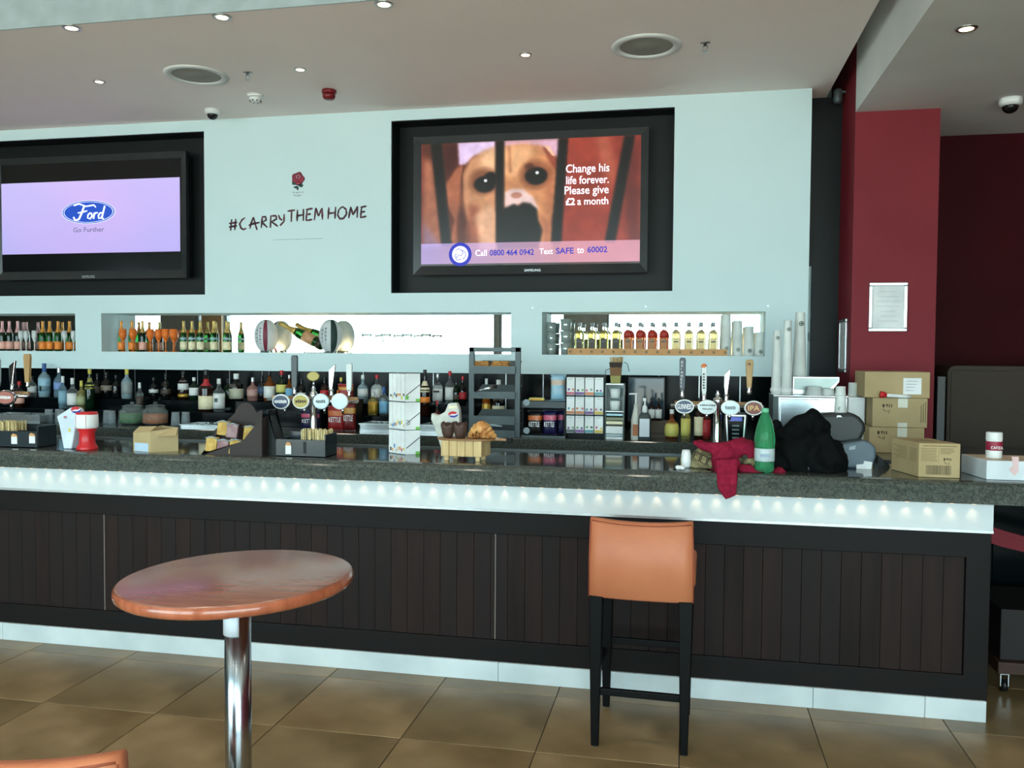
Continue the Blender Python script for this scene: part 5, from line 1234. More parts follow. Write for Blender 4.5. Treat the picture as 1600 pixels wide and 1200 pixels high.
p = at(1100, 572.5, Y=TY); MB().ell((p.x, TY, p.z), (.0155, .012, .0155)).build('orange_knob', mat('tap_orange', (222, 120, 60), .35), h)['label'] = 'orange round knob'
qh = MB()
for k in range(6): qh.box(a.x-(1.6 if k % 2 else 1.1)*s, a.x+(1.2 if k % 3 else 1.6)*s, TY-.0112, TY-.0102, b.z+(12+k*4.4)*s, b.z+(14.4+k*4.4)*s)
qh.build('handle_print', print_dark, h)
handle(ftr, 1135, 575, 620, TY, 'blade', None, 8)
a, b, s, h = handle(ftr, 1170.5, 562, 607, TY, 'flare', wood_h, 11)
disc('handle_print', a.x, a.z-7*s, TY-.0118, 3*s, 2.4*s, mat('tap_wood_print', (110, 84, 50), .5), h, 14)
# drinks card / display box behind the font: black framed panel
a, b = at(1130, 692, Y=4.86), at(1168, 645, Y=4.86)
t = thing('card_terminal', 'black card terminal with a small blue screen behind the beer font', 'card reader', ((a.x+b.x)/2, 4.86, BT))
q = MB().prism([(a.x+.018, BT), (b.x-.018, BT), (b.x, b.z-.02), (b.x-.01, b.z), (a.x+.01, b.z), (a.x, b.z-.02)], 4.84, 4.88); q.build('housing', black_p, t, bevel=.004)
MB().prism([(a.x+.024, BT+.02), (b.x-.024, BT+.02), (b.x-.010, b.z-.012), (a.x+.010, b.z-.012)], 4.836, 4.842).build('silver_frame', steel, t)
MB().prism([(a.x+.029, BT+.028), (b.x-.029, BT+.028), (b.x-.017, b.z-.018), (a.x+.017, b.z-.018)], 4.833, 4.839).build('keypad_face', black_g, t)
MB().box(a.x+.03, b.x-.03, 4.831, 4.834, b.z-.045, b.z-.022).build('screen', mat('blue_lcd', (30, 50, 160), .2, emit=.5), t)
q = MB()
for k in range(4): q.box(a.x+.045, b.x-.045, 4.8315, 4.834, b.z-.075-.022*k, b.z-.066-.022*k)
q.build('keys', dgrey, t)
# middle font
ftm = font('beer_tap_font', 'chrome four-tap beer font with oval badges behind the black stirrer box', 490, 601, TY, 418, 560, 627)
badge(ftm, 440, 627.5, TY, white_rim, navy, [('~', .7, text_w, 0)], rx=13.5, rz=11)
badge(ftm, 471, 627, TY, white_rim, mat('badge_mustard', (176, 160, 70), .35), [('~', .6, print_dark, 0)], rx=13, rz=11)
badge(ftm, 502.5, 627, TY, bsilver, bsilver, [('~', .6, print_grey, .2)], rx=12.5, rz=11.5)
badge(ftm, 531.5, 627, TY, white_rim, bsilver, None, rx=13, rz=12)
handle(ftm, 460.5, 555, 609, TY, 'flat', mat('tap_black', (32, 44, 50), .3), 8.5)
p = at(490, 588, Y=TY); MB().prism(oval(p.x, p.z, .038, .027), TY-.01, TY+.004).build('oval_topper', mat('badge_mustard', (0, 0, 0)), ftm, bevel=.003)['label'] = 'mustard yellow oval topper'
MB().tube([(p.x, TY-.002, p.z-.028), (p.x, TY, p.z-.06)], .006, 8).build('topper_stem', chrome, ftm)
handle(ftm, 518, 569, 612, TY, 'blade', None, 8); handle(ftm, 546, 568, 612, TY, 'flat', mat('tap_white', (0, 0, 0)), 8)
# left font
ftl = font('beer_tap_font', 'beer font with a wooden handle cut off by the left edge of the photo', -12, 600, TY, -60, 44, 618)
badge(ftl, 10, 621, TY, chrome, mat('badge_pink_red', (176, 110, 100), .35), [('~', .6, text_w, 0)], rx=16, rz=10)
handle(ftl, 19, 563, 603, TY, 'blade', None, 8); handle(ftl, 43.5, 553, 598, TY, 'flare', wood_h, 9.5)
handle(ftl, -4, 560, 604, TY, 'flat', bsilver, 9)

# ------------------------------------------------------------------ things on the bar top, left to right
cream = mat('cream_sticks', (224, 208, 158), .6, scale=60, c2=(196, 176, 120))
slate = mat('slate_black_acrylic', (38, 48, 54), .2)
def stirbox(label, px0, px1, pxs, ytop, Y, sticks, cups):
    x0, x1 = at(px0, 700, Y=Y).x, at(px1, 700, Y=Y).x; zt = at(px0, ytop, Y=Y).z; D = .16
    t = thing('stirrer_dispenser', label, 'dispenser', ((x0+x1)/2, Y, BT), 'black stirrer dispensers')
    q = MB().box(x0, x1, Y, Y+.008, BT, zt).box(x0, x0+.008, Y+.008, Y+D, BT, zt).box(x1-.008, x1, Y+.008, Y+D, BT, zt+.03).box(x0+.008, x1-.008, Y+D-.008, Y+D, BT, zt+.03).box(x0, x1, Y, Y+D, BT, BT+.006)
    q.build('box_body', slate, t, bevel=.001, seg=1)
    MB().box(x0+(x1-x0)*.56, x0+(x1-x0)*.62, Y-.001, Y+.002, BT+.02, zt-.012).box(x0+(x1-x0)*.56, x0+(x1-x0)*.80, Y+.06, Y+.065, BT+.01, zt).build('divider', black_m, t)
    a, b = at(sticks[0], sticks[3], Y=Y+.03), at(sticks[1], sticks[2], Y=Y+.03); q = MB(); rg = random.Random(2)
    n = 90
    for i in range(n):
        x = a.x+(b.x-a.x)*rg.random(); y = Y+.02+rg.random()*.10; z = b.z-rg.random()*.008
        q.box(x-.0022, x+.0022, y-.004, y+.001, BT+.012, z)
    q.build('wooden_stirrers', cream, t)['kind'] = 'stuff'
    for (px, y0, y1) in cups:
        a, b = at(px-4.5, y1, Y=Y-.02), at(px+4.5, y0, Y=Y-.02)
        u = thing('sugar_sachet', 'white sachet with kraft top, ' + ('%s of two, ' % ('left' if px < 30 else 'right') if len(cups) > 1 else '') + ('on the far left stirrer box' if px < 100 else 'on the middle stirrer box'), 'sachet', ((a.x+b.x)/2, Y-.004, a.z), 'white sachets')
        h = b.z-a.z
        MB().box(a.x, b.x, Y-.006, Y-.001, a.z, b.z-.3*h).build('sachet', paper, u, bevel=.001, seg=1)
        MB().prism([(a.x, b.z-.3*h), (b.x, b.z-.3*h), (b.x-.003, b.z-.1*h), (a.x+.012, b.z), (a.x+.003, b.z-.12*h)], Y-.006, Y-.001).build('kraft_top', kr, u)
stirbox('black stirrer box at the left edge of the bar', -36, 58, 0, 672, 4.33, (-6, 24, 658, 674), [(19, 678, 694), (47, 677, 693)])
stirbox('black stirrer box in front of the middle beer font', 431, 508, 0, 686, 4.33, (469, 510, 671, 690), [(448.5, 691, 710)])
# clear plastic tumblers lids left
# flared cup holder
Yp = 4.36
t = thing('cup_holder', 'white flared paper holder with a red, white and blue roundel left of the red pot', 'holder', (at(112, 705, Y=Yp).x, Yp, BT))
def PX(l, Y): return [(lambda p: (p.x, p.z))(at(x, y, Y=Y)) for x, y in l]
out = PX([(105, 704), (117, 704), (121, 680), (124, 660), (127.5, 643), (124, 637.5), (116, 636), (94, 650), (98, 664), (101, 680)], Yp)
mz = min(p[1] for p in out); out = [(x, max(z, BT+.001)) if z < mz+.004 else (x, z) for x, z in out]; out[0] = (out[0][0], BT+.001); out[1] = (out[1][0], BT+.001)
holder_m = mat('holder_pale', (206, 220, 232), .4)
MB().prism(out, Yp-.03, Yp+.03).build('holder_body', holder_m, t, bevel=.006)
rb = at(118.5, 640.5, Y=Yp-.032)
def roundel(cx, cz, Y, r, par_, tilt=.3):
    def half(lo, m_, nm, dy):
        pts = []
        for i in range(13):
            a_ = lo+PI*i/12; pts.append((cx+r*math.cos(a_+tilt), cz+r*.62*math.sin(a_+tilt)))
        return MB().prism(pts, Y-dy, Y).build(nm, m_, par_)
    half(.25, print_red, 'roundel_red', .0015); half(PI+.25, print_blue, 'roundel_blue', .0015)
    MB().prism([(cx-r*1.0, cz-r*.25), (cx-r*.3, cz+r*.02), (cx+r*.5, cz+r*.05), (cx+r*.98, cz+r*.35), (cx+r*.9, cz+r*.05), (cx+r*.3, cz-r*.22), (cx-r*.5, cz-r*.20)], Y-.0025, Y-.0005).build('roundel_white', text_w, par_)
roundel(rb.x, rb.z, Yp-.031, .032, t); p = at(102, 652, Y=Yp-.032); roundel(p.x, p.z, Yp-.031, .011, t)
p = at(108.5, 672, Y=Yp-.031); disc('yellow_print', p.x, p.z, Yp-.0318, .009, .013, lab_y, t, 6, .002)
# red and white pot
Yr = 4.345; c = at(136.5, 705, Y=Yr); c = (c.x, Yr, BT); s = mpp(136, Yr); zt = at(136, 644, Y=Yr).z-BT
t = thing('collection_pot', 'red pot with a white banded top next to the white flared holder', 'pot', c)
redp = mat('glossy_red_plastic', (206, 38, 44), .3)
MB().lathe([(13.5*s, 0), (14*s, .006), (13*s, .02), (10.5*s, .035), (10*s, zt*.45), (12.5*s, zt*.55), (13*s, zt*.58)], c, n=32).build('stem', redp, t)
MB().lathe([(13.6*s, zt*.575), (14.6*s, zt*.62), (14.2*s, zt*.94), (13.5*s, zt*.95)], c, n=32).build('white_band', paper, t)
MB().lathe([(14*s, zt*.945), (14.3*s, zt*.96), (13.5*s, zt), (11.5*s, zt), (11.5*s, zt*.9)], c, n=32).build('red_rim', redp, t)
q = MB(); 
for dx in (-.6, .55): q.box(c[0]+dx*14*s-.001, c[0]+dx*14*s+.001, Yr-14.6*s*math.sqrt(1-dx*dx)-.001, Yr-14*s*math.sqrt(1-dx*dx), BT+zt*.6, BT+zt*.93)
q.build('red_lines', print_red, t)
# small cardboard box
Yc = 4.31
t = thing('cardboard_box', 'small open cardboard box with a pale blue label left of the brown display box', 'box', (at(240, 710, Y=Yc).x, Yc, BT))
X_ = lambda px, Y=Yc: at(px, 700, Y=Y).x
Z_ = lambda px, py, Y=Yc: at(px, py, Y=Y).z
x0, xm, x1 = X_(203), X_(235), X_(277, Yc+.08)
MB().add([(x0, Yc+.03, BT), (xm, Yc, BT), (x1, Yc+.09, BT), (x0+.09, Yc+.17, BT), (x0, Yc+.03, Z_(203, 676)), (xm, Yc, Z_(235, 674)), (x1, Yc+.09, Z_(277, 668, Yc+.09)), (x0+.09, Yc+.17, Z_(230, 664, Yc+.17))], [(0, 1, 5, 4), (1, 2, 6, 5), (2, 3, 7, 6), (3, 0, 4, 7), (3, 2, 1, 0)]).build('box_body', card, t)
MB().add([(x0, Yc+.03, Z_(203, 676)), (xm, Yc, Z_(235, 674)), (xm+.004, Yc+.055, Z_(235, 667)), (x0+.006, Yc+.08, Z_(203, 668)), (x0, Yc+.03, Z_(203, 676)-.002), (xm, Yc, Z_(235, 674)-.002), (xm+.004, Yc+.055, Z_(235, 667)-.002), (x0+.006, Yc+.08, Z_(203, 668)-.002)], [(0, 1, 2, 3), (7, 6, 5, 4), (0, 4, 5, 1), (1, 5, 6, 2), (2, 6, 7, 3), (3, 7, 4, 0)]).build('flap', card, t)
MB().add([(xm+.02, Yc+.028, Z_(245, 680)), (x1, Yc+.088, Z_(277, 668, Yc+.09)), (x1+.01, Yc+.05, Z_(277, 682)), (xm+.05, Yc+.0, Z_(250, 682)), (xm+.02, Yc+.030, Z_(245, 680)), (x1, Yc+.090, Z_(277, 668, Yc+.09)), (x1+.01, Yc+.052, Z_(277, 682)), (xm+.05, Yc+.002, Z_(250, 682))], [(0, 1, 2, 3), (7, 6, 5, 4), (0, 4, 5, 1), (1, 5, 6, 2), (2, 6, 7, 3), (3, 7, 4, 0)]).build('flap', card, t)
MB().add([(x0+.012, Yc+.0235, Z_(205, 705)), (xm-.016, Yc+.0032, Z_(228, 706)), (xm-.016, Yc+.0032, Z_(228, 693)), (x0+.012, Yc+.0235, Z_(205, 692)), (x0+.012, Yc+.0265, Z_(205, 705)), (xm-.016, Yc+.0062, Z_(228, 706)), (xm-.016, Yc+.0062, Z_(228, 693)), (x0+.012, Yc+.0265, Z_(205, 692))], [(0, 1, 2, 3), (7, 6, 5, 4), (0, 4, 5, 1), (1, 5, 6, 2), (2, 6, 7, 3), (3, 7, 4, 0)]).build('paper_label', mat('box_label_blue', (176, 200, 222), .5), t)
# brown display box with wafer packs
Yd = 4.31; brn = mat('dark_brown_display_card', (46, 35, 33), .6)
X_ = lambda px, Y=Yd: at(px, 700, Y=Y).x
Z_ = lambda px, py, Y=Yd: at(px, py, Y=Y).z
t = thing('display_box', 'dark brown card display box with a rounded back holding golden wafer packs', 'display box', (X_(375), Yd, BT))
MB().prism([(X_(313), BT), (X_(409), BT), (X_(409), Z_(409, 655)), (X_(396), Z_(396, 668)), (X_(378), Z_(378, 690)), (X_(330), Z_(330, 705)), (X_(313), Z_(313, 712))], Yd, Yd+.004).build('front_panel', brn, t)
Yb = Yd+.20
bp = [(X_(335, Yb), BT), (X_(410, Yb), BT), (X_(410, Yb), Z_(410, 640, Yb))]+[(X_(384, Yb)+.070*math.cos(math.radians(a_)), Z_(384, 655, Yb)+.085*math.sin(math.radians(a_))+.01) for a_ in range(20, 170, 12)]+[(X_(350, Yb), Z_(350, 662, Yb)), (X_(335, Yb), Z_(335, 672, Yb))]
MB().prism(bp, Yb, Yb+.004).build('rounded_back_panel', brn, t)
MB().prism([(Yd+.004, BT), (Yb, BT), (Yb, Z_(409, 640, Yb)), (Yd+.004, Z_(409, 655))], X_(409)-.002, X_(409)+.002, axis='x').build('side_panel', brn, t)
MB().prism([(Yd+.004, BT), (Yb, BT), (Yb, Z_(335, 672, Yb)), (Yd+.004, Z_(313, 712))], X_(313)-.001, X_(313)+.003, axis='x').build('side_panel', brn, t)
MB().box(X_(314), X_(408), Yd+.005, Yb-.001, BT, BT+.004).build('base', brn, t)
MB().prism([(X_(409)+.004, BT), (X_(429), BT), (X_(429), BT+.01), (X_(422, Yd+.1), Z_(422, 640, Yd+.1)), (X_(410)+.004, Z_(410, 640, Yd+.1))], Yd+.06, Yd+.16).build('black_side_wing', black_m, t)
waf = mat('wafer_gold', (206, 170, 84), .5, scale=30, c2=(178, 138, 56), bump=.3); wr = mat('clear_purple_wrapper', (120, 76, 84), .2, scale=14, c2=(150, 120, 124))
lbs = ['front left', 'front middle', 'front right', 'rear left', 'rear middle', 'rear right']
for i, (px, py, yy, rz_) in enumerate(((330, 693, .03, .3), (347, 697, .035, .4), (366, 697, .03, .45), (348, 668, .14, .3), (362, 672, .12, .35), (388, 676, .09, .5))):
    Yk = Yd+yy; c = at(px, py, Y=Yk)
    if i == 4: mm = wr
    elif i == 1: mm = wr
    else: mm = waf
    u = thing('wafer_pack', 'packet of golden wafers, %s in the brown display box' % lbs[i], 'wafers', (c.x, Yk, c.z-.045), 'wafer packs')
    q = MB()
    for k in range(5):
        q.box(c.x-.030, c.x+.030, Yk-.022+k*.011, Yk-.0135+k*.011, c.z-.042, c.z+.036-(k % 2)*.003)
    q.build('wafers', mm, u, bevel=.002, seg=1)
    MB().tube([(c.x-.034, Yk-.026, c.z+.030), (c.x, Yk-.027, c.z+.042), (c.x+.034, Yk-.026, c.z+.032)], .004, 6).build('wrapper_seam', mat('film_wrap', (0, 0, 0)), u)
    u.rotation_euler = (0, .12, rz_)
# snack tower: three stacked cartons, corner to the room
Yt = 4.56; cxp = at(633, 716, Y=Yt)
zs = [BT, at(633, 672, Y=Yt).z, at(633, 628, Y=Yt).z, at(633, 583, Y=Yt).z]
xL, xR = at(607, 650, Y=Yt+.06).x, at(657, 650, Y=Yt+.06).x; xC = cxp.x
e1 = Vector((xR-xC, .05, 0)); e0 = Vector((xL-xC, .075, 0)); C0 = Vector((xC, Yt, 0))
green_pr = mat('bright_green_print', (120, 190, 90), .5)
bl = [mat('blob_%s' % n, c, .5) for n, c in (('orange', (226, 150, 80)), ('yellow', (226, 206, 90)), ('pink', (206, 110, 140)), ('blue', (90, 140, 190)), ('dark', (70, 66, 60)), ('cream', (206, 190, 160)))]
rg = random.Random(9)
for lv in range(3):
    z0, z1 = zs[lv]+.0008, zs[lv+1]-.003
    t = thing('snack_tower_carton', '%s white carton of the three-high snack tower on the bar' % ('bottom', 'middle', 'top')[lv], 'carton', (xC, Yt, z0), 'cartons of the snack tower')
    A, B_, C_, D_ = C0, C0+e1, C0+e1+e0, C0+e0
    ins = lambda v, z: (v.x, v.y, z)
    MB().add([ins(v, z0) for v in (A, B_, C_, D_)]+[ins(v, z1) for v in (A, B_, C_, D_)], [(3, 2, 1, 0), (4, 5, 6, 7), (0, 1, 5, 4), (1, 2, 6, 5), (2, 3, 7, 6), (3, 0, 4, 7)]).build('carton_body', mat('carton_core', (150, 160, 160), .6), t)
    nR = Vector((e1.y, -e1.x, 0)).normalized(); nL = Vector((e0.y, -e0.x, 0)).normalized()
    if nL.y > 0: nL = -nL
    def quad(o, e, n_, f0, f1, za, zb, d0, d1, name, m_):
        p0, p1 = o+e*f0, o+e*f1; pts = [p0+n_*d1, p1+n_*d1, p1+n_*d0, p0+n_*d0]
        return MB().add([(p.x, p.y, za) for p in pts]+[(p.x, p.y, zb) for p in pts], [(3, 2, 1, 0), (4, 5, 6, 7), (0, 1, 5, 4), (1, 2, 6, 5), (2, 3, 7, 6), (3, 0, 4, 7)]).build(name, m_, t)
    quad(C0, e1, nR, .0, 1, z0, z1, 0, .002, 'side_face', paper)
    for k in range(4): quad(C0, e0, nL, .01+.25*k, .24+.25*k, z0+.002, z1-.002, 0, .004, 'slim_packet', paper)
    for k in range(8):
        f = .06+.115*k; zz = z0+.012+rg.random()*.022; quad(C0, e0, nL, f-.04, f+.04, zz, zz+.012+rg.random()*.01, .004, .0052, 'fruit_print', bl[rg.randrange(6)])
    # diagonal elastic line and green corner
    p0 = C0+e1*.05+nR*.0035; p1 = C0+e1*.98+nR*.0035
    MB().tube([(p0.x, p0.y, z0+.035), (p1.x, p1.y, z0+.095)], .0022, 5).build('diagonal_cord', print_dark, t)
    quad(C0, e1, nR, .70, 1.0, z0, z0+.016, .002, .003, 'green_corner_print', green_pr)
    if lv == 2: quad(C0, e1, nR, .0, .22, z0+.012, z0+.034, .002, .003, 'leaf_print', green_pr)
    if lv == 1:
        q = MB(); cc = C0+e1*.12+nR*.004; n = 16
        q.tube([(cc.x+.013*math.cos(2*PI*i/n), cc.y, z0+.04+.013*math.sin(2*PI*i/n)) for i in range(n+1)], .002, 5).build('ring_print', print_grey, t)
# muffin stand
Ym = 4.36
X_ = lambda px, Y=Ym: at(px, 700, Y=Y).x
cr = thing('wooden_crate_stand', 'pale slatted wooden stand on four legs carrying the muffins and croissant', 'stand', (X_(727), Ym+.06, BT))
z0, z1 = at(720, 713.5, Y=Ym).z, at(720, 689, Y=Ym).z
x0, x1 = X_(689), X_(752); x2 = X_(766, Ym+.12)
n = 5
for k in range(n):
    a_ = x0+(x1-x0)*k/n; b_ = x0+(x1-x0)*(k+1)/n; MB().box(a_+.0008, b_-.0008, Ym, Ym+.012, z0, z1).build('slat', pine, cr, bevel=.002, seg=1)
def obox(p0, p1, th_, z0, z1, name, m_, par_, bev=.001):
    p0, p1 = Vector(p0), Vector(p1); d = (p1-p0).normalized(); nn = Vector((d.y, -d.x))*th_
    pts = [p0, p1, p1-nn, p0-nn]
    return MB().add([(p.x, p.y, z0) for p in pts]+[(p.x, p.y, z1) for p in pts], [(3, 2, 1, 0), (4, 5, 6, 7), (0, 1, 5, 4), (1, 2, 6, 5), (2, 3, 7, 6), (3, 0, 4, 7)]).build(name, m_, par_, bevel=bev, seg=1)
for k in range(2):
    p0 = Vector((x1, Ym)).lerp(Vector((x2, Ym+.12)), k/2); p1 = Vector((x1, Ym)).lerp(Vector((x2, Ym+.12)), (k+1)/2-.01); obox(p0, p1, .010, z0, z1, 'slat', pine, cr)
for k in range(2):
    p0 = Vector((x0, Ym)).lerp(Vector((x2-(x1-x0), Ym+.12)), k/2); p1 = Vector((x0, Ym)).lerp(Vector((x2-(x1-x0), Ym+.12)), (k+1)/2-.01); obox(p0, p1, -.010, z0, z1, 'slat', pine, cr)
for k in range(5):
    a_ = x2-(x1-x0)+(x1-x0)*k/5; MB().box(a_+.001, a_+(x1-x0)/5-.001, Ym+.12, Ym+.13, z0, z1).build('slat', pine, cr)
for (xx, yy) in ((x0+.015, Ym+.012), (x1-.035, Ym+.012), (x2-.045, Ym+.095), (x2-(x1-x0)+.02, Ym+.095)): MB().box(xx, xx+.024, yy, yy+.02, BT, z0+.03).build('leg', pine, cr, bevel=.002, seg=1)
zb_ = z1+.0005
pb = thing('paddle_board', 'thin oval wooden serving board with a long handle on top of the slatted stand', 'board', (X_(729), Ym+.06, zb_))
cxb = (X_(684, Ym+.07)+X_(775, Ym+.07))/2; rb_ = (X_(775, Ym+.07)-X_(684, Ym+.07))/2
pts = [(cxb+rb_*math.cos(2*PI*i/40), Ym+.07+.085*math.sin(2*PI*i/40)) for i in range(40)]
MB().prism(pts, zb_, zb_+.010, axis='z').build('board', mat('dark_board_wood', (150, 110, 70), .5, scale=5, c2=(130, 92, 56), stretch=(1, 8, 8)), pb, bevel=.002)
xh = X_(802, Ym+.07)
MB().box(cxb+rb_*.9, xh-.03, Ym+.055, Ym+.085, zb_, zb_+.010).build('handle', tanwood, pb, bevel=.003)
MB().box(xh-.035, xh-.005, Ym+.050, Ym+.090, zb_-.008, zb_+.016).build('handle_end', legm, pb, bevel=.004)
zt_ = zb_+.0105
muf = mat('chocolate_muffin', (66, 42, 36), .6, scale=40, c2=(46, 28, 24), bump=.5); mup = mat('dark_muffin_paper', (78, 58, 50), .5)
for px, l in ((700, 'left chocolate muffin in dark paper on the wooden board'), (719, 'right chocolate muffin in dark paper beside the croissant')):
    c = at(px, 670, Y=Ym+.05); c = Vector((c.x, Ym+.05, zt_)); t = thing('chocolate_muffin', l, 'muffin', c, 'chocolate muffins')
    s = mpp(px, Ym); h = at(px, 665, Y=Ym+.05).z-zt_
    n = 24; vs = []; 
    lev = [(.55, 0, 0), (.78, .4, 0), (.92, .85, .0), (.98, 1.15, .2), (.92, 1.12, .2), (.8, .75, 0), (.5, .06, 0)]
    for (r_, z_, w_) in lev:
        for k in range(n): vs.append((c.x+11.6*s*r_*math.cos(2*PI*k/n), c.y+11.6*s*r_*math.sin(2*PI*k/n), c.z+h*z_+(w_*h*math.cos(4*2*PI*k/n+px) if w_ else 0)))
    fs = [(i*n+k, i*n+(k+1) % n, (i+1)*n+(k+1) % n, (i+1)*n+k) for i in range(len(lev)-1) for k in range(n)]+[tuple(range(n))[::-1], tuple((len(lev)-1)*n+k for k in range(n))]
    MB().add(vs, fs, 0, True).build('paper_case', mup, t)
    MB().lathe([(9*s, h*.62), (10*s, h*.82), (8.6*s, h*1.08), (5*s, h*1.24), (.001, h*1.3)], c, n=20).build('muffin_top', muf, t)
t = thing('croissant', 'golden flaky croissant on the right side of the wooden board', 'croissant', (X_(752), Ym+.06, zt_))
cm = mat('croissant_crust', (230, 180, 112), .5, scale=26, c2=(180, 112, 54), bump=.4, stretch=(1, .4, 1))
q = MB(); n = 60; pts = []; rr = []
xa, xb = X_(731, Ym+.06), X_(774, Ym+.06)
for i in range(n+1):
    u = i/n; v = 2*u-1; seg_ = (u*7) % 1
    r = (.040*(1-abs(v)**1.15)+.009)*(.90+.16*seg_) ; rr.append(r); pts.append((xa+(xb-xa)*u, Ym+.055+.02*v*v, zt_+r*.95))
q.tube(pts, rr, 16); q.build('croissant', cm, t)
# crumpled bag behind the muffins
Yg = 4.62
t = thing('paper_bag', 'crumpled white paper bag with a red, white and blue roundel behind the muffins', 'bag', (at(700, 680, Y=Yg).x, Yg, BT))
out = PX([(694, 690), (716, 690), (720.5, 668), (719, 640), (715, 629), (702, 630), (697, 643), (686, 649), (676, 645), (675, 655), (681, 668)], Yg); out[0] = (out[0][0], BT+.001); out[1] = (out[1][0], BT+.001)
MB().prism(out, Yg-.025, Yg+.025).build('bag_body', mat('white_bag_paper', (206, 208, 200), .6, scale=20, c2=(190, 192, 184), bump=.4), t, bevel=.006)
p = at(708, 647.5, Y=Yg-.026); roundel(p.x, p.z, Yg-.0255, .028, t, .2)
a, b = at(703, 646, Y=Yg), at(716, 634, Y=Yg); MB().box(a.x, b.x, Yg-.0275, Yg-.025, a.z+.03, b.z).build('cream_patch', lab_c, t)
# white cup at the right
Yw = 4.40; c = at(1072, 722, Y=Yw); c = (c.x, Yw, BT); s = mpp(1072, Yw)
t = thing('white_cup', 'small white rounded cup on the bar left of the khaki bag', 'cup', c)
h = at(1072, 703, Y=Yw).z-BT
MB().lathe([(5*s, 0), (7.2*s, .008), (8*s, h*.4), (7.6*s, h*.75), (6.2*s, h), (5.6*s, h), (6.8*s, h*.7), (7*s, h*.4), (5*s, .012)], c, n=24).build('cup_wall', whitep, t); MB().lathe([(4.6*s, -.0), (4.6*s, .006)], c, n=20).build('foot_ring', whitep, t)
# cork / crumpled bit
p = at(1062, 738, Y=4.30); t = thing('crumpled_tissue', 'small crumpled pale tissue on the bar below the white cup', 'tissue', (p.x, 4.31, BT))
def blobs(name, parts, m_, parent, vox=.01, amp=.008, fr=14., amp2=.0, zmin=None, ridg=False):
    q = MB()
    for pt in parts:
        if pt[0] == 'e': q.ell(pt[1], pt[2], nu=20, nv=12, rot=pt[3] if len(pt) > 3 else None)
        else: q.tube(pt[1], pt[2], 12)
    o = q.build(name, m_, parent)
    md = o.modifiers.new('r', 'REMESH'); md.mode = 'VOXEL'; md.voxel_size = vox
    sm_ = o.modifiers.new('s', 'SMOOTH'); sm_.iterations = 3; sm_.factor = .5
    dg = bpy.context.evaluated_depsgraph_get(); me = bpy.data.meshes.new_from_object(o.evaluated_get(dg)); o.modifiers.clear()
    for v in me.vertices:
        n_ = v.normal; p = v.co
        f = noise.noise(p*fr); g = noise.noise(p*fr*2.3+Vector((3, 1, 7)))
        d = (abs(f)*-2+.6)*amp+g*amp*.4 if ridg else (f+.5*g)*amp
        v.co = p+n_*d
        if zmin is not None and v.co.z < zmin: v.co.z = zmin
    for f in me.polygons: f.use_smooth = True
    me.name = name; old = o.data; o.data = me; return o
blobs('tissue', [('e', (p.x, 4.31, BT+.012), (.022, .016, .012)), ('e', (p.x+.014, 4.305, BT+.008), (.014, .012, .009))], paper, t, .004, .004, 60, zmin=BT+.0005)
# khaki bag
Yk = 4.46; s = mpp(1110, Yk); khaki = mat('khaki_canvas', (150, 138, 100), .8, scale=70, c2=(120, 110, 78), bump=.3)
P3 = lambda px, py, Y: tuple(at(px, py, Y=Y))
t = thing('khaki_bag', 'crumpled khaki canvas bag with black outlined squares lying under the red scarf', 'bag', (at(1120, 720, Y=Yk).x, Yk, BT))
blobs('bag_body', [('e', P3(1110, 718, Yk), (.095, .075, .055), .35), ('e', P3(1104, 722, 4.405), (.075, .05, .040), .4), ('e', P3(1172, 722, 4.41), (.045, .05, .045)), ('e', P3(1155, 716, Yk+.02), (.085, .07, .062)), ('e', P3(1090, 728, Yk-.03), (.05, .05, .035)), ('e', P3(1130, 705, Yk+.02), (.05, .04, .035))], khaki, t, .008, .008, 22, zmin=BT+.001)
q = MB()
for k in range(4):
    u0, v0 = 1087+k*10.5, 705+k*5.0
    l = [(u0, v0), (u0+8, v0+5), (u0+4.5, v0+16), (u0-3.5, v0+11), (u0, v0)]
    q.tube([P3(x, y, 4.352+.003*k) for x, y in l], .0026, 5)
q.build('outlined_squares', mat('print_black', (24, 26, 20), .6), t)
for (x, y, a_, b_) in ((1155, 722, .016, .008), (1164, 714, .012, .014), (1170, 726, .014, .007), (1150, 732, .012, .006), (1130, 694, .018, .005)):
    c = at(x, y, Y=4.365); disc('camo_patch', c.x, c.z, 4.362, a_, b_, mat('camo_dark', (50, 52, 38), .8), t, 9, .02)
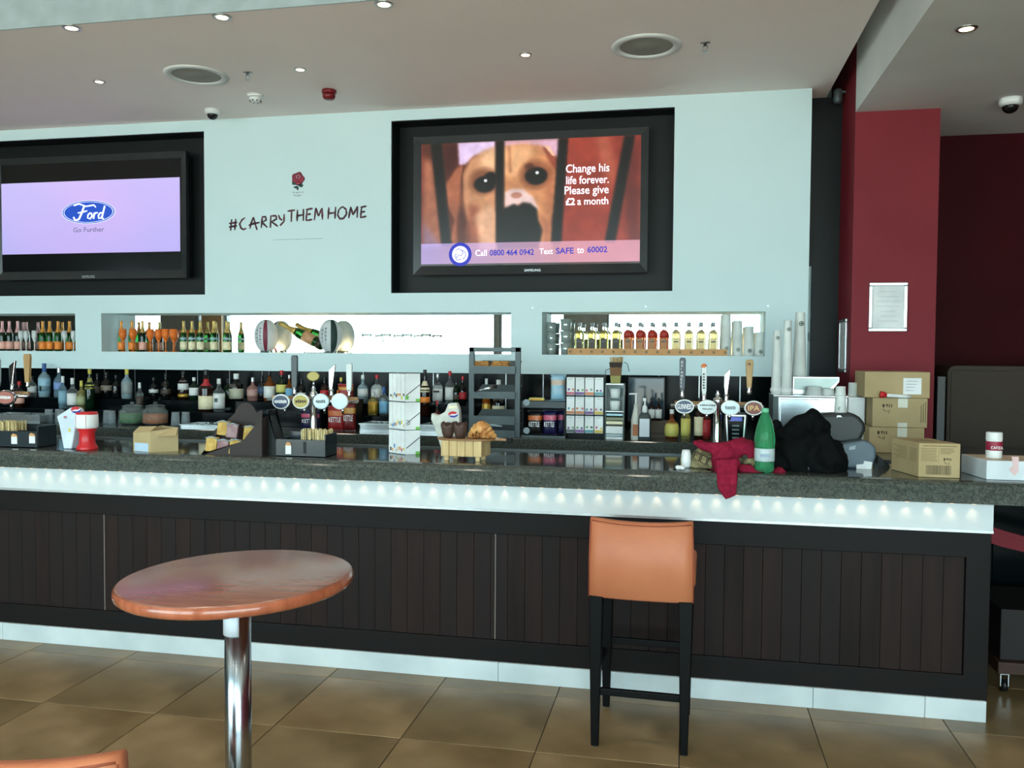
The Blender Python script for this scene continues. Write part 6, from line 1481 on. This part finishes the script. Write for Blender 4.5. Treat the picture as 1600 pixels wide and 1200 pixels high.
# red scarf draped over the edge
scarf = mat('crimson_fleece', (142, 32, 58), .9, scale=50, spec=.1, c2=(124, 25, 48), bump=.5, bscale=300)
t = thing('red_scarf', 'crimson fleece garment draped over the khaki bag and hanging over the bar edge', 'garment', (at(1130, 715, Y=4.4).x, 4.36, BT))
P = lambda px, py, Y: at(px, py, Y=Y)
vox = []
def strip(l, wd, th_=.016):       # cloth strip as overlapping ellipses along a path: flattened tube
    return l
def ribbon(rows, m_, nm):          # rows: list of (left point, right point, bulge) in world; makes a thick folded sheet
    q = MB(); n = 14; m = len(rows); fr = []; bk = []
    for (a_, b_, bl_) in rows:
        for i in range(n+1):
            u = i/n; p = a_.lerp(b_, u); w_ = math.sin(u*PI); fold = .35*math.sin(u*PI*5)*bl_
            fr.append(p+Vector((0, -(bl_*w_+fold*.6), 0))); bk.append(p+Vector((0, .008-(bl_*w_+fold*.6)*.8, 0)))
    N = (n+1)*m; q.v = [tuple(v) for v in fr+bk]
    for s_ in (0, 1):
        for j in range(m-1):
            for i in range(n):
                a0_ = s_*N+j*(n+1)+i; q.f.append((a0_, a0_+1, a0_+n+2, a0_+n+1)); q.m.append(0); q.sm.append(True)
    def rim(ids):
        for i in range(len(ids)-1): q.f.append((ids[i], ids[i+1], ids[i+1]+N, ids[i]+N)); q.m.append(0); q.sm.append(True)
    rim(list(range(n+1))); rim([(m-1)*(n+1)+i for i in range(n+1)]); rim([j*(n+1) for j in range(m)]); rim([j*(n+1)+n for j in range(m)])
    o = q.build(nm, m_, t); md = o.modifiers.new('sub', 'SUBSURF'); md.levels = md.render_levels = 1; return o
o = blobs('cloth_upper', [('e', P3(1104, 699, 4.385), (.070, .035, .020), .35), ('e', P3(1152, 701, 4.385), (.088, .045, .044), -.08), ('e', P3(1131, 704, 4.36), (.052, .04, .040)), ('e', P3(1135, 722, 4.33), (.052, .030, .075)), ('e', P3(1172, 706, 4.40), (.040, .04, .045)), ('t', [P(1091, 690, 4.40), P(1098, 696, 4.38), P(1112, 700, 4.36), P(1128, 701, 4.36)], [.014, .020, .026, .030]),
                          ('t', [P(1128, 705, 4.37), P(1145, 700, 4.38), P(1160, 697, 4.40), P(1176, 699, 4.42)], [.030, .040, .042, .030]),
                          ('t', [P(1124, 703, 4.37), P(1127, 722, 4.34), P(1134, 741, 4.27)], [.034, .048, .046]),
                          ('t', [P(1140, 708, 4.38), P(1148, 722, 4.35), P(1140, 738, 4.30)], [.03, .032, .03])], scarf, t, .008, .009, 16, ridg=True)
ribbon([(P(1117, 716, 4.27), P(1153, 714, 4.27), .02), (P(1120, 738, 4.240), P(1152, 733, 4.240), .022), (P(1120, 752, 4.208), P(1153, 748, 4.208), .014), (P(1121, 763, 4.203), P(1151, 761, 4.203), .014), (P(1126, 770, 4.203), P(1151, 768, 4.203), .012), (P(1134, 781, 4.203), P(1150, 774, 4.203), .008)], scarf, 'hanging_end')
blobs('cloth_lower', [('e', P3(1172, 740, 4.34), (.075, .05, .020), -.2), ('e', P3(1215, 741, 4.36), (.045, .05, .035)), ('e', P3(1165, 735, 4.33), (.04, .04, .03)), ('e', P3(1118, 738, 4.36), (.05, .05, .016))], scarf, t, .007, .007, 22, zmin=BT+.001, ridg=True)
# green water bottle
Yv = 4.335; c = at(1194, 743, Y=Yv); c = (c.x, Yv, BT+.001); s = mpp(1194, Yv)
t = thing('water_bottle', 'green plastic water bottle with a white label standing by the black jacket', 'bottle', c)
H = at(1194, 638, Y=Yv).z-BT; r = 15.8*s
pr = [(r*.6, 0), (r*.95, .006), (r, .02), (r*.93, H*.12), (r, H*.16), (r*.97, H*.20), (r*.97, H*.36), (r*1.0, H*.38), (r*1.04, H*.50), (r*1.0, H*.58), (r*.86, H*.70), (r*.62, H*.82), (r*.38, H*.91), (r*.30, H*.955)]
MB().lathe(pr, c, n=36).build('bottle_body', m_pet, t); MB().lathe([(r*1.0, H*.175), (r*1.02, H*.18), (r*1.02, H*.37), (r*1.0, H*.375)], c, n=36).build('paper_label', mat('crinkled_label', (190, 206, 210), .4, scale=30), t)
MB().lathe([(r*.36, H*.935), (r*.38, H*.94), (r*.38, H*.99), (r*.33, H)], c, n=20).build('screw_cap', mat('green_cap', (110, 190, 150), .4), t)
MB().box(c[0]-r*.5, c[0]+r*.4, Yv-r*1.03-.001, Yv-r*.9, BT+H*.25, BT+H*.30).build('label_print', mat('faint_blue_print', (150, 170, 190), .5), t)
# black jacket pile
Yj = 4.50
jk = mat('black_fabric', (7, 9, 11), .85, spec=.15, scale=50, bump=.4, bscale=250)
t = thing('black_jacket', 'heap of black jacket and hood bundled on the bar right of the green bottle', 'jacket', (at(1262, 745, Y=Yj).x, Yj, BT))
blobs('jacket_body', [('e', P3(1262, 712, Yj), (.17, .14, .115)), ('e', P3(1225, 722, Yj+.02), (.10, .12, .10)), ('e', P3(1295, 720, Yj-.02), (.085, .10, .105)), ('t', [P(1205, 740, Yj), P(1212, 700, Yj+.06), P(1208, 668, Yj+.08), P(1214, 655, Yj+.08)], [.05, .05, .035, .02]),
                      ('t', [P(1225, 690, Yj), P(1250, 668, Yj+.03), P(1268, 658, Yj+.04), P(1285, 672, Yj)], [.05, .055, .06, .05]), ('e', P3(1280, 735, Yj-.06), (.12, .09, .05)), ('t', [P(1275, 660, Yj+.05), P(1286, 690, Yj-.05), P(1300, 720, Yj-.06)], [.04, .05, .05])], jk, t, .011, .026, 10, zmin=BT+.001, ridg=True)
for (x, y0, y1) in ((1263, 735, 745), (1290.5, 744, 757)):
    MB().tube([P(x+1.2, y0, Yj-.13), P(x, (y0+y1)/2-8, Yj-.14), P(x+.6, y1-14, Yj-.15)], .003, 6).build('zip_pull', alu, t)
# black speaker case
Ys = 4.74
t = thing('black_case', 'rounded black hard case lying behind the jacket in front of the coffee machine', 'case', (at(1315, 690, Y=Ys).x, Ys, BT))
lp = PX([(1272, 649), (1285, 645), (1330, 644), (1341, 651), (1350, 662), (1349, 672), (1342, 687), (1335, 692), (1275, 694), (1268, 690)], Ys)
MB().prism(lp, Ys-.06, Ys+.06).build('case_shell', mat('case_black', (30, 36, 35), .45, scale=30), t, bevel=.02, seg=3)
a, b = at(1307, 652.5, Y=Ys-.061), at(1316, 649, Y=Ys-.061); text('case_lettering', 'JBL', alu, a.x, b.x, a.z, b.z, Ys-.0612, t)
MB().box(at(1270, 690, Y=Ys).x+.02, at(1340, 690, Y=Ys).x-.02, Ys-.05, Ys+.05, BT, at(1300, 691, Y=Ys).z+.01).build('case_feet', black_p, t)
# grey blue till printer
Yq = 4.58
t = thing('receipt_printer', 'slate blue-grey wedge-shaped till printer right of the black jacket', 'printer', (at(1340, 735, Y=Yq).x, Yq, BT))
lp = PX([(1308, 738), (1362, 738), (1369, 714), (1369, 700), (1360, 691), (1348, 688), (1318, 693), (1308, 699)], Yq); lp = [(x, max(z, BT+.0005) if z < BT+.02 else z) for x, z in lp]; lp[0] = (lp[0][0], BT+.0005); lp[1] = (lp[1][0], BT+.0005)
MB().prism(lp, Yq, Yq+.09).build('housing', mat('slate_blue_plastic', (84, 100, 112), .45), t, bevel=.012, seg=3)
a, b = at(1338, 735, Y=Yq-.002), at(1362, 720, Y=Yq-.002); MB().prism(PX([(1338, 735), (1361, 735), (1363, 722), (1350, 720), (1349, 725), (1338, 726)], Yq), Yq-.003, Yq+.001).build('white_sticker', paper, t)
MB().prism(PX([(1326, 703), (1336, 702), (1337, 696), (1327, 698)], Yq), Yq-.003, Yq+.001).build('small_sticker', mat('grey_sticker', (0, 0, 0)), t)
MB().prism(PX([(1372, 731), (1392, 733), (1388, 724), (1372, 712)], Yq+.1), Yq+.1, Yq+.22).build('black_end_wedge', black_m, t)

# ------------------------------------------------------------------ side worktop, boxes
tag(MB().box(.96, 3.3, 4.935, 5.90, BT-.085, BT).build('side_worktop', gran, bevel=.004), 'granite worktop behind the right end of the bar under the cardboard boxes', 'worktop')
cbu = thing('side_cabinet', 'black cabinet under the side worktop beyond the end of the bar', 'cabinet', (2.2, 5.4, 0)); MB().box(1.0, 3.2, 5.35, 5.88, 0, BT-.09).build('body', black_m, cbu)
for k in range(3): MB().box(1.02+k*.72, 1.72+k*.72, 5.33, 5.35, .12, BT-.11).build('door', black_g, cbu, bevel=.002)
def icons(px, py, Y, par_, s=.9):
    m_ = card_d; p = at(px, py, Y=Y); k = mpp(px, Y)*s
    MB().add([(p.x-8*k, Y, p.z-3*k), (p.x-4*k, Y, p.z-3*k), (p.x-4*k, Y, p.z+3*k), (p.x-8*k, Y, p.z+3*k)], [(0, 1, 2, 3)]).tube([(p.x+4*k, Y, p.z-3*k), (p.x+4*k, Y, p.z+3*k)], .4*k*2, 4).tube([(p.x+8*k, Y, p.z-3*k), (p.x+8*k, Y, p.z+3*k)], .4*k*2, 4).build('handling_symbol', m_, par_)
    MB().prism([(p.x-2*k, p.z+3*k), (p.x+2*k, p.z+3*k), (p.x+1.2*k, p.z-.5*k), (p.x+.3*k, p.z-1*k), (p.x+.3*k, p.z-2.6*k), (p.x+1.2*k, p.z-3.2*k), (p.x-1.2*k, p.z-3.2*k), (p.x-.3*k, p.z-2.6*k), (p.x-.3*k, p.z-1*k), (p.x-1.2*k, p.z-.5*k)], Y-.0006, Y).build('fragile_symbol', m_, par_)
    MB().tube([(p.x-7*k, Y, p.z-6*k), (p.x-2*k, Y, p.z-11*k), (p.x+1*k, Y, p.z-9*k), (p.x+3*k, Y, p.z-14*k), (p.x+5*k, Y, p.z-7*k)], .5*k, 4).build('recycle_symbol', m_, par_)
Yx = 5.36
stack = [(1348.5, 1445, 708, 668, 'bottom', 'bottom plain cardboard box of the stack of three by the red pillar'), (1353, 1449, 667.5, 622, 'middle', 'middle cardboard box of the stack with taped seam and red-capped tube on its top edge'), (1340, 1452, 621, 581, 'top', 'top and largest cardboard box of the stack, with a white paper label')]
z0 = BT
for (pa, pb_, yb, yt, nm, l) in stack:
    xa, xb = at(pa+10, 650, Y=Yx).x, at(pb_, 650, Y=Yx).x; z1 = at(1400, yt, Y=Yx).z
    D = .30
    t = thing('cardboard_box', l, 'box', ((xa+xb)/2, Yx, z0), 'stacked cardboard boxes')
    b_ = MB().box(xa, xb, Yx, Yx+D, z0+.0006, z1).build('box_body', card, t, bevel=.003)
    MB().box(xa, xb, Yx+D/2-.001, Yx+D/2+.001, z1-.0005, z1+.0004).build('lid_seam', card_d, t)
    if nm == 'top':
        a_, c_ = at(1411, 616, Y=Yx), at(1440, 591, Y=Yx); MB().box(a_.x, c_.x, Yx-.0015, Yx, a_.z, c_.z).build('paper_label', paper, t)
        q = MB()
        for k in range(4): q.box(a_.x+.015, c_.x-.02-.006*k, Yx-.002, Yx-.0015, c_.z-.02-.018*k, c_.z-.016-.018*k)
        q.build('label_print', mat('light_print', (0, 0, 0)), t)
    else:
        a_ = at(1403, 640, Y=Yx); c_ = at(1418, 640, Y=Yx); MB().box(a_.x, c_.x, Yx-.0012, Yx, z1-.055, z1-.002).build('packing_tape', mat('packing_tape', (206, 206, 186), .3), t)
        if nm == 'middle': MB().box(a_.x, c_.x, Yx-.0012, Yx, z0+.002, z0+.028).build('packing_tape', mat('packing_tape', (0, 0, 0)), t)
        icons(1386 if nm == 'middle' else 1378, 634 if nm == 'middle' else 676, Yx-.0008, t)
        q = MB()
        if nm == 'middle':
            for k in range(3): q.box(xb-.012-.012*k, xb-.009-.012*k, Yx-.0008, Yx-.0002, z0+.03, z1-.02-.01*k)
            q.build('side_print', card_d, t)
    z0 = z1+.0008
t = thing('sealant_tube', 'white tube with a red cap lying along the top edge of the middle box', 'tube', at(1395, 620, Y=Yx-.02))
ztm = at(1400, 622, Y=Yx).z
a_, b_ = P(1385, 617.5, Yx-.028), P(1415, 619.5, Yx-.024); 
MB().tube([a_, b_, P(1424, 620, Yx-.02)], [.011, .011, .006], 10).build('tube_body', whitep, t); MB().tube([P(1375, 616, Yx-.028), P(1378, 616.5, Yx-.028), P(1385, 617.5, Yx-.028)], [.018, .020, .014], 12).build('red_cap', redp, t)
MB().box(a_.x, b_.x, Yx-.03, Yx-.0005, a_.z-.014, a_.z-.012).build('ledge_flap', card, t)
# barcode box
Yz = 4.33
def wbox(px0, pxm, px1, yb, ymt, yt0, Y, D, off):
    pass
xm, x1 = at(1436, 700, Y=Yz).x, at(1501, 700, Y=Yz).x; x0 = at(1393, 700, Y=Yz+.26).x
zt = at(1470, 693, Y=Yz).z
t = thing('cardboard_box', 'cardboard box with printed panels and a barcode near the bar end', 'box', ((xm+x1)/2, Yz+.12, BT))
A, B_, C_, D_ = Vector((xm, Yz)), Vector((x1, Yz)), Vector((x1+(x0-xm), Yz+.26)), Vector((x0, Yz+.26))
MB().add([(p.x, p.y, BT+.0006) for p in (A, B_, C_, D_)]+[(p.x, p.y, zt) for p in (A, B_, C_, D_)], [(3, 2, 1, 0), (4, 5, 6, 7), (0, 1, 5, 4), (1, 2, 6, 5), (2, 3, 7, 6), (3, 0, 4, 7)]).build('box_body', card, t, bevel=.003)
MB().box(xm+.012, x1-.03, Yz+.12, Yz+.123, zt, zt+.001).build('lid_seam', card_d, t)
zf = lambda f: BT+(zt-BT)*f; xf = lambda f: xm+(x1-xm)*f
q = MB()
rg = random.Random(4); x = .18
while x < .78:
    w_ = rg.choice([.006, .01, .016]); q.box(xf(x), xf(x+w_), Yz-.0008, Yz, zf(.09), zf(.36)); x += w_+rg.choice([.008, .012, .018])
q.build('barcode', card_d, t)
q = MB()
for i in range(9): q.box(xf(.05), xf(.40+.06*rg.random()), Yz-.0007, Yz, zf(.84-.045*i), zf(.855-.045*i))
for i in range(4): q.box(xf(.52), xf(.75+.15*rg.random()), Yz-.0007, Yz, zf(.84-.045*i), zf(.855-.045*i))
q.box(xf(.10), xf(.92), Yz-.0007, Yz, zf(.91), zf(.935)).box(xf(.48), xf(.485), Yz-.0007, Yz, zf(.45), zf(.87))
q.build('fine_print', mat('card_print_soft', (126, 108, 74), .8), t)
icons(1480, 718, Yz-.0008, t, .7)
dv = (D_-A).normalized(); nn = Vector((-dv.y, dv.x)); nn = nn if nn.x < 0 else -nn
def sq(f0, f1, g0, g1, q):
    L_ = (D_-A).length; p0, p1 = A+dv*L_*f0, A+dv*L_*f1; o_ = nn*.0008
    q.add([(p0.x+o_.x, p0.y+o_.y, zf(g0)), (p1.x+o_.x, p1.y+o_.y, zf(g0)), (p1.x+o_.x, p1.y+o_.y, zf(g1)), (p0.x+o_.x, p0.y+o_.y, zf(g1))], [(0, 1, 2, 3)])
q = MB()
for i in range(8): sq(.42, .9-.08*(i % 3), .80-.05*i, .815-.05*i, q); sq(.08, .32, .80-.05*i, .815-.05*i, q)
q.build('fine_print', mat('card_print_soft', (0, 0, 0)), t)
# white cake box
xm, x1 = at(1542, 720, Y=Yz-.01).x, at(1650, 720, Y=Yz-.01).x; x0 = at(1502, 715, Y=Yz+.24).x; zt = at(1570, 720, Y=Yz-.01).z
t = thing('white_cake_box', 'low white card box at the right end of the bar with a tub on top', 'box', ((xm+x1)/2, Yz+.1, BT))
A, B_, C_, D_ = Vector((xm, Yz-.01)), Vector((x1, Yz-.01)), Vector((x1+(x0-xm), Yz+.24)), Vector((x0, Yz+.24))
MB().add([(p.x, p.y, BT+.0006) for p in (A, B_, C_, D_)]+[(p.x, p.y, zt) for p in (A, B_, C_, D_)], [(3, 2, 1, 0), (4, 5, 6, 7), (0, 1, 5, 4), (1, 2, 6, 5), (2, 3, 7, 6), (3, 0, 4, 7)]).build('box_body', mat('white_box_card', (214, 222, 226), .5), t, bevel=.003)
MB().add([(A.x+.004, A.y+.004, zt+.0004), (B_.x, B_.y+.004, zt+.0004), (C_.x, C_.y-.004, zt+.0004), (D_.x+.004, D_.y-.004, zt+.0004)], [(0, 1, 2, 3)]).build('lid', mat('lid_cream', (222, 200, 176), .5), t)
p = at(1584, 727, Y=Yz-.011); MB().prism([(p.x-.02, p.z-.02), (p.x+.004, p.z-.05), (p.x+.02, p.z-.03), (p.x+.02, p.z+.04), (p.x-.01, p.z+.04), (p.x-.004, p.z)], Yz-.0115, Yz-.0098).build('pink_tape', mat('pink_tape', (226, 190, 190), .4), t)
c = at(1553, 700, Y=Yz+.10); c = (c.x, Yz+.10, zt+.0008); s = mpp(1553, Yz+.1); H = at(1553, 675, Y=Yz+.1).z-c[2]
t = thing('plastic_tub', 'white screw-top tub with a crimson label on the white cake box', 'tub', c)
MB().lathe([(12*s, 0), (12.6*s, .004), (12.6*s, H*.68), (11*s, H*.72)], c, n=28).build('tub_body', whitep, t); MB().lathe([(12.8*s, H*.70), (13*s, H*.73), (12.8*s, H*.97), (12*s, H)], c, n=28).build('screw_lid', whitep, t)
MB().lathe([(12.7*s, H*.30), (12.85*s, H*.31), (12.85*s, H*.64), (12.7*s, H*.65)], c, n=28).build('crimson_label', mat('crimson_label', (150, 34, 62), .5), t)
text('label_lettering', 'CAFIZA', text_w, c[0]-9*s, c[0]+10*s, c[2]+H*.36, c[2]+H*.47, c[1]-13.2*s, t, bold=.01)

# ------------------------------------------------------------------ coffee machine, cups
Yf = 5.52
a, b = at(1207, 700, Y=Yf), at(1325, 621, Y=Yf); zt = b.z
cmn = thing('coffee_machine', 'stainless coffee machine behind the jacket with cups piled on top', 'coffee machine', ((a.x+b.x)/2, Yf, CB))
MB().box(a.x, b.x, Yf, Yf+.30, CB, zt).build('body', steel, cmn, bevel=.006)
MB().box(a.x-.002, a.x+.03, Yf-.012, Yf, CB, zt-.002).build('side_trim', dgrey, cmn); MB().box(a.x+.04, at(1298, 650, Y=Yf).x, Yf-.008, Yf, CB+.02, zt-.015).build('front_panel', mat('polished_panel', (196, 204, 208), .22, metal=1, bump=.3, bscale=6), cmn, bevel=.003)
MB().box(a.x, b.x+.0, Yf-.015, Yf+.30, zt, zt+.008).build('top_tray', steel, cmn, bevel=.002)
X1m = at(1352, 650, Y=Yf).x
t = thing('white_appliance', 'white square-cornered appliance at the right end of the coffee machine', 'appliance', ((b.x+X1m)/2, Yf, CB)); MB().box(b.x+.003, X1m, Yf+.01, Yf+.30, BT+.016, at(1340, 621, Y=Yf).z).build('body', whitep, t, bevel=.004); MB().box(b.x+.006, X1m-.006, Yf+.003, Yf+.01, BT+.03, at(1340, 621, Y=Yf).z-.012).build('door', paper, t, bevel=.002); MB().box(b.x+.01, X1m-.01, Yf+.03, Yf+.28, CB, BT+.018).build('feet', black_p, t)
zt += .008
a, b = at(1238, 620, Y=Yf+.12), at(1312, 589, Y=Yf+.12)
t = thing('coffee_machine_hood', 'upper stainless hood section standing on top of the coffee machine', 'coffee machine', ((a.x+b.x)/2, Yf+.12, zt))
MB().prism([(a.x, zt+.001), (b.x-.06, zt+.001), (b.x, b.z-.03), (b.x, b.z), (a.x, b.z)], Yf+.12, Yf+.26).build('hood', steel, t, bevel=.003)
MB().prism([(a.x+.01, zt+.03), (b.x-.07, zt+.03), (b.x-.008, b.z-.025), (b.x-.008, b.z-.008), (a.x+.01, b.z-.008)], Yf+.112, Yf+.12).build('pale_front', mat('pale_steel', (150, 162, 158), .35, metal=.5), t)
MB().box(a.x-.03, a.x-.002, Yf+.14, Yf+.18, zt, b.z-.002).build('hinge_post', dgrey, t)
zh = b.z
for px, yt, yb_, l, r0, r1 in ((1212.5, 516, 612, 'shortest of the three tall paper cup stacks on the coffee machine', 5.8, 8.0), (1229, 501, 612, 'middle one of the three tall paper cup stacks on the coffee machine', 6.2, 8.6)):
    Y = Yf+.06; c = at(px, 615, Y=Y); c = (c.x, Y, zt+.0005); s = mpp(px, Y)
    cup_stack(l, c, r0*s, r1*s, at(px, yt, Y=Y).z-zt, 'tall paper cup stacks', mk=.88, lipn=0, foot=9.6*s)
Y = Yf+.19; c = at(1248.5, 590, Y=Y); c = (c.x, Y, zh+.0005); s = mpp(1248, Y)
cup_stack('tallest paper cup stack, standing on the steel hood against the dark gap', c, 7.4*s, 11*s, at(1249, 488, Y=Y).z-zh, 'tall paper cup stacks', mk=.82, lipn=0)
def cup(px, yt, Y, z0, w0, w1, label, mk=0, up=True, n=1):
    c = at(px, 620, Y=Y); s = mpp(px, Y); H = at(px, yt, Y=Y).z-z0; c = (c.x, Y, z0+.0005)
    t = thing('paper_cup', label, 'cup', c, 'loose white cups')
    MB().lathe([(w0*s*.92, 0), (w0*s, .003), (w1*s, H*.98), (w1*s*1.04, H), (w1*s*.9, H), (w0*s*.85, .008)], c, n=24).build('cup_wall', cupm, t)
    MB().lathe([(w0*s*1.02, .0), (w0*s*1.06, .003), (w0*s*1.02, .006)], c, n=24).build('rolled_rim', cupm, t)
    if mk: mark(c[0]-.2*w0*s, c[2]+H*mk, c[1]-w1*s*.98-.003, 3.4*s, t)
cup(1272, 604, Yf+.04, zt, 13.5, 11.5, 'broad upturned white bowl cup in front of the steel hood')
cup(1293, 607, Yf+.07, zt, 11, 10, 'white cup between the broad bowl cup and the upright marked cup')
cup(1344-11, 598, Yf+.10, zt-.008, 8.2, 7.6, 'upturned white cup at the right end of the coffee machine')
cup(1341, 600, Yf+.16, zt-.008, 8, 7, 'upturned white cup partly behind the rightmost one')
Yc2 = 4.74; ztc = at(1300, 644.5, Y=Ys).z
cup(1313.5, 618, Ys, ztc-.0, 9.8, 8.4, 'white paper cup with a round dark mark standing on the black case', mk=.24)
cup(1313, 604, Ys, at(1313, 618, Y=Ys).z+.001, 8.4, 7.8, 'second white cup stacked on the marked cup over the black case')

# ------------------------------------------------------------------ right end: dark cabinet, trolley
Yh = 5.98
a = at(1481, 571, Y=Yh)
hx0, hz = a.x, a.z
t = thing('tall_dark_cabinet', 'tall dark brown metallic cabinet against the dark red wall at the right', 'cabinet', (hx0+.5, Yh, 0))
dbm = mat('dark_bronze_panel', (62, 53, 45), .5, spec=.15, scale=80)
cr_ = [(hx0, 0), (3.4, 0), (3.4, hz)]+[(hx0+.05-.05*math.sin(math.radians(k)), hz-.05+.05*math.cos(math.radians(k))) for k in range(0, 91, 15)]
MB().prism(cr_, Yh, Yh+.5).build('cabinet_body', dbm, t, bevel=.004)
MB().box(hx0-.055, hx0-.003, Yh+.02, Yh+.4, 0, hz-.07).build('side_fin', mat('dark_bronze_side', (40, 36, 33), .4), t, bevel=.004)
MB().box(hx0+.02, hx0+1.2, Yh-.006, Yh, .1, hz-.03).build('front_panel', dbm, t, bevel=.004)
t = thing('castor_trolley', 'low dark wooden trolley on chrome castors beyond the end of the bar', 'trolley', (1.95, 4.75, 0))
MB().box(1.56, 2.5, 4.66, 5.2, .10, .16).build('base_board', mat('trolley_brown', (60, 36, 22), .5, scale=6), t, bevel=.004)
MB().box(1.58, 2.48, 4.70, 5.18, .16, .42).build('crate_body', mat('trolley_dark', (26, 18, 15), .6, scale=6), t, bevel=.004)
for (x, y) in ((1.60, 4.70), (2.44, 4.70), (1.60, 5.15), (2.44, 5.15)):
    c_ = MB().tube([(x-.012, y, .032), (x+.012, y, .032)], .030, 18).build('castor', black_p, t)
    MB().tube([(x-.016, y, .034), (x+.016, y, .034)], .014, 12).box(x-.020, x-.016, y-.014, y+.014, .03, .095).box(x+.016, x+.020, y-.014, y+.014, .03, .095).box(x-.02, x+.02, y-.02, y+.02, .092, .10).build('castor_fork', chrome, c_)
tag(MB().prism([(1.391, .87), (1.62, .80), (2.4, .60), (2.4, .55), (1.60, .72), (1.391, .79)], 4.79, 4.83).build('red_sheet', red_m), 'dark red sloping panel under the granite beyond the end of the bar', 'panel')

# unlabelled leftovers that belong to the setting
for o in S.objects:
    if o.parent is None and o.type in ('MESH',) and not o.get('label') and not o.get('kind'):
        o['kind'] = 'structure'
